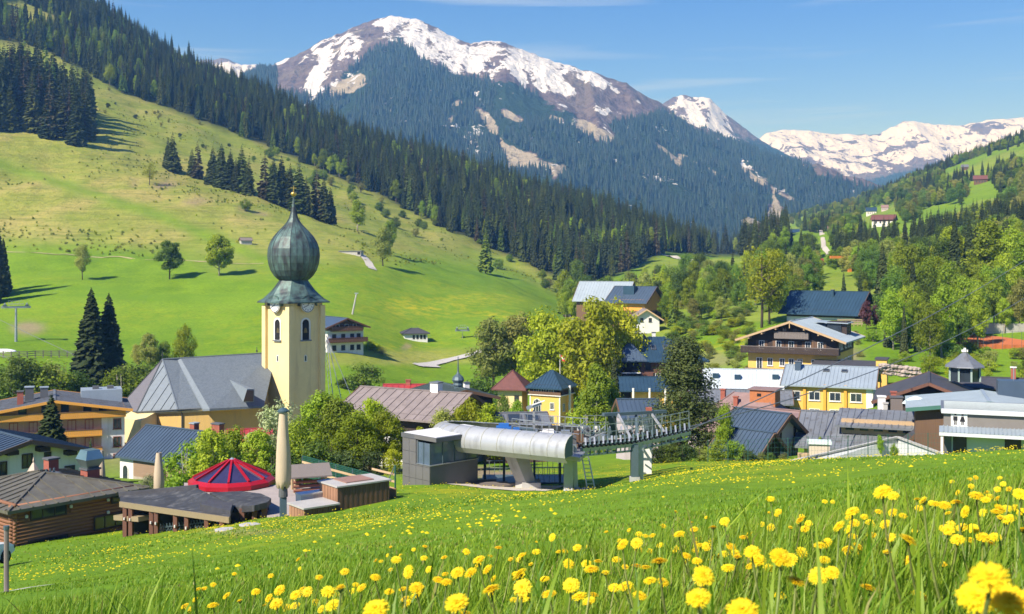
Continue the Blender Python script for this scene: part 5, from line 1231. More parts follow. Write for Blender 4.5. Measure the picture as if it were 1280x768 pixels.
for y_ in (0.03, 0.7, 1.3): MB().box(-0.05, 0.03, y_ - .035, y_ + .035, cz_(582.5), cz_(555)).build('window_bar', M_STEEL_DK, oc)
MB().add([(0.02, -0.01, cz_(582)), (Wc, -0.01, cz_(582)), (Wc, -0.01, cz_(555)), (0.02, -0.01, cz_(555))], [(0, 1, 2, 3)]).build('front_window', glass('cabin_glass', (0.10, 0.14, 0.18), 0.03), oc)
for x_ in (1.1, 2.2, 3.3, 4.35): MB().box(x_ - .04, x_ + .04, -0.06, 0.02, cz_(582.5), cz_(555)).build('window_bar', M_STEEL_DK, oc)
MB().box(-0.1, Wc, -0.14, 1.4, cz_(583) + .003, cz_(582)).build('window_sill', M_METAL, oc)
MB().box(-0.10, Wc + 1.4, -0.75, Dc + 0.1, Hc + .002, Hc + 0.30).build('roof_edge', M_DGREY, oc)
MB().box(0.05, Wc + 1.25, -0.6, Dc - 0.05, Hc + .302, Hc + 0.33).build('roof_membrane', mat('white_membrane', (0.66, 0.66, 0.64), 0.7, 0.08), oc)
MB().box(-0.12, -0.101, -0.74, 1.6, Hc + .02, Hc + .29).build('facade_panel', M_PANEL, oc)
# hood: a U-shaped half pipe that wraps round the rear bull wheel
A_ = P(716, 562, 73.5); B_ = P(592, 550, 78.5); C_ = P(606, 544, 85.0); D_ = P(738, 550, 82.5)
cen = (B_ + C_) / 2
path = [A_.lerp(B_, k / 6) for k in range(7)]
dirv = (B_ - A_).normalized(); mid_r = (C_ - B_).length / 2; sidev = (C_ - B_).normalized()
for k in range(1, 9):
    a = math.pi * k / 9; path.append(cen - sidev * (mid_r * math.cos(a)) + dirv * (mid_r * math.sin(a)))
path += [C_.lerp(D_, k / 6) for k in range(7)]
path = [Vector((p.x, p.y, p.z)) for p in path]
rad = 1.05
def hood_ring(i):
    p = path[i]; t = path[min(i+1, len(path)-1)] - path[max(i-1, 0)]; t.z = 0; t.normalize(); out = Vector((t.y, -t.x, 0)) 
    if (p - cen).dot(out) < 0 and 6 < i < 15: out = -out
    return p, out
rings = []
angs = [-20, -5, 12, 30, 48, 66, 84, 100]
sgn0 = None
for i in range(len(path)):
    p, out = hood_ring(i)
    if out.dot(p - Vector((cen.x + 3.5, (A_.y + D_.y) / 2, p.z))) < 0: out = -out
    rings.append([p + out * (rad * math.cos(R(a))) * 0.95 + Vector((0, 0, rad * math.sin(R(a)) - 0.1)) for a in angs])
na = len(angs)
for i0_ in range(0, len(path) - 1):       # each bent sheet of the hood is a panel
    mb = MB(); v = rings[i0_] + rings[i0_ + 1]
    mb.add(v, [(j, na + j, na + j + 1, j + 1) for j in range(na - 1)]); o = sm_(mb, 'hood_panel', M_HOOD, smooth=True)
    mb = MB()
    for j in range(na - 1): mb.bar(rings[i0_][j], rings[i0_][j+1], 0.06, 0.05)
    sm_(mb, 'hood_seam', M_HOOD_IN)
    a, b = rings[i0_][0], rings[i0_+1][0]; c = (path[i0_] - a); c.z = 0; c2 = (path[i0_+1] - b); c2.z = 0
    mb = MB(); mb.add([a, b, b + c2*0.35 - Vector((0, 0, .38)), a + c*0.35 - Vector((0, 0, .38))], [(0, 1, 2, 3)]); sm_(mb, 'hood_skirt', M_HOOD_IN)
# dark mouth of the hood at the front end
mb = MB(); r0 = rings[0]; mb.add(r0 + [path[0] + Vector((0, 0, 0.9)), path[0] + Vector((0, 0, -0.4))], [tuple(range(na + 2))]); sm_(mb, 'hood_mouth', M_STEEL_DK)
# inner deck with machinery, walkway railings
mb = MB(); zd = min(A_.z, D_.z) + 0.15
mb.slab([Vector((A_.x + .5, A_.y + 0.6, zd)), Vector((D_.x + .5, D_.y - 0.5, zd)), Vector((C_.x, C_.y - .4, zd + .3)), Vector((B_.x, B_.y + .4, zd + .3))], 0.3); sm_(mb, 'machine_deck', M_METAL)
mb = MB(); c_ = (B_ + C_) / 2 + Vector((0.6, 0, 0.1)); mb.lathe([(2.3, c_.z), (2.3, c_.z + .3), (2.0, c_.z + .32), (2.0, c_.z + .1)], 28, c=(c_.x, c_.y)); sm_(mb, 'bull_wheel', M_STEEL_DK)
for (x_, y_, w_, dp, h_, m) in ((1.0, 80, 1.6, 1.0, 0.9, M_STEEL_DK), (2.6, 80.5, 1.2, 1.2, 0.7, M_WINFR), (-0.6, 81.5, 1.1, 0.8, 1.0, mat('blue_motor', (0.03, 0.14, 0.42), 0.5, 0.1)), (3.8, 79.5, 0.9, 0.9, 0.8, M_METAL), (0.3, 78.8, 0.7, 0.6, 1.1, mat('blue_motor', (0.03, 0.14, 0.42))), (4.6, 78.5, 0.8, 0.7, 0.9, M_WOOD_BRN)):
    mb = MB(); mb.box(x_ - w_/2, x_ + w_/2, y_ - dp/2, y_ + dp/2, zd + .01, zd + h_).box(x_ - w_/3, x_ + w_/3, y_ - dp/3, y_ + dp/3, zd + h_ + .002, zd + h_ + .2); sm_(mb, 'drive_unit', m)
def railing(a, b, n, h=1.0, name='railing'):
    mb = MB(); a = Vector(a); b = Vector(b)
    for k in range(n + 1): p = a.lerp(b, k / n); mb.bar(p, p + Vector((0, 0, h)), 0.04)
    for z_ in (h, h * 0.5): mb.bar(a + Vector((0, 0, z_)), b + Vector((0, 0, z_)), 0.04)
    return sm_(mb, name, M_METAL)
railing(P(640, 541, 79), P(724, 552, 76.5), 9); railing(P(650, 534, 82), P(735, 541, 80.5), 9); railing(P(724, 552, 76.5), P(735, 541, 80.5), 4)
# wheel track (sheave trains) running out to the right, front and rear
def track(a, b, n, wheel_r, hang, name):
    t = empty(name, (0, 0, 0)); t.parent = st
    mb = MB(); mb.bar(a, b, 0.30, 0.26); mb.bar(a - Vector((0, 0, .42)), b - Vector((0, 0, .42)), 0.16, 0.12); sm_(mb, 'track_beam', M_METAL, t)
    for k in range(n):
        p = a.lerp(b, (k + .5) / n)
        mb = MB(); mb.tube([p + Vector((0, -.28, .30)), p + Vector((0, -.10, .30))], wheel_r, 12); sm_(mb, 'tyre_wheel', mat('tyre_rubber', (0.02, 0.02, 0.02)), t)
        mb = MB(); mb.tube([p + Vector((0, -.30, .30)), p + Vector((0, -.22, .30))], wheel_r * .4, 8); sm_(mb, 'wheel_hub', M_STEEL_DK, t)
        mb = MB(); mb.bar(p + Vector((.12, -.05, .0)), p + Vector((.12, -.05, -.42)), 0.09).bar(p + Vector((.1, -.3, .3)), p + Vector((.1, -.05, .75)), 0.11); sm_(mb, 'hanger', M_STEEL_DK if k % 2 else M_METAL, t)
    railing(a + Vector((0, .3, .5)), b + Vector((0, .3, .5)), max(4, n // 2))
track(P(727, 562, 74.5), P(792, 556, 77), 12, 0.20, 1, 'front_wheel_track'); track(P(792, 556, 77), P(862, 541, 80), 12, 0.18, 1, 'outer_wheel_track'); track(P(730, 546, 82), P(812, 545, 83), 12, 0.18, 1, 'rear_wheel_track')
# legs
def leg(pts, name, m):
    mb = MB(); n = len(pts)
    for a, b in zip(pts[:-1], pts[1:]): mb.add(list(a) + list(b), [(0,1,5,4),(1,2,6,5),(2,3,7,6),(3,0,4,7)])
    mb.f += [(0, 3, 2, 1), tuple(len(mb.v) - 4 + k for k in range(4))]; mb.mi += [0, 0]; return sm_(mb, name, m)
def rect(c, w, dp, yaw):
    u = Vector((math.cos(yaw), math.sin(yaw), 0)) * w / 2; v = Vector((-math.sin(yaw), math.cos(yaw), 0)) * dp / 2; return [c - u - v, c + u - v, c + u + v, c - u + v]
g1 = gpt(656, 78.5); leg([rect(g1 + Vector((0, 0, -.5)), 0.8, 1.3, .6), rect(g1 + Vector((0.05, 0, .5)), 0.8, 1.3, .6), rect(P(643, 563, 78.5), 1.15, 1.5, .6)], 'concrete_leg', M_CONC)
mb = MB(); mb.box(g1.x - .2, g1.x + 1.1, g1.y - .8, g1.y + .6, g1.z - .6, g1.z + .55); sm_(mb, 'concrete_footing', M_CONC)
g2 = gpt(711, 76); mb = MB(); mb.bar(g2 - Vector((.05, 0, .4)), P(711, 556, 76), 0.42, 0.62); sm_(mb, 'steel_leg', M_METAL); mb = MB(); mb.bar(g2 + Vector((.5, .1, -.4)), P(718, 556, 76.2), 0.22, 0.3); sm_(mb, 'steel_leg', M_METAL)
for k in range(9):
    mb = MB(); mb.lathe([(random.uniform(.12, .32), -.1), (random.uniform(.1, .3), .12), (.04, random.uniform(.18, .3))], 6, rot=k); o = mb.build('boulder', M_CONC, None, g2 + Vector((random.uniform(-.3, 1.6), random.uniform(-.7, -.1), 0))); tag(o, 'grey boulder heaped at the foot of the station steel leg', 'stone', 'boulders at the station leg')
g3 = gpt(793, 77); mb = MB(); mb.bar(g3 - Vector((0, 0, .4)), P(793, 556, 77), 0.62, 0.5); sm_(mb, 'pylon_leg', M_STEEL_DK)
mb = MB(); mb.bar(g3 + Vector((.42, .1, -.4)), P(801, 556, 77.3), 0.16, 0.4); sm_(mb, 'pylon_leg', M_METAL)
mb = MB(); mb.bar(g3 - Vector((.38, .0, -.0)), g3 + Vector((.38, 0, .6)), 0.5, 0.02) if False else mb.box(g3.x - .34, g3.x + .34, g3.y - .34, g3.y + .3, g3.z - .4, g3.z + .35); sm_(mb, 'pylon_footing', M_CONC)
g4 = gpt(809, 86); mb = MB(); mb.bar(g4 - Vector((0, 0, .4)), P(811, 520, 86), 0.55, 0.6); sm_(mb, 'rear_pylon_leg', M_STEEL_DK)
for px_, d_ in ((668, 84), (700, 83), (630, 84), (606, 84)):
    g = gpt(px_, d_); mb = MB(); mb.bar(g - Vector((0, 0, .4)), Vector((g.x, g.y, zd)), 0.18); sm_(mb, 'rear_post', M_STEEL_DK)
# gantry
tb_ = [P(754, 518.5, 79), P(832, 514.5, 81.5)]; mb = MB(); mb.bar(tb_[0], tb_[1], 0.34, 0.22); sm_(mb, 'gantry_beam', M_STEEL_DK)
for a, b, w, m in ((P(772, 517, 79.5), P(793, 556, 77), 0.13, M_HOOD), (P(812, 514, 81), P(838, 551, 79), 0.13, M_HOOD), (P(763, 519, 79.3), P(770, 545, 81), 0.36, M_STEEL_DK), (P(795, 517, 80.5), P(796, 546, 79), 0.16, M_STEEL_DK), (P(812, 513, 82), P(816, 545, 83), 0.4, M_STEEL_DK)):
    mb = MB(); mb.bar(a, b, w); sm_(mb, 'gantry_strut', m)
mb = MB(); mb.box(P(811, 510, 81).x - .2, P(811, 510, 81).x + .2, 80.8, 81.2, P(811, 514, 81).z, P(811, 509.5, 81).z); sm_(mb, 'gantry_head', M_BRICK)
for k in range(26):      # catwalk clutter: brackets, conduits and small boxes on the machine deck
    a = Vector((rt_.uniform(-1.5, 7.5), rt_.uniform(76.5, 82.5), zd + .02)); w_ = rt_.uniform(.15, .5); h_ = rt_.uniform(.25, 1.0)
    mb = MB(); mb.box(a.x - w_/2, a.x + w_/2, a.y - w_/2, a.y + w_/2, a.z, a.z + h_); sm_(mb, 'bracket_box', rt_.choice((M_METAL, M_STEEL_DK, M_HOOD, M_WINFR, M_DGREY)))
for k in range(16):
    a = Vector((rt_.uniform(4.5, 9.5), rt_.uniform(77, 82.5), zd + rt_.uniform(.1, .8))); b = a + Vector((rt_.uniform(-1.6, 1.6), rt_.uniform(-.6, .6), rt_.uniform(-.3, 1.3)))
    mb = MB(); mb.bar(a, b, rt_.uniform(.05, .1)); sm_(mb, 'lattice_bar', rt_.choice((M_METAL, M_STEEL_DK, M_HOOD)))
railing(P(790, 541, 80), P(832, 536, 82), 5); railing(P(786, 531, 80.5), P(828, 528, 82.5), 5, 0.8)
# ladder, cabinet, lamp mast, rear railings on the boarding deck
mb = MB(); g = gpt(739, 75); a0, a1 = g + Vector((-.25, 0, 0)), g + Vector((.25, 0, 0)); t0_, t1_ = P(727, 569, 75.5), P(735, 569, 75.5)
mb.bar(a0, t0_, .06).bar(a1, t1_, .06)
for k in range(9): mb.bar(a0.lerp(t0_, k / 9 + .05), a1.lerp(t1_, k / 9 + .05), 0.04)
sm_(mb, 'ladder', M_METAL)
wb = gpt(806, 81); mb = MB(); mb.box(wb.x - .45, wb.x + .45, wb.y - .35, wb.y + .35, wb.z + .25, P(806, 560, 81).z); sm_(mb, 'control_cabinet', W_WHITE)
lm_ = P(667, 541, 82); mb = MB(); mb.bar(lm_, P(667, 513, 82), 0.14); sm_(mb, 'lamp_mast', M_HOOD); mb = MB(); p = P(668, 508, 82); mb.bar(p + Vector((-.55, 0, -.15)), p + Vector((.5, -.1, .25)), 0.45, 0.22); sm_(mb, 'floodlight', M_METAL); mb = MB(); mb.bar(p + Vector((-.2, -.2, .1)), p + Vector((.75, -.25, .45)), 0.35, 0.05); sm_(mb, 'floodlight', M_WINFR)
dk = gpt(655, 86); mb = MB(); mb.box(dk.x - 3.2, dk.x + 3.6, dk.y - 1.8, dk.y + 1.4, dk.z - .4, dk.z + .35); sm_(mb, 'boarding_deck', M_STEEL_DK)
railing((dk.x - 3.1, dk.y + 1.2, dk.z + .35), (dk.x + 3.5, dk.y + 1.2, dk.z + .35), 16, 1.1); railing((dk.x - 0.5, dk.y - 1.5, dk.z + .35), (dk.x + 3.5, dk.y - 1.5, dk.z + .35), 10, 1.1)
for k, (px_, d_, yw) in enumerate(((603, 79.5, .2), (612, 80.5, .1), (622, 79, .25), (598, 81, .3))):
    g = gpt(px_, d_); o = MB().box(-1.3, 1.3, -.16, .16, .0, .14).build('timber_beam', M_WOOD_GREY, None, g + Vector((0, 0, .05 + .02 * k)), yw); tag(o, 'loose grey timber beam lying on gravel under the lift station', 'beam', 'timber beams under the lift station')
# gravel apron
ap = [gray(585, 600, 60, 100), gray(612, 607, 60, 100), gray(650, 612, 60, 100), gray(700, 612, 60, 100)]
strip('gravel_apron', [gpt(582, 82), gpt(615, 80), gpt(655, 78.5), gpt(695, 78)], 7.5, mat('station_gravel', (0.58, 0.52, 0.44), 0.95, 0.25, 3.0, 0, 0.5), 0.035)
# haul ropes
M_ROPE = mat('steel_rope', (0.16, 0.17, 0.17), 0.5, 0.1, 2, 0.3)
def rope(name, label, a, b, sag, r, n=14):
    pts = [a.lerp(b, k / n) - Vector((0, 0, sag * 4 * (k / n) * (1 - k / n))) for k in range(n + 1)]
    mb = MB(); mb.tube(pts, r, 6); return tag(mb.build(name, M_ROPE), label, 'cable')
rope('haul_rope', 'upper chairlift cable rising to the right across the village', P(838, 548, 80), P(1330, 292, 190), 1.5, 0.045)
rope('haul_rope', 'lower chairlift cable rising to the right across the village', P(818, 545, 83), P(1330, 337, 200), 3.0, 0.045)
# ------------------------------------------------------------------ hillside huts and lift pylons behind the church
ch = House('hillside_chalet', 'chalet with white lower floors and brown gable right of the church tower', 432, 250, 26, 8.8, 9, 407, 396.5, 441, M_WPLAST, M_ROOF_BLUE, 'gable', 'y', over=1.2, ref='f', seam=0, upper=M_WOOD_BRN, upper_h=5.0, barge=M_WOOD_RED)
for z_ in (0.4, 2.9):
    for u in (-2.8, -0.6, 1.6, 3.2): ch.win('f', u, z_ + .2, 0.95, 1.1, M_WINFR_D, 0)
ch.balcony('f', 0.2, 2.7 - .2, 9.6, M_WOOD_RED, 1.1, 0.9); ch.balcony('f', 0, 5.0, 7.6, M_WOOD_RED, 1.0, 0.9)
for u in (-2.0, 0.2, 2.2): ch.win('f', u, 5.3, 0.9, 1.1, M_WINFR, 0, out=.05)
for z_ in (0.6, 3.0):
    for u in (-2.5, 0.5): ch.win('l', u, z_, 0.9, 1.1, M_WINFR_D, 0)
wh2 = House('white_pump_house', 'small white hut with dark hip roof standing alone in the meadow', 520, 298, 8, 6.2, 4.6, 415.5, 410, 427, M_WPLAST, M_ROOF_DARK, 'hip', over=0.6, ref='f', seam=0)
for u in (-0.6, 0.4, 1.4, 2.3): wh2.win('f', u, 0.6, 0.6, 1.1, M_WINFR_D, 0, sill=False)
hb = gray(308, 305, 330, 520); h2 = House('stone_hut', 'tiny pale stone hut on the dry upper pasture', 307, hb.y, 15, 4.0, 3.0, HZ - (hb.z + 1.3)/hb.y*F, HZ - (hb.z + 2.2)/hb.y*F, HZ - hb.z/hb.y*F, M_CONC, M_WOOD_GREY, 'gable', 'x', over=0.3, seam=0, cat='hut')
bk = gray(441, 319, 330, 520); o = empty('snow_bunker', bk, R(-12), 'low concrete bunker with grassy roof beside the slope track', 'bunker')
MB().box(-5, 3.5, -1, 2.2, -1, 1.2).build('wall', M_CONC, o); MB().box(-5.3, 3.9, -1.3, 2.6, 1.202, 1.45).build('roof_slab', M_ROOF_GREY, o); MB().box(2.2, 3.3, -1.05, -0.99, 0, 1.0).build('door', M_DARK, o)
strip('slope_track', [gray(452, 319, 330, 520), gray(459, 327, 330, 520), gray(466, 338, 330, 520)], 3.0, M_PATH, 0.3)
strip('gravel_road', [gray(522, 458, 200, 330), gray(560, 451, 200, 330), gray(600, 441, 200, 330), gray(630, 432, 200, 330), gray(662, 425, 200, 330)], 3.2, M_PATH, 0.25)
strip('gravel_road', [gray(520, 457.5, 200, 330), gray(548, 459.5, 200, 330)], 3.4, M_PATH, 0.28)
strip('gravel_road', [gray(707, 387, 250, 420), gray(716, 393, 250, 420), gray(728, 402, 250, 420)], 6.0, M_PATH, 0.25)
strip('gravel_road', [gray(830, 319, 500, 800), gray(862, 326, 500, 800), gray(884, 334, 500, 800)], 5.0, M_PATH, 0.4)
strip('meadow_path', [gray(-20, 315, 300, 500), gray(60, 318, 300, 500), gray(150, 323, 300, 500), gray(250, 328, 300, 500), gray(330, 330, 300, 500)], 0.9, mat('trodden_path', (0.42, 0.36, 0.20), 0.95, 0.2), 0.15)
pl = gray(441, 394, 250, 420); o = empty('leaning_pole', pl, 0, 'slanted grey drag lift pole standing in the meadow', 'pole'); MB().tube([(-0.2, 0, -0.5), (1.0, 0, 5.6)], [0.28, 0.2], 8).build('shaft', M_CONC, o); MB().box(0.5, 1.5, -.2, .2, 5.6, 5.9).build('head', M_METAL, o)
def pylon(label, base, h, arm, yaw=0, tilt=0):
    o = empty('lift_pylon', base, yaw, label, 'pylon')
    MB().tube([(0, 0, -0.5), (0, 0, h)], [h*0.045, h*0.03], 10).build('mast', M_METAL, o)
    MB().box(-arm, arm, -.25, .25, h, h + .5).build('crossarm', M_METAL, o)
    for s_ in (-1, 1):
        q = MB(); q.box(s_*arm*.75 - .12*arm, s_*arm*.75 + .12*arm, -1.2, 1.2, h + .52, h + .8); b = q.build('sheave_frame', M_STEEL_DK, o)
        for k in (-0.9, -0.3, 0.3, 0.9):
            w = MB(); w.tube([(s_*arm*.75 - .1, k, h + .95), (s_*arm*.75 + .1, k, h + .95)], .25, 10); w.build('sheave', M_METAL, b)
    r_ = MB(); r_.box(-arm*.5, arm*.5, -.6, .6, h + .9, h + 1.0)
    for k in range(5): r_.bar((-arm*.5 + k*arm*.25, -.6, h + 1.0), (-arm*.5 + k*arm*.25, -.6, h + 1.7), .05)
    r_.bar((-arm*.5, -.6, h + 1.7), (arm*.5, -.6, h + 1.7), .06); r_.build('service_platform', M_METAL, o); return o
p1 = gray(20, 428, 200, 330); s1 = p1.y / F; pylon('steel chairlift pylon with wide crossarm at the left border', p1, 42 * s1, 17 * s1, 0.35)
p2 = gray(578, 424, 250, 400); pylon('short lift pylon with red brown crossarm in the meadow near the white hut', p2, 9 * p2.y/F, 9 * p2.y/F, 0.1)
top1 = p1 + Vector((0, 0, 42 * s1 + .9))
rope('haul_rope', 'upper lift cable sloping down from the pylon at the left border', top1 + Vector((-60, 30, 17)), P(330, 548, 188), 1.5, 0.05, 24)
rope('haul_rope', 'lower lift cable sloping down from the pylon at the left border', top1 + Vector((-62, 10, 9)), P(300, 545, 186), 1.5, 0.05, 24)
fb = empty('pasture_fence', gray(50, 447, 180, 300), 0, 'grey wooden pasture fence on the slope at the left border', 'fence'); f0 = fb.location.copy()
prev = None
for i in range(11):
    g = gray(-6 + 10 * i, 449 - 0.2 * i, 180, 300); MB().bar(g - f0 - Vector((0, 0, .3)), g - f0 + Vector((0, 0, 1.5)), .16).build('post', M_WOOD_GREY, fb)
    if prev is not None:
        for z_ in (.5, .95, 1.35): MB().bar(prev - f0 + Vector((0, -.1, z_)), g - f0 + Vector((0, -.1, z_)), .06, .16).build('rail', M_WOOD_GREY, fb)
    prev = g
pv_ = gray(4, 440, 200, 330); o = MB().box(-3.5, 1.8, -1.2, 1.2, -.5, .35).build('snow_remnant', mat('old_snow', (0.8, 0.82, 0.85), 0.9, 0.05), None, pv_); 
bpy.data.objects.remove(o)
mb = MB(); mb.lathe([(3.2, -.3), (2.6, .25), (1.2, .5), (.1, .55)], 14); o = mb.build('snow_patch', mat('old_snow', (0.8, 0.82, 0.85), 0.9, 0.05), None, pv_, smooth=True); o.scale = (1, .5, 1); tag(o, 'last white snow heap below the pylon at the left border', 'snow')
# slender stayed mast frame right of the tower
mt = empty('stayed_mast', P(425, 505, 175), 0, 'slim grey lattice legs and stay wires rising beside the church tower', 'mast'); m0 = P(425, 505, 175)
for a, b, w in ((P(408, 425, 178), P(418, 510, 172), .10), (P(406, 428, 180), P(413, 510, 176), .07), (P(408, 420, 180), P(428, 505, 172), .09), (P(408, 420, 182), P(441, 500, 178), .07)):
    MB().bar(a - m0, b - m0, w).build('stay', M_METAL, mt)
mb = MB()
for k in range(12): mb.bar(P(408, 425, 178).lerp(P(418, 510, 172), k/12) - m0, P(406, 428, 180).lerp(P(413, 510, 176), (k+.6)/12) - m0, .05)
mb.build('lattice', M_METAL, mt)

# ------------------------------------------------------------------ middle village
br = House('brown_roof_house', 'house with broad weathered brown sheet roof and white chimney among bushes', 553, 112, -33, 12.5, 8.5, 521, 487.5, 560, M_WPLAST, M_ROOF_BROWN, 'gable', 'x', over=0.9, ref='fr', seam=1.1, upper=M_WOOD_DARK, upper_h=0.8)
br.chimney(2.6, 0.2, 0.95, br.rh + 0.85, W_WHITE, M_ROOF_GREY)
for u in (-1.6, 1.2): br.win('r', u, 1.0, 1.0, 1.1, M_WINFR_D, 1, out=.05)
rr_ = House('red_roof_house', 'house with bright red sheet roof behind the brown roof', 528, 150, -6, 9.5, 7, 494, 480.5, 530, M_WPLAST, M_ROOF_RED, 'gable', 'x', over=0.5, seam=0.8)
rr_.chimney(-1.9, 0, 0.6, rr_.rh + 0.5, M_BRICK, M_BRICK)
gr = House('green_roof_house', 'dark house with grey green gable roof and small onion turret', 580, 128, 20, 7.0, 9, 496, 482, 540, M_WOOD_DARK, mat('grey_green_sheet_roof', (0.075, 0.105, 0.100), 0.5, 0.2, 0.6), 'gable', 'y', over=0.7, ref='f', seam=0.6)
t = MB(); t.lathe([(0.5, gr.rh - .4), (0.5, gr.rh + .25), (0.62, gr.rh + .3), (0.55, gr.rh + .55), (0.75, gr.rh + .9), (0.6, gr.rh + 1.25), (0.2, gr.rh + 1.6), (0.1, gr.rh + 1.9), (0.04, gr.rh + 3.6)], 10, c=(0, -2.5)); t.build('onion_turret', M_STEEL_DK, gr.root); gr.chimney(2.3, 1, .6, gr.rh + .1, W_WHITE)
mr = House('maroon_roof_house', 'cream house with maroon hip roof between the slope and large maples', 641, 192, -12, 4.2, 5.0, 478, 463, 512, M_CREAM, M_ROOF_MAROON, 'hip', over=0.9, seam=0)
mr.win('f', -1.2, 1.6, .8, 1.1, M_WINFR_D, 1); mr.win('f', 1.2, 1.6, .8, 1.1, M_WINFR_D, 1)
so = House('solar_house', 'low house with dark solar panels on its roof behind the lift station', 641, 120, 8, 6.5, 5, 528, 516, 545, M_WOOD_BRN, M_ROOF_GREY, 'gable', 'x', over=0.5, seam=0)
for k in range(3):
    so.skylight(-1.9 + k * 1.9, -1.2, 1.5, 1.5)
# yellow house with arched window
yh = House('yellow_house', 'yellow house with blue hip roof and tall arched window', 700, 186, -26, 5.6, 5.2, 482, 463, 535, M_YELLOW, M_ROOF_NAVY, 'hip', over=0.65, ref='fr', seam=0.55, upper=M_WOOD_DARK, upper_h=5.35)
MB().box(-yh.W/2 - .3, yh.W/2 + .3, -yh.D/2 - .3, yh.D/2 + .3, 5.2, 5.345).build('balcony_slab', W_WHITE, yh.root)
MB().box(-yh.W/2 - .25, yh.W/2 + .25, -yh.D/2 - .28, -yh.D/2 - .22, 5.35, 5.85).build('parapet', M_WOOD_BRN, yh.root)
for u in (-1.6, -.2, 1.2): yh.win('f', u, 5.5, 1.0, 1.4, M_WINFR, 1, out=.06, sill=False)
yh.win('f', -1.45, 1.5, 1.5, 3.1, W_WHITE, 2, arch=True); yh.win('f', 1.35, 2.9, .8, 1.2, M_WINFR, 1); yh.win('f', 1.35, .7, .8, 1.2, M_WINFR, 1)
for u in (-1.2, .9): yh.win('r', u, 2.6, .8, 1.3, M_WINFR, 1)
for x_ in (-yh.W/2, yh.W/2): MB().box(x_ - .1 * (x_ > 0) - .05, x_ + .1 * (x_ < 0) + .05, -yh.D/2 - .06, -yh.D/2 + .1, -1, 5.2).build('corner_strip', W_WHITE, yh.root)
MB().box(yh.W/2 + .5, yh.W/2 + .8, -.3, 0, -1, 6.8).build('column', W_WHITE, yh.root)
fp = P(700, 520, 196); o = empty('flagpole', fp, 0, 'red white red flag on a thin pole above the yellow house', 'flag'); ht = (520 - 443) / F * 196
MB().tube([(0, 0, 0), (0, 0, ht)], .06, 6).build('pole', W_WHITE, o)
M_FLR = mat('flag_red', (0.60, 0.03, 0.04), 0.8, 0.05)
for k, m in enumerate((M_FLR, W_WHITE, M_FLR)):
    q = MB(); vs = []; n = 7
    for i in range(n): vs += [(i * .17, .12 * math.sin(i * 1.1), ht - .1 - k * .32 - i * .05), (i * .17, .12 * math.sin(i * 1.1 + .2), ht - .1 - (k + 1) * .32 - i * .05)]
    q.add(vs, [(2*i, 2*i+1, 2*i+3, 2*i+2) for i in range(n - 1)]); q.build('flag_stripe', m, o)
# dark timber hotel with blue roof
dh = House('dark_hotel', 'tall dark timber hotel with stepped blue hip roofs behind the pine', 777, 196, 8, 14.5, 12, 448, 421, 520, M_WOOD_RED, M_ROOF_NAVY, 'hip', over=0.9, ref='fl', seam=0.6, cat='hotel')
px_h = dh
MB().box(-7.3, -3.9, -6.25, -6.0, 4.0, dh.eh - .2).build('recess_shade_panel', M_DARK, dh.root); MB().box(-1.7, 7.2, -6.06, -6.002, dh.eh - 3.9, dh.eh - 2.6).build('recess_shade_panel', M_DARK, dh.root)  # dark panels on the wall paint the shade of balcony recesses
for u, z_ in ((-2.6, dh.eh - 2.1), (-5.6, dh.eh - 2.2), (1.5, dh.eh - 2.0), (4.5, dh.eh - 2.0)): dh.win('f', u, z_, 1.0, 1.4, M_WINFR_D, 1, out=.07, sill=False)
for u in (-.9, 1.6, 4.3): dh.win('f', u, dh.eh - 3.85, .9, 1.2, M_WINFR, 1, out=.07, sill=False)
for z_, u0, w in ((dh.eh - 2.45, -5.7, 3.4), (4.2, -5.7, 3.4), (dh.eh - 4.0, 2.7, 8.8)): MB().box(u0 - w/2, u0 + w/2, -7.0, -6.26, z_ - .14, z_).build('balcony_slab', W_WHITE, dh.root)
sm2 = [[(-8.2, -7.4, dh.eh - .3), (-3.0, -7.4, dh.eh - .3), (-5.6, -4.6, dh.eh + 3.0)], [(-3.0, -7.4, dh.eh - .3), (-3.0, -1.8, dh.eh - .3), (-5.6, -4.6, dh.eh + 3.0)], [(-8.2, -1.8, dh.eh - .3), (-8.2, -7.4, dh.eh - .3), (-5.6, -4.6, dh.eh + 3.0)]]
add_roof(dh.root, sm2, M_ROOF_BLUE, .2, .6, 'bay_roof')
for x_, y_ in ((1.0, -3.2), (3.2, -3.4), (-1.2, -3.2)): dh.skylight(x_, y_, .9, 1.4)
dh.chimney(-.5, .5, .6, dh.rh + .7, W_WHITE, M_DGREY); dh.chimney(-2.2, .2, .5, dh.rh + .4, M_DGREY)
po = House('hotel_portico', 'yellow hotel entrance wing with white columns and blue lean roof', 776, 186, 5, 9.0, 5.0, 484, 471, 517, M_YELLOW, M_ROOF_NAVY, 'gable', 'x', over=0.9, ref='fl', seam=0.6, cat='building')
for u in (-2.5, .2, 2.8): MB().lathe([(.2, -1), (.2, po.eh - .1)], 10, c=(u, -po.D/2 - .8)).build('column', W_WHITE, po.root)
MB().box(-4.5, -2.8, -2.56, -2.502, .3, po.eh - .3).build('loggia_shade_panel', M_DARK, po.root); MB().box(-.9, 2.2, -2.56, -2.502, .2, 1.5).build('loggia_shade_panel', M_WOOD_DARK, po.root); MB().box(-4.7, 0.5, -3.2, -2.6, .9, 1.05).build('balcony_slab', W_WHITE, po.root)  # dark panels on the flat wall paint the loggia's shade
sb = House('small_blue_roof_house', 'small house with ribbed blue roof directly behind the lift station', 803, 112, 10, 3.6, 5.5, 520, 499, 560, M_LILAC, M_ROOF_BLUE, 'gable', 'x', over=0.4, ref='f', seam=0.45)
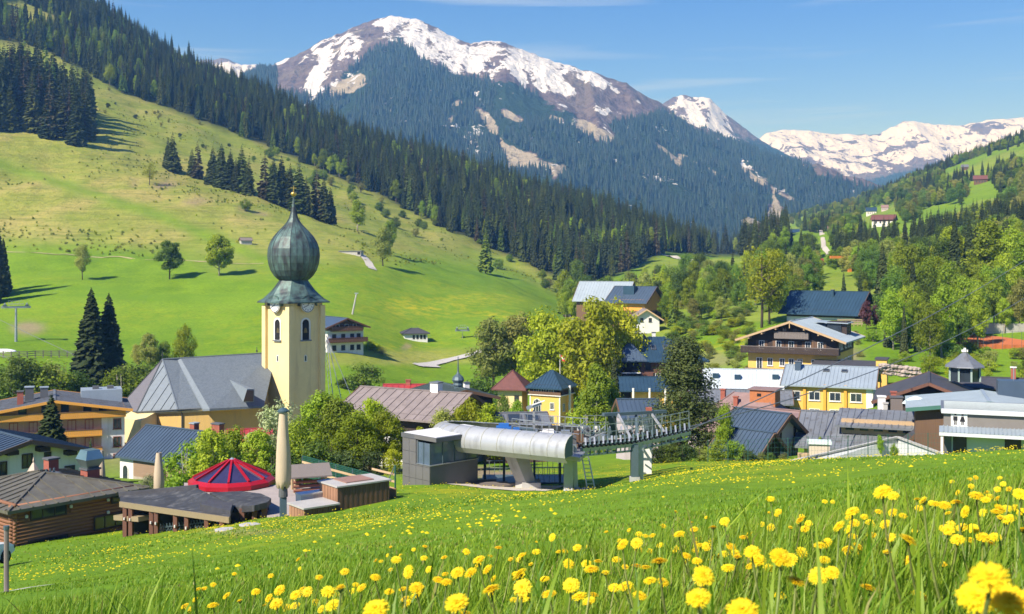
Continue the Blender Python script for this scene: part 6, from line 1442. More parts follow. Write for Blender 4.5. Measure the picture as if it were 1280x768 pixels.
# upper farm houses
u1 = House('upper_farmhouse', 'farmhouse with pale grey roof behind the tall maples', 758, 330, -20, 15, 10, 372, 352, 392, M_WOOD_BRN, M_ROOF_PALE, 'gable', 'x', over=1.0, seam=0.9)
u2 = House('upper_chalet', 'timber chalet with blue grey roof and dormer above the maples', 806, 305, -28, 11, 10, 375, 358, 400, M_WOOD_BRN, M_ROOF_BLUE, 'gable', 'x', over=1.2, ref='fr', seam=0.9, upper=M_WOOD_ORG, upper_h=2.4)
MB().box(-2.2, 1.2, -3.2, -1.2, u2.eh + .6, u2.rh + .1).build('dormer', M_ROOF_NAVY, u2.root)
for u in (-3.6, -.8, 2.0): u2.win('f', u, .8, 1.0, 1.2, M_WINFR_D, 1); 
for u in (-2, 1.5): u2.win('r', u, .8, 1.0, 1.2, M_WINFR_D, 1)
u3 = House('small_cottage', 'small pale cottage with wide gable below the upper chalet', 808, 292, 8, 6.8, 6, 397, 386, 405, M_WPLAST, M_ROOF_BROWN, 'gable', 'y', over=1.0, ref='f', seam=0, barge=M_WOOD_LT)
for u in (-1.2, 1.0): u3.win('f', u, .5, .8, 1.0, M_WINFR_D, 0)
# long white roofed wing and grey strip roof
lw = House('white_roof_wing', 'long low hotel wing with whitish sheet roof left of the yellow hotel', 940, 178, 0, 14.5, 9, 484, 462, 515, M_YELLOW, M_ROOF_ICE, 'gable', 'x', over=0.5, seam=0.65, cat='hotel wing')
for x_, y_ in ((-5.6, -1.8), (-2.2, -2.0), (3.6, -1.8)):
    MB().box(x_ - .5, x_ + .5, y_ - .4, y_ + .4, lw.roofz(x_, y_) - .2, lw.roofz(x_, y_) + .55).build('roof_vent', M_ROOF_NAVY, lw.root)
lg = House('grey_strip_roof', 'narrow building with plain grey roof below the white roofed wing', 925, 165, 1, 14.0, 5, 499, 487, 520, M_WOOD_DARK, M_ROOF_GREY, 'gable', 'x', over=0.5, seam=0.7, cat='building')
# great chalet
gc = House('great_chalet', 'large chalet with yellow lower floors dark timber gable and long balconies', 990, 184, -13, 14.6, 14, 421, 399, 466, M_YELLOW, M_ROOF_PALE, 'gable', 'y', over=1.7, ref='f', seam=0.8, upper=M_WOOD_DARK, upper_h=3.35, barge=M_WOOD_LT, over_g=1.8)
gc_d = gc.D/2
for u, w in ((-5.4, 1.0), (-3.6, .9), (-1.6, .9), (-.1, .9), (1.3, .9), (3.6, .9), (5.6, .9)): gc.win('f', u, 1.0 if abs(u) < 5.3 else .3, w, 1.3 if abs(u) < 5.3 else 2.0, W_WHITE, 1)
for u in (-5.0, -2.2, -.1, 2.6, 4.6): gc.win('f', u, 3.75, .9, 1.4, M_WINFR, 1, out=.06, shut=M_WOOD_BRN, sill=False)
for u in (-1.2, .6, 2.0): gc.win('f', u, 6.2, .8, 1.1, M_WINFR_D, 1, out=.06, sill=False)
gc.balcony('f', -.2, 3.3, 16.0, M_WOOD_DARK, 1.5, 1.0, trim=M_WOOD_GREY); gc.balcony('f', .1, 5.75, 5.6, M_WOOD_GREY, 1.1, .95); gc.balcony('f', -.8, -.2, 13.0, M_WOOD_PALE, 1.8, .9, trim=M_WOOD_GREY)
for u in (-4.6, -2.3, 2.3, 4.6, -6.8, 6.8):
    z_ = gc.roofz(max(-7.2, min(7.2, u)), 0) - .3; MB().box(u - .12, u + .12, -gc_d - 1.75, -gc_d, z_ - .3, z_).build('purlin_head', M_WOOD_LT, gc.root)
MB().box(0 - .06, .06, -gc_d - 1.86, -gc_d - 1.8, gc.rh - 1.1, gc.rh + .1).build('gable_finial', M_WOOD_LT, gc.root)
for z_ in (.9, 3.9):
    for u in (-5.2, -3.6, -.5, 2.0, 4.0): gc.win('r', u, z_, 1.1, 1.4, W_WHITE, 1, out=.06)
MB().box(4.0, 7.25, 1.2, 5.2, gc.eh - .4, gc.rh - .4).build('dormer', M_WOOD_DARK, gc.root); MB().slab([(2.0, .6, gc.rh - .38), (7.6, .6, gc.rh - .55), (7.6, 5.8, gc.rh - .55), (2.0, 5.8, gc.rh - .38)], .15).build('dormer_roof', M_ROOF_PALE, gc.root)
for y_ in (2.2, 3.4): MB().box(7.252, 7.28, y_ - .4, y_ + .4, gc.eh + .1, gc.rh - .8).build('dormer_window', GLASS, gc.root)
MB().box(4.1, 6.4, .99, 1.198, gc.eh, gc.rh - .6).build('dormer_window', GLASS, gc.root)
yw = House('yellow_link_wing', 'low yellow wing with dark flat roof joining the great chalet', 1060, 178, -6, 10, 5, 456, 452, 478, M_YELLOW, M_ROOF_DARK, 'flat', over=0.4, seam=0, cat='building')
MB().box(4.4, 6.0, -2.0, 1.0, -2.5, yw.eh + 1.1).build('stair_tower', M_YELLOW, yw.root); MB().box(4.2, 6.2, -2.2, 1.2, yw.eh + 1.102, yw.eh + 1.3).build('tower_roof', M_ROOF_DARK, yw.root); MB().box(-5.0, -1.5, -3.4, -2.5, yw.eh - 1.1, yw.eh - .15).build('awning', M_ROOF_DARK, yw.root)
# yellow hotel
hy = House('yellow_hotel', 'yellow hotel with pale blue sheet roof and white framed windows', 1091, 160, -4, 12.4, 9.5, 482, 457.5, 528, M_YELLOW, M_ROOF_PALE, 'gable', 'x', over=0.7, ref='fr', seam=0.55, cat='hotel', over_g=0.5)
for i, u in enumerate((-4.7, -1.9, 1.0, 3.9)):
    hy.win('f', u, 2.75, 1.6, 1.3, W_WHITE, 1); hy.win('f', u, .15, 1.5, 1.4, W_WHITE, 1)
for u in (-3.3, -.45, 2.45): MB().box(u - .2, u + .2, -hy.D/2 - .3, -hy.D/2 - .002, -1, hy.eh - .1).build('pilaster', mat('orange_plaster', (0.66, 0.34, 0.05), 0.85, 0.1), hy.root)
MB().box(5.3, 6.22, -hy.D/2 - .05, -hy.D/2 - .002, -1, hy.eh - .05).build('corner_strip', W_WHITE, hy.root)
MB().box(hy.W/2 + .002, hy.W/2 + .05, -hy.D/2, hy.D/2, -1, hy.eh).build('side_plaster', M_LILAC, hy.root)
hy.chimney(-4.7, -1.2, .85, hy.rh + .55, M_ROOF_BLUE, M_ROOF_GREY)
for x_ in (-.6, 2.0): hy.skylight(x_, -1.4, .9, .7)
# house with dark blue roof, terrace fence, clay court
bh = House('blue_roof_house', 'long house with deep blue roof and dark timber gable on the wooded slope', 1068, 262, -22, 17, 11, 388, 364, 412, M_WPLAST, M_ROOF_NAVY, 'gable', 'x', over=1.5, ref='fr', seam=0.8, upper=M_WOOD_DARK, upper_h=2.6)
for u in (-6, -3, 0, 3, 6): bh.win('f', u, .7, 1.1, 1.2, M_WINFR_D, 1)
bh.balcony('r', 0, 2.7, 9, M_WOOD_DARK, 1.2, 1.0); bh.chimney(1.5, -1.5, .7, bh.rh + .3, M_ROOF_NAVY)
f0 = gray(1062, 408, 180, 262); tfz = empty('terrace_fence', f0, 0, 'pale wooden board fence on the bank beside the blue roofed house', 'fence')
for k in range(7): MB().box(-2.6 + k * .88, -2.48 + k * .88, 0, .12, -.3, 1.5).build('post', M_WOOD_LT, tfz)
for z_ in (.4, .85, 1.3): MB().box(-2.8, 3.0, -.06, -.005, z_, z_ + .28).build('board', M_WOOD_PALE, tfz)
tcz = P(1258, 428, 225); tcs = [P(1195, 430, 222), P(1330, 433, 222), P(1340, 421, 238), P(1200, 418.5, 238)]
MB().slab(tcs, 1.5).build('clay_court', mat('orange_clay', (0.50, 0.145, 0.045), 0.95, 0.12, 0.6)); tag(bpy.data.objects['clay_court'], None, None, None, 'structure')
cw = empty('court_wall', P(1250, 420, 239), 0, 'long pale concrete wall behind the orange clay court', 'wall')
for k in range(9): MB().box(-10 + k * 2.8, -7.23 + k * 2.8, 0, .3, -1, (420 - 404.5) / F * 239).build('wall_panel', M_CONC, cw)
cf = empty('court_fence', P(1250, 431, 221), 0, 'thin dark mesh fence with posts along the clay court', 'fence')
for k in range(12): MB().tube([(-9 + k * 1.9, 0, -1), (-9 + k * 1.9, 0, 2.6)], .04, 5).build('post', M_STEEL_DK, cf)
for z_ in (1.3, 2.6): MB().bar((-9, 0, z_), (12, 0, z_), .035).build('rail', M_STEEL_DK, cf)
# dry-stone wall with boulders near the turret building
sw = empty('boulder_wall', P(1122, 470, 165), 0, 'rough boulder wall on the bank between yellow wing and turret chalet', 'wall'); rr0 = random.Random(4)
M_STONE = mat('pinkish_boulders', (0.42, 0.34, 0.29), 0.9, 0.3, 1.5, 0, 0.5)
for row_ in range(3):
    for k in range(11):
        b = MB(); r_ = rr0.uniform(.32, .5); vs = []
        for i in range(4):
            for j in range(7):
                a = j * 6.283 / 7 + i; q = r_ * math.sin(.35 + i * .8) * rr0.uniform(.8, 1.2); vs.append((q * math.cos(a) * 1.2, q * math.sin(a), r_ * .8 * -math.cos(.35 + i * .8)))
        b.add(vs, [(i*7+j, i*7+(j+1)%7, (i+1)*7+(j+1)%7, (i+1)*7+j) for i in range(3) for j in range(7)] + [tuple(range(6, -1, -1)), tuple(range(21, 28))])
        b.build('boulder', M_STONE, sw, (-2.6 + k * .56 + rr0.uniform(-.1, .1), -row_ * .15 + rr0.uniform(-.1, .1), row_ * .55 - .12 * k * .5 + .5))
# turret chalet with red fascia
tc_ = House('turret_chalet', 'dark chalet with wide low gable reddish fascia and slatted turret roof', 1161, 122, 0, 9.8, 11, 499, 471.5, 530, M_WOOD_DARK, M_ROOF_DARK, 'gable', 'y', over=1.0, ref='f', seam=0, barge=M_WOOD_RED, over_g=1.2)
for u in (-3.2, -1.5, -.5, .8, 2.4): tc_.win('f', u, tc_.eh - .35, .7, 1.1, M_WINFR_D, 0, sill=False)
tc_.balcony('f', .6, tc_.eh - 1.0, 6.0, M_WOOD_RED, 1.0, .75)
M_TURG = mat('turret_green', (0.30, 0.38, 0.33), 0.6, 0.1)
tz = tc_.rh - .7; tx, ty = 3.9, 4.2; tr = 1.75
for k in range(8):
    a = k * math.pi / 4 + .39; MB().bar((tx + tr*math.cos(a), ty + tr*math.sin(a), tz), (tx + tr*math.cos(a), ty + tr*math.sin(a), tz + 1.75), .2).build('turret_post', M_TURG, tc_.root)
    a2 = a + math.pi / 4; MB().add([(tx + tr*.95*math.cos(b_), ty + tr*.95*math.sin(b_), z_) for b_, z_ in ((a, tz), (a2, tz), (a2, tz + 1.6), (a, tz + 1.6))], [(0, 1, 2, 3)]).build('turret_window', GLASS, tc_.root)
q = MB(); q.lathe([(tr + .55, tz + 1.62), (tr + .5, tz + 1.75), (1.1, tz + 2.55), (.35, tz + 3.2), (.12, tz + 3.35)], 8, rot=.39, c=(tx, ty)); q.build('turret_roof', M_ROOF_GREY, tc_.root)
q = MB(); q.box(tx - .35, tx + .35, ty - .12, ty + .12, tz + 3.35, tz + 3.6).box(tx - .12, tx + .12, ty - .3, ty + .3, tz + 3.35, tz + 3.8); q.build('turret_finial', W_WHITE, tc_.root)
tc2 = House('dark_rear_building', 'flat dark roofed building with white flue behind the turret', 1245, 135, 0, 8, 7, 480, 472, 515, M_WOOD_DARK, M_ROOF_DARK, 'gable', 'x', over=.6, seam=0, cat='building'); tc2.chimney(1.9, -.8, .55, tc2.rh + 1.3, M_BRICK, W_WHITE)
# pinkish shingle roofs
pk1 = House('pink_roof_house', 'sprawling house with reddish brown shingle roofs and brick chimneys', 935, 138, -14, 12.5, 9, 528, 491, 560, M_LILAC, M_ROOF_PINK, 'hip', over=.7, seam=0)
pk1.chimney(-3.0, -.4, .55, pk1.rh + .25, M_BRICK, M_BRICK); pk1.chimney(-1.1, -1.6, .5, pk1.rh - .45, M_BRICK, M_BRICK)
MB().box(.5, 3.6, -1.2, 1.6, pk1.eh + 1, pk1.rh + .5).build('brick_lift_shaft', mat('orange_brick', (0.44, 0.16, 0.06), 0.85, 0.2, 3), pk1.root); MB().box(.3, 3.8, -1.4, 1.8, pk1.rh + .502, pk1.rh + .64).build('shaft_roof', M_ROOF_PINK, pk1.root)
MB().box(1.4, 1.9, -1.23, -1.202, pk1.rh - .25, pk1.rh + .1).build('shaft_vent', M_DARK, pk1.root)
pk2 = House('pink_dormer_house', 'house with low red brown roof and white framed dormer beside the yellow hotel', 978, 128, -25, 8.5, 8, 537, 512, 572, M_LILAC, M_ROOF_PINK, 'gable', 'x', over=.6, seam=0)
MB().box(-.5, 2.4, -4.2, -1.2, pk2.eh - .2, pk2.eh + 1.4).build('dormer', W_WHITE, pk2.root); MB().box(-.25, 2.15, -4.24, -4.202, pk2.eh + .15, pk2.eh + 1.15).build('dormer_window', GLASS, pk2.root); MB().slab([(-.9, -4.6, pk2.eh + 1.42), (2.8, -4.6, pk2.eh + 1.42), (2.8, -.5, pk2.eh + 2.1), (-.9, -.5, pk2.eh + 2.1)], .14).build('dormer_roof', M_ROOF_PINK, pk2.root)
for u in (-2.2, 1.0): pk2.win('r', u, .8, .8, 1.2, M_WINFR_D, 1)
fb1 = House('blue_gable_house', 'house with blue sheet roof and pale pink gable behind the meadow hedge', 960, 106, -35, 4.8, 5.0, 543, 513.5, 592, M_LILAC, M_ROOF_BLUE, 'gable', 'x', over=.9, ref='fr', seam=.45)
fb1.win('r', 1.6, 1.0, .9, 1.2, M_WINFR, 1); fb1.win('r', -.6, 2.6, .5, 1.1, M_WINFR_D, 0); fb1.win('r', 1.9, 3.0, .4, 1.2, M_WINFR_D, 0)
fb2 = House('blue_porch_roof', 'lower blue sheet porch roof in front of the pink gable', 948, 101, -35, 4.6, 3.4, 562, 537, 596, M_WOOD_DARK, M_ROOF_BLUE, 'gable', 'x', over=.6, ref='fr', seam=.45, cat='building')
# long grey shingle building with clerestory
lgb = House('clerestory_house', 'long house with layered grey roofs and row of small clerestory windows', 1005, 108, -8, 13.5, 8.5, 550, 518, 588, mat('beige_plaster', (0.60, 0.50, 0.38), 0.85, 0.1, 0.8), M_ROOF_GREY, 'gable', 'x', over=.9, ref='fl', seam=.55)
MB().box(-3.4, 6.2, -3.2, -1.9, lgb.eh + .7, lgb.rh - .25).build('clerestory_wall', M_WOOD_LT, lgb.root)
for k in range(7): MB().box(-3.0 + k * 1.3, -2.2 + k * 1.3, -3.23, -3.203, lgb.eh + 1.05, lgb.eh + 1.4).build('clerestory_window', GLASS, lgb.root)
add_roof(lgb.root, [[(-3.9, -3.9, lgb.rh - .75), (6.9, -3.9, lgb.rh - .75), (6.9, 0, lgb.rh + .45), (-3.9, 0, lgb.rh + .45)]], M_ROOF_GREY, .18, .6, 'upper_roof')
for u, m in ((-4.6, M_WOOD_BRN), (-1.5, M_WOOD_BRN), (.6, None), (3.4, M_WOOD_BRN)): lgb.win('f', u, .2, 1.2, 1.5, M_WINFR_D, 1)
lgb.chimney(.4, .4, .4, lgb.rh + 1.0, M_CONC, M_CONC)
gh = House('small_gable_house', 'small brown timber house with steep dark gable beside the restroom building', 1162, 103, 12, 3.2, 4.0, 546, 520, 572, M_WPLAST, M_ROOF_DARK, 'gable', 'y', over=.5, ref='f', seam=0, upper=M_WOOD_BRN, upper_h=1.1)
gh.win('f', 0, 1.7, .5, .7, M_WINFR_D, 0, out=.05)
kit = House('chimney_block', 'dark flat roofed kitchen block crowded with chimneys and vents', 1148, 112, 6, 9, 6, 522, 516, 560, M_WOOD_DARK, M_ROOF_DARK, 'gable', 'x', over=.5, seam=0, cat='building')
kit.chimney(-3.6, -1.2, .7, kit.rh + 1.6, M_WPLAST, W_WHITE, d=.9); kit.chimney(-2.2, -1.2, 1.1, kit.rh + 1.6, M_WOOD_GREY, M_DGREY); kit.chimney(-2.4, -.4, .5, kit.rh + 2.0, M_BRICK, M_BRICK); kit.chimney(-1.6, -2.5, .6, kit.rh + .1, M_BRICK, M_BRICK); kit.chimney(3.6, -.8, .55, kit.rh + 1.7, M_WPLAST, W_WHITE)
for x_ in (.6, 1.8, 2.8): kit.chimney(x_, -.4, .5, kit.rh + .5, M_BRICK, M_DGREY)
pu = empty('white_parasol', P(1145, 520, 104), 0, 'open pale green white parasol among the chimneys', 'parasol'); MB().tube([(0, 0, -1), (0, 0, 1.9)], .04, 6).build('pole', M_METAL, pu)
q = MB(); q.lathe([(1.3, 1.15), (1.05, 1.4), (.5, 1.7), (.03, 1.85)], 8); q.build('canopy', mat('pale_mint_canvas', (0.62, 0.72, 0.66), 0.8, 0.06), pu)
# restroom building
wc = House('restroom_building', 'grey restroom building with flat canopy on posts and pictogram sign', 1180, 88, 0, 9.5, 5.5, 511, 511, 573, mat('pale_green_panel', (0.55, 0.60, 0.54), 0.7, 0.06), M_ROOF_GREY, 'flat', over=.25, ref='fl', seam=0, cat='building')
zc = (573 - 541) / F * 88
MB().box(-4.78, 4.78, -wc.D/2 - .07, -wc.D/2 - .002, zc + .45, wc.eh - .02).build('facade', mat('grey_brown_render', (0.205, 0.185, 0.165), 0.9, 0.12, 2), wc.root)
MB().box(-4.95, 4.95, -wc.D/2 - .35, -wc.D/2 - .08, wc.eh - .32, wc.eh + .02).build('eaves_fascia', mat('pale_fascia', (0.60, 0.62, 0.62), 0.6, 0.06), wc.root)
MB().box(-5.1, 5.2, -wc.D/2 - 1.6, -wc.D/2 - .07, zc - .02, zc + .26).build('canopy', mat('pale_fascia', (0.60, 0.62, 0.62)), wc.root)
can = [[(-5.1, -wc.D/2 - 1.6, zc + .262), (5.2, -wc.D/2 - 1.6, zc + .262), (5.2, -wc.D/2 - .07, zc + .55), (-5.1, -wc.D/2 - .07, zc + .55)]]; add_roof(wc.root, can, M_ROOF_PALE, .03, .3, 'canopy_roof')
for x_ in (-4.9, 4.95): MB().box(x_ - .09, x_ + .09, -wc.D/2 - 1.5, -wc.D/2 - 1.3, -1, zc).build('canopy_post', W_WHITE, wc.root)
for u, w in ((-3.6, 1.0), (.2, 1.15), (3.6, 1.0)): wc.door('f', u, w, zc - .15, mat('dark_door', (0.055, 0.042, 0.032), 0.6, 0.2))
MB().box(-4.75, -4.2, -wc.D/2 - .02, -wc.D/2 - .001, -1, zc).build('dark_panel', M_DGREY, wc.root)
sg = MB().box(-4.25, -3.05, -wc.D/2 - .16, -wc.D/2 - .1, zc + .55, wc.eh - .38).build('sign_board', W_WHITE, wc.root)
zs_ = zc + .55; M_PIC = mat('pictogram_black', (0.015, 0.015, 0.018), 0.6, 0.05)
for cx_, wom in ((-3.92, False), (-3.4, True)):
    q = MB(); y_ = -wc.D/2 - .165
    q.tube([(cx_, y_ - .005, zs_ + .93), (cx_, y_ + .004, zs_ + .93)], .085, 12)
    if wom: q.add([(cx_ - .09, y_, zs_ + .80), (cx_ + .09, y_, zs_ + .80), (cx_ + .21, y_, zs_ + .38), (cx_ - .21, y_, zs_ + .38)], [(3, 2, 1, 0)])
    else: q.add([(cx_ - .16, y_, zs_ + .80), (cx_ + .16, y_, zs_ + .80), (cx_ + .16, y_, zs_ + .45), (cx_ - .16, y_, zs_ + .45)], [(3, 2, 1, 0)])
    q.box(cx_ - .09, cx_ - .015, y_ - .003, y_ + .003, zs_ + .12, zs_ + .5).box(cx_ + .015, cx_ + .09, y_ - .003, y_ + .003, zs_ + .12, zs_ + .5); q.build('pictogram', M_PIC, sg)
wg = House('restroom_gable_roof', 'low green edged blue gable roof rising behind the restroom building', 1236, 97, 4, 12, 8, 512, 495, 560, M_WOOD_BRN, M_ROOF_PALE, 'gable', 'y', over=.8, ref='f', seam=.5, barge=mat('green_fascia', (0.06, 0.16, 0.12), 0.5, 0.1), cat='building')
MB().box(1.2, 4.4, 2.0, 4.0, wg.eh, wg.rh + 1.2).build('ventilation_unit', M_ROOF_BLUE, wg.root); MB().box(4.402, 6.0, 2.0, 4.0, wg.eh, wg.rh + 1.1).build('ventilation_grille', M_STEEL_DK, wg.root)
q = MB(); q.tube([(2.6, 3, wg.rh + 1.2), (2.6, 3, wg.rh + 2.3)], .05, 6); q.build('antenna', M_METAL, wg.root)
# sloping concrete ramp wall with green mesh fence behind the meadow crest
rw = empty('ramp_wall', P(1080, 570, 92), 0, 'pale sloping concrete ramp wall behind the meadow crest', 'wall'); r0_ = P(1080, 570, 92)
for a, b, c, d in ((P(965, 583, 92), P(1122, 547.5, 100), P(1122, 575, 99), P(985, 590, 91)), (P(1122, 547.5, 100), P(1180, 570, 92), P(1180, 590, 91), P(1122, 578, 99))):
    q = MB(); q.add([a - r0_, b - r0_, c - r0_, d - r0_, a - r0_ + Vector((0, .4, 0)), b - r0_ + Vector((0, .4, 0))], [(3, 2, 1, 0), (0, 1, 5, 4)]); q.build('ramp_panel', mat('pale_ramp_concrete', (0.50, 0.52, 0.50), 0.85, 0.1), rw)
for a, b in ((P(965, 582, 91.8), P(1122, 546.5, 99.8)), (P(1122, 546.5, 99.8), P(1182, 569, 91.8))): q = MB(); q.bar(a - r0_, b - r0_, .3, .14); q.build('coping', M_CONC, rw)
mf = empty('mesh_fence', gpt(1000, 93), 0, 'green wire mesh fence with tall posts along the meadow crest', 'fence'); m0 = gpt(1000, 93); prev = None
M_GP = mat('green_post', (0.03, 0.10, 0.07), 0.5, 0.1)
for i in range(13):
    px_ = 885 + i * 25; g = gpt(px_, 95 - i * .35); MB().tube([g - m0 - Vector((0, 0, .3)), g - m0 + Vector((0, 0, 1.9))], .035, 6).build('post', M_GP, mf)
    if prev is not None:
        q = MB()
        for z_ in (.3, .7, 1.1, 1.5, 1.85): q.bar(prev - m0 + Vector((0, 0, z_)), g - m0 + Vector((0, 0, z_)), .012)
        for k in range(1, 6): t = prev.lerp(g, k / 6) - m0; q.bar(t + Vector((0, 0, .2)), t + Vector((0, 0, 1.85)), .010)
        tag(q.build('wire_mesh', M_GP, mf), None, None, None, 'stuff')
    prev = g
kb = empty('garden_kiosk', gpt(1024, 97) + Vector((0, 0, -.3)), R(-12), 'small cream garden kiosk with mint roof behind the mesh fence', 'kiosk')
MB().box(-1.3, 1.3, -.8, .8, -.5, 2.0).build('body', mat('beige_plaster', (0.60, 0.50, 0.38)), kb); MB().box(-1.55, 1.55, -1.05, 1.05, 2.002, 2.3).build('roof', mat('pale_mint_canvas', (0.62, 0.72, 0.66)), kb); MB().box(-2.8, -1.35, -.8, .2, -.5, .9).build('planter', M_WOOD_LT, kb); kb.scale = (.65, .65, .8)
# far hillside farms
def farm(px, py, d0, d1, w_px, h_px, wall, roof, label, yaw=0, upper=None):
    g = gray(px, py, d0, d1); k = g.y / F; W = w_px * k
    hh = House('hillside_farm', label, px, g.y, yaw, W, W * .75, HZ - (g.z + h_px * .55 * k)/g.y*F, HZ - (g.z + h_px * k)/g.y*F, HZ - g.z/g.y*F, wall, roof, 'gable', 'x', over=W*.07, seam=0, upper=upper, upper_h=h_px*.28*k if upper else None)
    for u in (-.3, -.1, .1, .3): hh.win('f', u * W, h_px * .08 * k, W * .08, h_px * .2 * k, M_WINFR_D, 0, sill=False)
    return hh
farm(1105, 283, 450, 1000, 26, 12, M_WPLAST, M_ROOF_MAROON, 'red brown farmhouse on the far right hillside clearing', -10, M_WOOD_RED)
farm(1089, 269, 450, 1100, 12, 9, M_WPLAST, M_ROOF_NAVY, 'small house with dark blue roof above the hillside farmhouse')
farm(1106, 264, 450, 1200, 8, 7, M_LILAC, M_ROOF_PINK, 'small pink cottage above the hillside farmhouse')
farm(982, 293, 600, 1300, 30, 8, M_WPLAST, M_ROOF_NAVY, 'long farm building with blue roof at the valley bend', 0, M_WOOD_RED)
farm(1012, 287, 600, 1500, 14, 7, M_WPLAST, M_ROOF_BLUE, 'white house with blue grey roof right of the long farm building')
farm(1039, 291, 600, 1500, 8, 8, M_OCHRE, M_ROOF_PINK, 'orange cottage on the valley bend above the winding road')
farm(1226, 230, 600, 1600, 16, 10, M_WOOD_BRN, M_ROOF_MAROON, 'brown farm in the upper clearing of the right hillside')
farm(1206, 212, 700, 1900, 8, 6, M_WOOD_BRN, M_ROOF_GREY, 'tiny hut at the top of the right hillside')
farm(1020, 331, 380, 700, 16, 7, M_WPLAST, M_ROOF_RED, 'low house with red roof beside the orange crane')
strip('valley_road', [gray(1026, 290, 600, 1300), gray(1029, 302, 500, 1000), gray(1030, 312, 450, 900), gray(1036, 320, 400, 800)], 2.6, M_PATH, .5)
g = gray(1062, 340, 300, 600); k = g.y / F; crn = empty('tower_crane', g, R(10), 'orange tower crane standing in the valley bend', 'crane'); M_CR = mat('crane_orange', (0.62, 0.22, 0.04), 0.5, 0.1)
MB().bar((0, 0, -1), (0, 0, 22 * k), 1.2).build('mast', M_CR, crn); MB().bar((-26 * k, 0, 18 * k), (3 * k, 0, 18 * k), 1.0, 1.0).build('jib', M_CR, crn); MB().box(1.5 * k, 3.2 * k, -.8, .8, 14 * k, 17 * k).build('counterweight', M_CONC, crn)
# ------------------------------------------------------------------ single trees
def TS(kind, px, py, hpx, label, d0=300, d1=900, wide=1.0, group=None, **k):      # on the open slope
    g = gray(px, py, d0, d1); return tree(kind, g - Vector((0, 0, .2)), hpx * g.y / F, label, wide=wide, group=group, **k)
def TV(kind, px, d, top, label, wide=1.0, group=None, **k):                        # in the village, crown reaching a surveyed row
    g = gpt(px, d); h = (HZ - top) / F * d - g.z; return tree(kind, g - Vector((0, 0, .2)), max(h, .8), label, wide=wide, group=group, **k)
TS('round', 212, 350, 51, 'round mid green tree on the bright meadow, left of the brighter round tree')
TS('roundfresh', 274, 346, 55, 'dense bright green round tree on the meadow left of the church dome')
TS('olive', 103, 351, 48, 'sparse olive tree with thin trunk on the meadow at the left', wide=.7)
TS('airy', 187, 234, 30, 'small pale sparse tree alone on the dry upper pasture', 350, 900)
TS('slim', 447, 290, 43, 'slim fresh green tree on the slope right of the spruce row', 380, 900, wide=1.3)
TS('olive', 479, 334, 52, 'dark olive tree by the slope track, nearer of two', 330, 620, wide=.85); TS('mid', 487, 320, 48, 'mid green tree by the slope track, farther of two', 330, 620, wide=.7)
TS('larch', 607, 342, 57, 'airy larch standing alone low on the green slope', 330, 620, wide=1.35); TS('mid', 722, 378, 54, 'bushy tree at the foot of the forest near the upper farmhouse', 300, 620, wide=.7)
TS('shrubfresh', 307, 264, 15, 'small round fresh bush on the dry pasture', 400, 900); TS('shrubfresh', 262, 420, 10, 'tiny bush on the bright meadow behind the church', 230, 400) if False else None
ORD = ['first', 'second', 'third', 'fourth', 'fifth', 'sixth', 'seventh', 'eighth', 'ninth', 'tenth', 'eleventh', 'twelfth', 'thirteenth', 'fourteenth', 'fifteenth', 'sixteenth', 'seventeenth', 'eighteenth', 'nineteenth', 'twentieth']
for i_, (px, py, h) in enumerate(sorted(((216, 215, 50), (210, 213, 40), (247, 224, 48), (240, 221, 36), (266, 232, 50), (277, 235, 56), (288, 238, 52), (302, 243, 62), (311, 245, 48), (331, 250, 62), (342, 254, 58), (352, 258, 64), (363, 263, 60), (374, 267, 66), (383, 270, 50), (396, 274, 66), (405, 278, 58), (413, 280, 46), (359, 261, 50), (295, 241, 44)))):
    TS('spruce', px, py, h, ORD[i_] + ' dark spruce from the left in the diagonal row crossing the dry pasture', 420, 900, group='spruce row across the pasture', wide=1.7)
rt = random.Random(5)
for i in range(64):
    px = rt.uniform(-8, 112); py = 168 + px * .10 - rt.uniform(0, 40) + (0 if px < 95 else 6)
    TS('spruce', px, py, rt.uniform(62, 92) * (1 if px < 70 else .86), 'tall dark spruce in the dense clump at the left border', 380, 760, group='spruce clump at the left border', wide=1.4)
for px, py, h in ((57, 150, 46), (30, 140, 44), (66, 160, 34)): TS('larch', px, py - 14, h + 40, 'pale larch inside the dark spruce clump at the left border', 380, 760, group='larches in the left spruce clump')
for i_, (px, py, h) in enumerate(((-6, 372, 108), (-14, 380, 96), (4, 366, 70))): TS('nearspruce', px, py, h, ['tallest dark spruce cut by the left border above the pylon', 'dark spruce almost wholly cut off by the left border', 'smallest dark spruce beside the left border on the meadow'][i_], 260, 420, group='spruces cut by the left border')
for i in range(60):     # bushes strewn below the forest edge
    px = rt.uniform(120, 700); e = float(interp_poly(px, EDGE)); py = e + rt.uniform(2, 30) ** 1.0 * (1.3 if px < 330 else 1)
    kd = rt.choice(('shrubdark', 'shrubolive')) if px < 300 else rt.choice(('shrubfresh', 'shrub', 'shrub', 'shrubolive'))
    TS(kd, px, py, rt.uniform(3, 6.5) if px < 330 else rt.uniform(5, 14), 'low %s bush strewn below the forest edge on the slope' % ('dark' if kd == 'shrubdark' else 'olive' if kd == 'shrubolive' else 'light green' if kd == 'shrubfresh' else 'green'), 420, 950, group='%s bushes below the forest edge' % kd)
TV('nearspruce', 114, 204, 357, 'tall dark spruce left of the church, left one of a close pair', wide=1.35); TV('nearspruce', 136, 207, 364, 'tall dark spruce left of the church, right one of a close pair', variant=1, wide=1.35)
TV('nearspruce', 64, 112, 490, 'dark green spruce growing in front of the orange hotel', wide=1.7)
TV('shrubfresh', 38, 118, 555, 'small light green bush beside the hotel spruce') if False else None
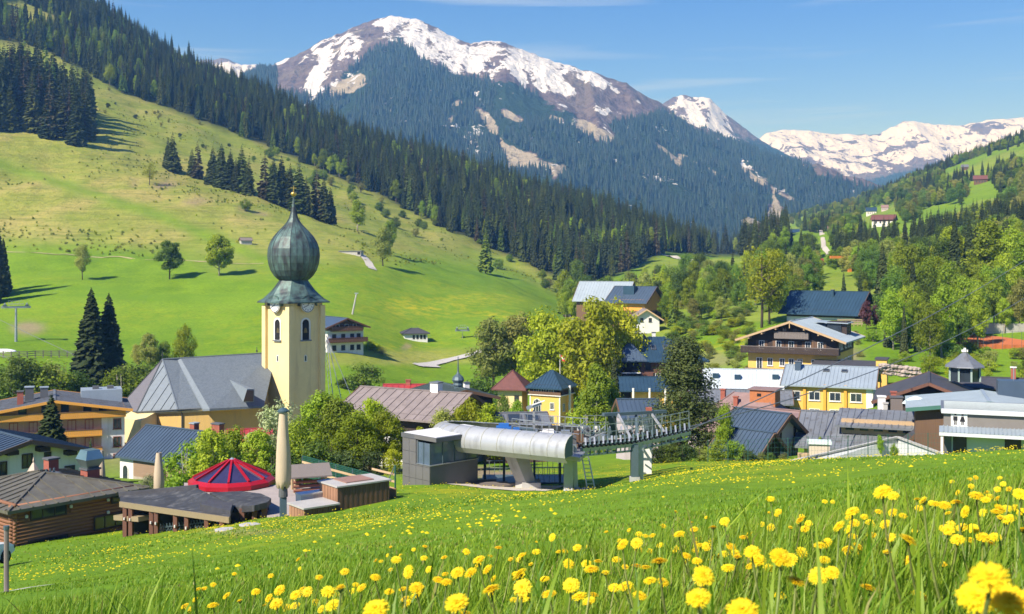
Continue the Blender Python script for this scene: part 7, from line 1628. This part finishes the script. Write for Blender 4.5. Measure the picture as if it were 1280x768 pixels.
TV('nearspruce', 113, 120, 545, 'slim young conifer in front of the hotel balconies', wide=.7)
for i_, (px, d, top, kd) in enumerate(((6, 190, 455, 'shrub'), (24, 185, 440, 'mid'), (48, 188, 452, 'shrubfresh'), (70, 192, 450, 'shrubolive'), (92, 195, 462, 'shrub'), (150, 190, 462, 'shrubfresh'), (168, 195, 452, 'shrub'))):
    TV(kd, px, d, top, ORD[i_] + ' leafy bush from the left on the bank behind the orange hotel', group='bushes behind the orange hotel', wide=1.2)
TV('olive', 186, 222, 414, 'budding brownish olive tree behind the church roof, leftmost of three', wide=.85); TV('mid', 206, 224, 424, 'green tree behind the church roof, middle of three', wide=.8); TV('yellow', 231, 226, 404, 'yellow green tree behind the church roof, rightmost of three', wide=.6)
TV('olive', 172, 226, 428, 'small olive tree beside the spruce pair left of the church', wide=.8)
TV('blossom', 186, 96, 590, 'pale blossoming bush in front of the low blue roofed house', wide=1.0); TV('shrubfresh', 214, 96, 597, 'small green bush beside the closed parasol')
for px, d, top, kd, w, lab in ((264, 88, 530, 'fresh', 1.0, 'bright green leafy tree left behind the red pavilion'), (290, 94, 528, 'fresh', .8, 'bright green leafy tree behind the red pavilion roof'), (240, 92, 552, 'shrubfresh', 1.0, 'bright green bush between parish house and pavilion'),
        (322, 90, 532, 'fresh', 1.0, 'green tree right behind the red pavilion'), (345, 98, 500, 'blossom', 1.0, 'pale blossoming tree in front of the church tower'), (374, 92, 520, 'fresh', 1.0, 'green tree behind the tall closed parasol'), (398, 100, 484, 'fresh', 1.0, 'tall grey green tree right of the church tower foot'), (422, 98, 490, 'fresh', 1.0, 'green tree behind the net fence, under the stayed mast'),
        (445, 94, 512, 'yellow', 1.0, 'olive budding tree behind the net fence'), (462, 98, 490, 'yellow', .95, 'yellow green tree in front of the brown roof'), (480, 96, 508, 'yellow', .9, 'yellow green tree left of the control cabin'), (500, 100, 530, 'olive', .8, 'thin olive tree touching the control cabin'),
        (523, 96, 528, 'yellow', .6, 'yellow green tree above the control cabin'), (556, 100, 505, 'olive', .8, 'budding brown tree below the brown gable'), (585, 102, 496, 'yellow', .8, 'yellow green tree left above the silver hood'), (607, 108, 498, 'yellow', .8, 'yellow olive tree above the silver hood'), (540, 94, 545, 'shrubyellow', 1, 'yellow green bush behind the cabin roof'),
        (355, 90, 560, 'shrub', 1.1, 'dark green bush behind the tall parasol'), (300, 90, 565, 'shrub', 1.1, 'green bush behind the pavilion'), (430, 90, 560, 'shrubdark', 1.0, 'dark bush behind the net fence'), (465, 92, 560, 'shrubdark', 1.0, 'dark bush left of the control cabin'), (400, 90, 548, 'shrub', 1.1, 'green bush above the little log shelter'), (490, 92, 556, 'shrubyellow', .9, 'yellow bush left of the control cabin'),
        (632, 118, 520, 'shrubyellow', 1, 'yellow bush left of the solar roof'), (646, 168, 497, 'fresh', .7, 'bright green tree left of the yellow house'), (628, 178, 490, 'mid', .7, 'green tree below the maroon roof')):
    TV(kd, px, d, top, lab, wide=w)
for px, d, top, kd, w, lab in ((616, 228, 394, 'olive', 1.0, 'grey olive budding tree left of the big maples'), (644, 232, 387, 'olive', 1.0, 'grey olive budding tree touching the big maples'), (684, 205, 383, 'yellow', .85, 'big yellow green maple above the flag, leftmost'), (715, 210, 396, 'yellow', .8, 'yellow green maple second from left'), (738, 194, 362, 'yellow', .8, 'tallest yellow green maple in the middle of the village'), (768, 200, 372, 'yellow', .75, 'yellow green maple left of the dark hotel'),
        (744, 168, 468, 'fresh', .8, 'bright green tree right of the yellow house'), (746, 132, 447, 'slim', .9, 'slim bright green birch behind the lift station'), (764, 136, 468, 'fresh', .6, 'bright green birch next to the slim birch'), (768, 150, 440, 'nearspruce', .7, 'narrow dark conifer between birch and dark hotel'), (740, 140, 500, 'shrubfresh', 1, 'bright bush behind the silver hood'),
        (906, 104, 500, 'fresh', .55, 'thin light green tree right of the pine'), (895, 99, 545, 'shrubfresh', .9, 'hanging yellow green willow bush at the meadow fence'), (918, 100, 548, 'shrubfresh', 1.0, 'light green bush at the meadow fence')):
    TV(kd, px, d, top, lab, wide=w)
TV('pine', 855, 112, 419, 'big dark bushy pine in the middle of the village', wide=1.4)
for i_, (px, top, kd) in enumerate(((822, 556, 'shrubdark'), (838, 552, 'shrub'), (858, 553, 'shrubdark'), (876, 556, 'shrubolive'), (936, 560, 'shrubdark'), (950, 562, 'shrubolive'), (964, 563, 'shrub'), (980, 567, 'shrubolive'))):
    TV(kd, px, 99, top, ORD[i_] + ' rounded hedge bush from the left along the fence behind the meadow', group='hedge bushes along the meadow fence', wide=1.2)
TV('fresh', 1100, 98, 540, 'thin young tree in front of the clerestory house', wide=.5); TV('shrubfresh', 1118, 94, 552, 'small bush before the pale ramp wall', wide=.6); TV('shrubdark', 1064, 97, 566, 'dark low bush beside the ramp wall'); TV('fresh', 1026, 101, 542, 'thin young tree by the garden kiosk', wide=.45)
TV('airy', 952, 268, 300, 'large spreading maple with yellow green crown left of the blue roofed house', wide=.85); TV('yellow', 962, 272, 306, 'large yellow green maple behind the great chalet', wide=.75)
for px, d, top, kd, w, lab in ((1075, 285, 338, 'spruce', 1.0, 'dark spruce behind the blue roofed house'), (1103, 262, 300, 'nearspruce', .8, 'tall narrow spruce right of the blue roofed house'), (1083, 246, 374, 'purple', .6, 'purple leaved tree beside the blue roofed house'), (1095, 248, 380, 'purple', .55, 'smaller purple leaved tree beside the blue roofed house'),
        (1193, 292, 268, 'nearspruce', .8, 'tall dark spruce on the right slope, left of a pair'), (1211, 295, 272, 'nearspruce', .8, 'tall dark spruce on the right slope, right of a pair'), (1130, 212, 378, 'nearspruce', .55, 'narrow dark spruce above the boulder wall'), (1147, 215, 385, 'nearspruce', .55, 'narrow dark spruce beside the bright birches'),
        (1140, 285, 303, 'fresh', .9, 'rounded fresh green tree on the right slope'), (1165, 275, 318, 'fresh', .9, 'fresh green tree left of the spruce pair'), (1190, 240, 322, 'fresh', .8, 'bright green tree below the spruce pair'), (1178, 205, 352, 'fresh', .75, 'large bright green birch above the turret chalet'), (1205, 232, 340, 'slim', 1.0, 'slim green birch left of the clay court'), (1235, 270, 270, 'slim', 1.2, 'tall bright birch right of the spruce pair'),
        (1262, 268, 280, 'fresh', .7, 'tall green birch near the right border'), (1284, 262, 292, 'slim', 1.2, 'tall green birch cut by the right border'), (1162, 200, 372, 'fresh', .7, 'bright green birch left of the large birch'), (1222, 222, 352, 'slim', .8, 'thin green birch in front of the court wall'), (1250, 250, 330, 'mid', .7, 'green tree above the court wall'), (1275, 240, 345, 'olive', .7, 'olive tree at the right border above the court'), (1120, 250, 345, 'mid', .7, 'mid green tree right of the narrow spruce'), (1150, 300, 300, 'mid', .8, 'green tree behind the rounded tree on the right slope'),
        (1228, 300, 300, 'mid', .8, 'green tree behind the tall bright birch'), (1270, 300, 310, 'yellow', .7, 'yellow green tree high at the right border'), (1175, 310, 300, 'yellow', .7, 'yellow green tree left of the spruce pair')):
    TV(kd, px, d, top, lab, wide=w)
for i in range(85):
    px = rt.uniform(1105, 1300); d = rt.uniform(215, 330); q = float(rowfield(px, d)); r_ = rt.random()
    kd = 'nearspruce' if r_ < .14 else rt.choice(('fresh', 'slim', 'mid', 'fresh', 'yellow', 'slim', 'fresh'))
    TV(kd, px, d, q - rt.uniform(44, 84), '%s in the mixed grove on the right slope' % ('dark spruce' if r_ < .14 else {'fresh': 'fresh green tree', 'slim': 'slim birch', 'mid': 'mid green tree', 'yellow': 'yellow green tree', 'olive': 'olive tree'}[kd]), group='%s grove on the right slope' % kd, wide=.75)
for i in range(26):
    px = rt.uniform(1140, 1290); d = rt.uniform(150, 200); q = float(rowfield(px, d))
    kd = rt.choice(('shrubfresh', 'shrub', 'shrubolive', 'shrubyellow')); TV(kd, px, d, q - rt.uniform(12, 30), '%s bush on the bank above the turret chalet' % {'shrubfresh': 'bright green', 'shrub': 'green', 'shrubolive': 'olive', 'shrubyellow': 'yellow green'}[kd], group='%s bushes above the turret chalet' % kd)
for i in range(190):     # mixed copse in the middle distance
    px = rt.uniform(700, 985); d = rt.uniform(290, 470) if px > 760 else rt.uniform(350, 480); q = float(rowfield(px, d))
    if (px < 830 and d < 345): continue
    r_ = rt.random(); kd = 'spruce' if r_ < .3 else 'larch' if r_ < .36 else rt.choice(('fresh', 'mid', 'mid', 'olive', 'fresh', 'slim'))
    TV(kd, px, d, q - rt.uniform(28, 52), '%s in the copse between forest and great chalet' % {'spruce': 'dark spruce', 'larch': 'pale larch', 'fresh': 'fresh green tree', 'mid': 'mid green tree', 'olive': 'olive tree', 'slim': 'slim birch'}[kd], group='%s copse in the middle distance' % kd, wide=.85)
for i in range(80):
    px = rt.uniform(985, 1130); d = rt.uniform(300, 430); q = float(rowfield(px, d)); r_ = rt.random()
    kd = 'spruce' if r_ < .3 else rt.choice(('fresh', 'mid', 'mid', 'olive', 'slim'))
    if 1028 < px < 1072 and d > 305: continue
    TV(kd, px, d, q - rt.uniform(26, 48), '%s in the wood behind the blue roofed house' % {'spruce': 'dark spruce', 'fresh': 'fresh green tree', 'mid': 'mid green tree', 'olive': 'olive tree', 'slim': 'slim birch'}[kd], group='%s wood behind the blue roofed house' % kd, wide=.85)
for i in range(80):
    px = rt.uniform(835, 940); d = rt.uniform(205, 300); q = float(rowfield(px, d)); kd = rt.choice(('shrubolive', 'shrub', 'shrubyellow', 'shrubolive'))
    TV(kd, px, d, q - rt.uniform(7, 15), '%s bush on the grassy bank left of the great chalet' % {'shrubolive': 'brownish olive', 'shrub': 'green', 'shrubyellow': 'yellow'}[kd], group='%s bushes left of the great chalet' % kd, wide=1.5)
for i_, (px, d, t) in enumerate(((893, 275, 408), (912, 278, 405), (932, 280, 403))): TV('shrubdark', px, d, t, ['left', 'middle', 'right'][i_] + ' section of dark trimmed hedge on the bank left of the blue roofed house', group='trimmed hedge', wide=2.4)
for i in range(14):
    px = rt.uniform(1030, 1075); d = rt.uniform(205, 240); q = float(rowfield(px, d)); TV('shrubolive', px, d, q - rt.uniform(4, 9), 'low brownish bush on the bank right of the great chalet', group='brown bushes right of the great chalet', wide=1.6)
for i_, (px, top, kd) in enumerate(((455, 452, 'shrub'), (470, 428, 'shrubfresh'), (462, 424, 'shrubfresh'), (478, 432, 'shrubolive'), (430, 470, 'shrub'), (445, 478, 'shrubfresh'), (600, 470, 'shrub'))): TV(kd, px, 262 if top < 440 else 215, top, ['low green bush above the stayed mast', 'light green bush right of the hillside chalet', 'small fresh bush touching the hillside chalet', 'olive bush farther right of the hillside chalet', 'green bush at the foot of the stayed mast', 'light green bush above the brown roof', 'green bush on the bank left of the maroon roof'][i_], group='bushes right of the church tower', wide=1.3)

for i in range(70):
    px = rt.uniform(790, 985); d = rt.uniform(275, 420); q = float(rowfield(px, d)); kd = rt.choice(('shrubfresh', 'shrub', 'shrubolive'))
    if px < 835 and d < 350: continue
    TV(kd, px, d, q - rt.uniform(8, 17), '%s bush filling the copse between forest and great chalet' % {'shrubfresh': 'light green', 'shrub': 'green', 'shrubolive': 'olive'}[kd], group='%s undergrowth of the copse' % kd, wide=1.5)
for i in range(60):
    px = rt.uniform(1085, 1290); d = rt.uniform(190, 300); q = float(rowfield(px, d)); kd = rt.choice(('shrubfresh', 'shrub', 'shrubolive', 'shrubfresh'))
    if 1195 < px and 215 < d < 245: continue
    TV(kd, px, d, q - rt.uniform(10, 22), '%s bush under the grove on the right slope' % {'shrubfresh': 'light green', 'shrub': 'green', 'shrubolive': 'olive'}[kd], group='%s undergrowth of the right grove' % kd, wide=1.4)
# ------------------------------------------------------------------ foreground grass and dandelions
def blade_material():
    m, N, L, B = nodes_of('grass_blades')
    a = attr(N, 'tone'); n = noise(N, L, 1.7, 3)
    c = mixc(N, L, a, (0.120, 0.260, 0.010), (0.430, 0.540, 0.045))
    c = mixc(N, L, ramp(N, L, a, 0.90, 0.97), c, (0.38, 0.34, 0.10))
    c = mixc(N, L, ramp(N, L, n, 0.3, 0.75), mixc(N, L, 1.0, c, (0.7, 0.75, 0.6), 'MULTIPLY'), c)
    L.new(c, B.inputs['Base Color']); B.inputs['Roughness'].default_value = 0.5; B.inputs['Specular IOR Level'].default_value = 0.35
    tr = N.new('ShaderNodeBsdfTranslucent'); L.new(c, tr.inputs['Color']); ms = N.new('ShaderNodeMixShader'); ms.inputs[0].default_value = 0.42
    L.new(B.outputs[0], ms.inputs[1]); L.new(tr.outputs[0], ms.inputs[2]); L.new(ms.outputs[0], N['Material Output'].inputs['Surface']); return m
M_BLADE = blade_material()
def grass(name, label, n, d0, d1, u0, u1, hmin, hmax, wmin, wmax, power, seg=3, clump=0.0, side=0.0):
    g = np.random.default_rng(len(name) * 7 + n)
    t = g.random(n); d = (d0 ** (1 - power) + t * (d1 ** (1 - power) - d0 ** (1 - power))) ** (1 / (1 - power)) if power != 1 else d0 * (d1 / d0) ** t
    u = g.uniform(u0, u1, n); x = u * (d + 0.15); y = d
    if side: x = np.sign(u) * (0.50 * (d + 0.15) + g.random(n) * side)
    if clump:
        pn = fbm(x * clump, y * clump, 3, 12); ok = g.random(n) < np.clip((pn - 0.28) * 3.2, 0.12, 1); x, y, d = x[ok], y[ok], d[ok]; n = len(x)
    z = height(x, y) - 0.015
    sxx = x / y * F + 640; syy = HZ - z / y * F; bare = (((sxx - 637) / 62) ** 2 + ((syy - 603) / 13) ** 2 < 1) & (y > 60)
    bare |= (syy < 641) & (sxx > 230) & (sxx < 490) & (y > 64) & (y < 78)
    bare |= (np.abs(syy - (756 - (sxx + 30) * .1)) < 5) & (sxx < 150)
    ok = ~bare; x, y, z, d = x[ok], y[ok], z[ok], d[ok]; n = len(x)
    hh = g.uniform(hmin, hmax, n) * (0.55 + 0.9 * fbm(x * 1.1, y * 1.1, 3, 44)); w = g.uniform(wmin, wmax, n)
    a = g.uniform(0, 6.283, n); lean = g.uniform(0.05, 0.75, n) ** 1.3 * hh; bend = g.uniform(0, 0.5, n) * hh
    wx = lean * np.cos(a) + 0.10 * hh; wy = lean * np.sin(a); sa = a + 1.57 + g.normal(0, .5, n); cx, cy = np.cos(sa), np.sin(sa)
    V = np.zeros((n, 2 * seg + 1, 3))
    for k in range(seg + 1):
        f = k / seg; off = f ** 1.8; zz = hh * f - bend * f ** 3 * 0.6
        px_, py_, pz_ = x + wx * off, y + wy * off, z + zz
        ww = w * (1 - f ** 1.6) * 0.5
        if k < seg:
            V[:, 2*k] = np.stack([px_ - cx * ww, py_ - cy * ww, pz_], 1); V[:, 2*k+1] = np.stack([px_ + cx * ww, py_ + cy * ww, pz_], 1)
        else: V[:, 2*seg] = np.stack([px_, py_, pz_], 1)
    vn = 2 * seg + 1; tri = []
    for k in range(seg - 1): tri += [(2*k, 2*k+1, 2*k+3), (2*k, 2*k+3, 2*k+2)]
    tri.append((2*seg-2, 2*seg-1, 2*seg)); tri = np.array(tri)
    Fc = (np.arange(n)[:, None, None] * vn + tri[None]).reshape(-1, 3)
    m = np_mesh(name, V.reshape(-1, 3), Fc, [M_BLADE]); tone = np.clip(g.normal(0.45, 0.27, n) + (fbm(x * .5, y * .5, 3, 9) - .5) * .9, 0, 1)
    set_attr(m, 'tone', np.repeat(tone, vn)); o = link(name, m); tag(o, label, None, None, 'stuff'); return o
grass('foreground_grass', 'tall lush foreground grass blades', 90000, 0.55, 7.5, -0.53, 0.55, 0.10, 0.22, 0.004, 0.010, 0.75)
grass('broad_foreground_blades', 'broad single grass blades in the foreground', 1100, 0.7, 6, -0.50, 0.53, 0.16, 0.36, 0.008, 0.020, 0.6, 4)
grass('meadow_grass', 'short meadow grass on the slope', 110000, 6.5, 60, -0.52, 0.52, 0.025, 0.075, 0.010, 0.024, 1.05, 2, clump=0.35)
grass('far_meadow_tufts', 'coarse grass tufts on the far meadow edge', 20000, 45, 100, -0.50, 0.50, 0.06, 0.14, 0.05, 0.10, 1.0, 2, clump=0.2)

grass('side_grass', 'tall lush grass continuing beside the foreground', 42000, 0.4, 7.5, -0.5, 0.5, 0.10, 0.22, 0.004, 0.010, 0.75, side=2.6)
grass('side_meadow_grass', 'short meadow grass continuing beside the slope', 9000, 6.5, 30, -0.5, 0.5, 0.025, 0.075, 0.010, 0.024, 1.0, 2, side=3.0)
def petal_material():
    m, N, L, B = nodes_of('dandelion_petals')
    oi = N.new('ShaderNodeObjectInfo'); t = N.new('ShaderNodeTexCoord'); g = N.new('ShaderNodeTexGradient'); g.gradient_type = 'SPHERICAL'
    mp_n = N.new('ShaderNodeMapping'); mp_n.inputs['Scale'].default_value = (40, 40, 40); L.new(t.outputs['Object'], mp_n.inputs['Vector']); L.new(mp_n.outputs[0], g.inputs['Vector'])
    c = mixc(N, L, g.outputs['Fac'], (0.95, 0.74, 0.010), (0.92, 0.58, 0.006)); c = mixc(N, L, oi.outputs['Random'], c, (0.95, 0.78, 0.015))
    L.new(c, B.inputs['Base Color']); B.inputs['Roughness'].default_value = 0.7
    tr = N.new('ShaderNodeBsdfTranslucent'); L.new(c, tr.inputs['Color']); ms = N.new('ShaderNodeMixShader'); ms.inputs[0].default_value = 0.45
    L.new(B.outputs[0], ms.inputs[1]); L.new(tr.outputs[0], ms.inputs[2]); L.new(ms.outputs[0], N['Material Output'].inputs['Surface']); return m
M_PETAL = petal_material()
M_STEM = leafmat('dandelion_stem', (0.26, 0.36, 0.08), (0.40, 0.42, 0.14), 0.3)
def dandelion_head(seed, layers):
    g = np.random.default_rng(seed); V = []; Fc = []
    for r_, z_, tilt, n in layers:
        for k in range(n):
            a = 6.283 * k / n + g.normal(0, .08); L_ = r_ * g.uniform(.86, 1.1); tl = tilt + g.normal(0, .10); w = .0012 + .0008 * g.random()
            ca, sa = math.cos(a), math.sin(a); b = len(V)
            for s_, ww in ((.12, .6), (.65, 1.0), (1.0, .75)):
                rr_ = L_ * s_ * math.cos(tl * (.6 + .5 * s_)); zz = z_ + L_ * s_ * math.sin(tl * (1.1 - .55 * s_))
                V += [(ca*rr_ - sa*w*ww, sa*rr_ + ca*w*ww, zz), (ca*rr_ + sa*w*ww, sa*rr_ - ca*w*ww, zz)]
            Fc += [(b, b+1, b+3, b+2), (b+2, b+3, b+5, b+4)]
    m = bpy.data.meshes.new('flower_head'); m.from_pydata(V, [], Fc); m.materials.append(M_PETAL); m.update(); return m
HEADS = [dandelion_head(s, ((.0235, .000, -.05, 44), (.0225, .003, .20, 42), (.019, .006, .45, 36), (.014, .008, .75, 26), (.010, .009, 1.1, 16))) for s in (1, 2, 3)]
HEADS.append(dandelion_head(4, ((.018, .000, .7, 26), (.019, .002, .95, 24), (.014, .006, 1.2, 14))))
cal = MB(); cal.lathe([(.002, -.014), (.006, -.012), (.0085, -.004), (.009, .003), (.004, .005)], 8); CAL = cal.mesh('calyx', M_STEM)
def stem_mesh(seed):
    g = random.Random(seed); mb = MB(); bx_, by_ = g.uniform(-.12, .12), g.uniform(-.12, .12)
    pts = [(bx_ * (1 - t) ** 1.6, by_ * (1 - t) ** 1.6, t - 1) for t in (0, .25, .5, .75, .95, 1.0)]; mb.tube(pts, [.0032, .003, .0027, .0024, .0022, .002], 6); return mb.mesh('stem', M_STEM)
STEMS = [stem_mesh(s) for s in range(5)]
nd = [0]
def dandelion(px, py, wpx, label=None, d=None):
    d = d or F * .044 / wpx; p = P(px, py, d); z = gz(p.x, p.y); h = p.z - z
    if h < .08: p.z = z + .08 + .1 * random.random(); h = p.z - z
    if h > .36: p.z = z + .36; h = .36
    nd[0] += 1; i = nd[0]
    o = empty('dandelion', p, 0, label or 'yellow dandelion among the foreground grass', 'flower', None if label else 'dandelions in the foreground')
    s = wpx * d / F / .044; s = max(.75, min(1.25, s)) * random.uniform(.68, .9)
    hd = link('flower_head', HEADS[3 if (i % 11 == 0 and not label) else i % 3], o); hd.scale = (s, s, s * .6)
    hd.rotation_mode = 'ZYX'; hd.rotation_euler = (.5 if label else random.gauss(.36, .26), -.2 if label else random.gauss(-.2, .28), (i * 2.4) % 6.28)
    link('calyx', CAL, hd); st_ = link('stem', STEMS[i % 5], o); st_.scale = (1, 1, h + .02); return o
BIG = [(1237, 722, 62, 'largest dandelion at the lower right corner, upper bloom of the cluster'), (1222, 748, 58, 'large dandelion at the bottom right, front left bloom of the cluster'), (1262, 752, 60, 'large dandelion in the bottom right corner, rightmost of the cluster'),
 (928, 764, 46, 'dandelion cut by the bottom border, right of the centre'), (873, 748, 40, 'large dandelion above the bottom border right of centre'), (571, 754, 36, 'large round dandelion near the bottom border left of centre'), (470, 762, 40, 'dandelion cut by the bottom border at the left of the flowers')]
for b in BIG: dandelion(*b)
MID = [(880,720,34),(878,722,26),(826,702,30),(920,697,22),(940,690,26),(950,700,24),(975,697,30),(987,700,24),(1024,720,36),(1040,716,24),(1030,700,18),(995,727,28),(780,681,24),(795,679,20),(757,717,20),(715,732,28),(740,712,22),(712,705,18),(720,685,16),(687,743,24),(655,735,30),(648,718,26),(614,737,28),(588,716,22),(600,700,20),(640,700,16),(560,728,20),(572,716,18),(548,725,16),(520,735,26),(536,712,14),(510,715,20),(497,700,16),(486,740,18),(470,722,16),(450,735,16),(425,736,26),(432,715,14),(412,740,20),(415,757,22),(398,722,14),(385,740,16),(370,744,18),(350,738,16),(345,755,22),(335,748,14),(320,740,14),(300,752,18),(285,745,12),(268,757,16),(245,750,12),(230,758,12),
 (857,695,18),(870,688,14),(850,668,16),(868,662,14),(890,660,18),(905,652,16),(843,640,12),(965,624,12),(1067,640,20),(1047,658,22),(1070,654,18),(1088,653,14),(1103,615,24),(1117,620,20),(1098,640,12),(1137,675,26),(1128,645,14),(1155,627,26),(1168,630,18),(1179,632,18),(1196,628,20),(1205,640,18),(1222,620,22),(1232,625,14),(1245,640,18),(1228,672,24),(1240,680,20),(1210,680,16),(1262,612,18),(1275,618,20),(1258,636,14),(1265,648,16),(1112,672,16),(1090,665,12),(1135,700,22),(1070,690,16),(1062,706,12),(1010,655,14),(1000,650,16),(988,660,14),(975,640,10),(930,672,14),(915,684,14),(888,678,12),(805,690,12),(798,668,10),(770,700,14),(700,690,12),(690,672,12),(672,690,14),(664,706,14),(625,685,12),(610,712,16),(585,690,10),(555,697,10),(528,698,10),(1270,690,14),(1190,660,14),(1165,650,12),(1148,690,14),(1215,700,16),(1180,715,18),(1085,735,22),(1150,745,24),(1060,745,20),(975,745,22),(800,745,22),(770,735,20),(735,752,24),(830,728,18),(905,720,16)]
rd = random.Random(9)
for px, py, w in MID: dandelion(px + rd.uniform(-2, 2), py, w * rd.uniform(.9, 1.1))
for i in range(150):
    px = 230 + 1050 * rd.random() ** .8; lo = 768 - (px - 200) * .148; py = rd.uniform(lo - 22, min(768, lo + 60)); w = 8 + (py - lo + 20) * .16 * rd.uniform(.7, 1.2)
    dandelion(px, py, max(7, w))
# far dandelions, too many and too small to pick apart
g = np.random.default_rng(77); n = 26000; d = np.exp(g.uniform(np.log(9), np.log(100), n)); u = g.uniform(-.48, .48, n); x = u * d; y = d
pxx = u * F + 640; z = height(x, y); pyy = HZ - z / d * F
dens = fbm(x * .22, y * .22, 4, 33); big = fbm(x * .05, y * .05, 3, 37)
prob = sstep(.52, .66, dens) * sstep(.46, .6, big) * .8 + .008
for cx, cy, rx, ry, a in ((870, 582, 130, 5, 1.0), (230, 655, 200, 9, 1.0), (560, 612, 70, 12, .7), (790, 593, 160, 9, .6), (360, 650, 180, 20, .5), (480, 650, 120, 12, .5)): prob = np.maximum(prob, a * np.exp(-((pxx - cx) / rx) ** 2 - ((pyy - cy) / ry) ** 2))
prob *= np.clip(d / 50, .06, 1) * .8; ok = g.random(n) < prob; x, y, z, d = x[ok], y[ok], z[ok], d[ok]; n = len(x)
r_ = g.uniform(.020, .032, n) * (1 + .5 * (d > 50)); zz = z + g.uniform(.08, .2, n); ang = np.arange(6) * math.pi / 3
V = np.zeros((n, 7, 3)); V[:, 6] = np.stack([x, y, zz + r_ * .7], 1)
for k in range(6): V[:, k] = np.stack([x + r_ * np.cos(ang[k]), y + r_ * np.sin(ang[k]), zz + g.normal(0, .003, n)], 1)
tri = np.array([(k, (k + 1) % 6, 6) for k in range(6)]); Fc = (np.arange(n)[:, None, None] * 7 + tri[None]).reshape(-1, 3)
tag(link('far_dandelions', np_mesh('far_dandelions', V.reshape(-1, 3), Fc, [M_PETAL])), 'countless small dandelions dotted over the meadow', None, None, 'stuff')
# ------------------------------------------------------------------ air
hm, hN, hL, hB = nodes_of('haze_air'); hN.remove(hB)
pv = hN.new('ShaderNodeVolumePrincipled'); pv.inputs['Color'].default_value = (0.17, 0.45, 1.0, 1); pv.inputs['Density'].default_value = 0.00016; pv.inputs['Absorption Color'].default_value = (1, 1, 1, 1); pv.inputs['Anisotropy'].default_value = 0.1
hL.new(pv.outputs[0], hN['Material Output'].inputs['Volume'])
hm.cycles.homogeneous_volume = True
hz_ = MB(); hz_.box(-9000, 9000, -60, 9500, -80, 1130)
ho = hz_.build('haze', hm); tag(ho, 'thin blue mountain haze', None, None, 'stuff')
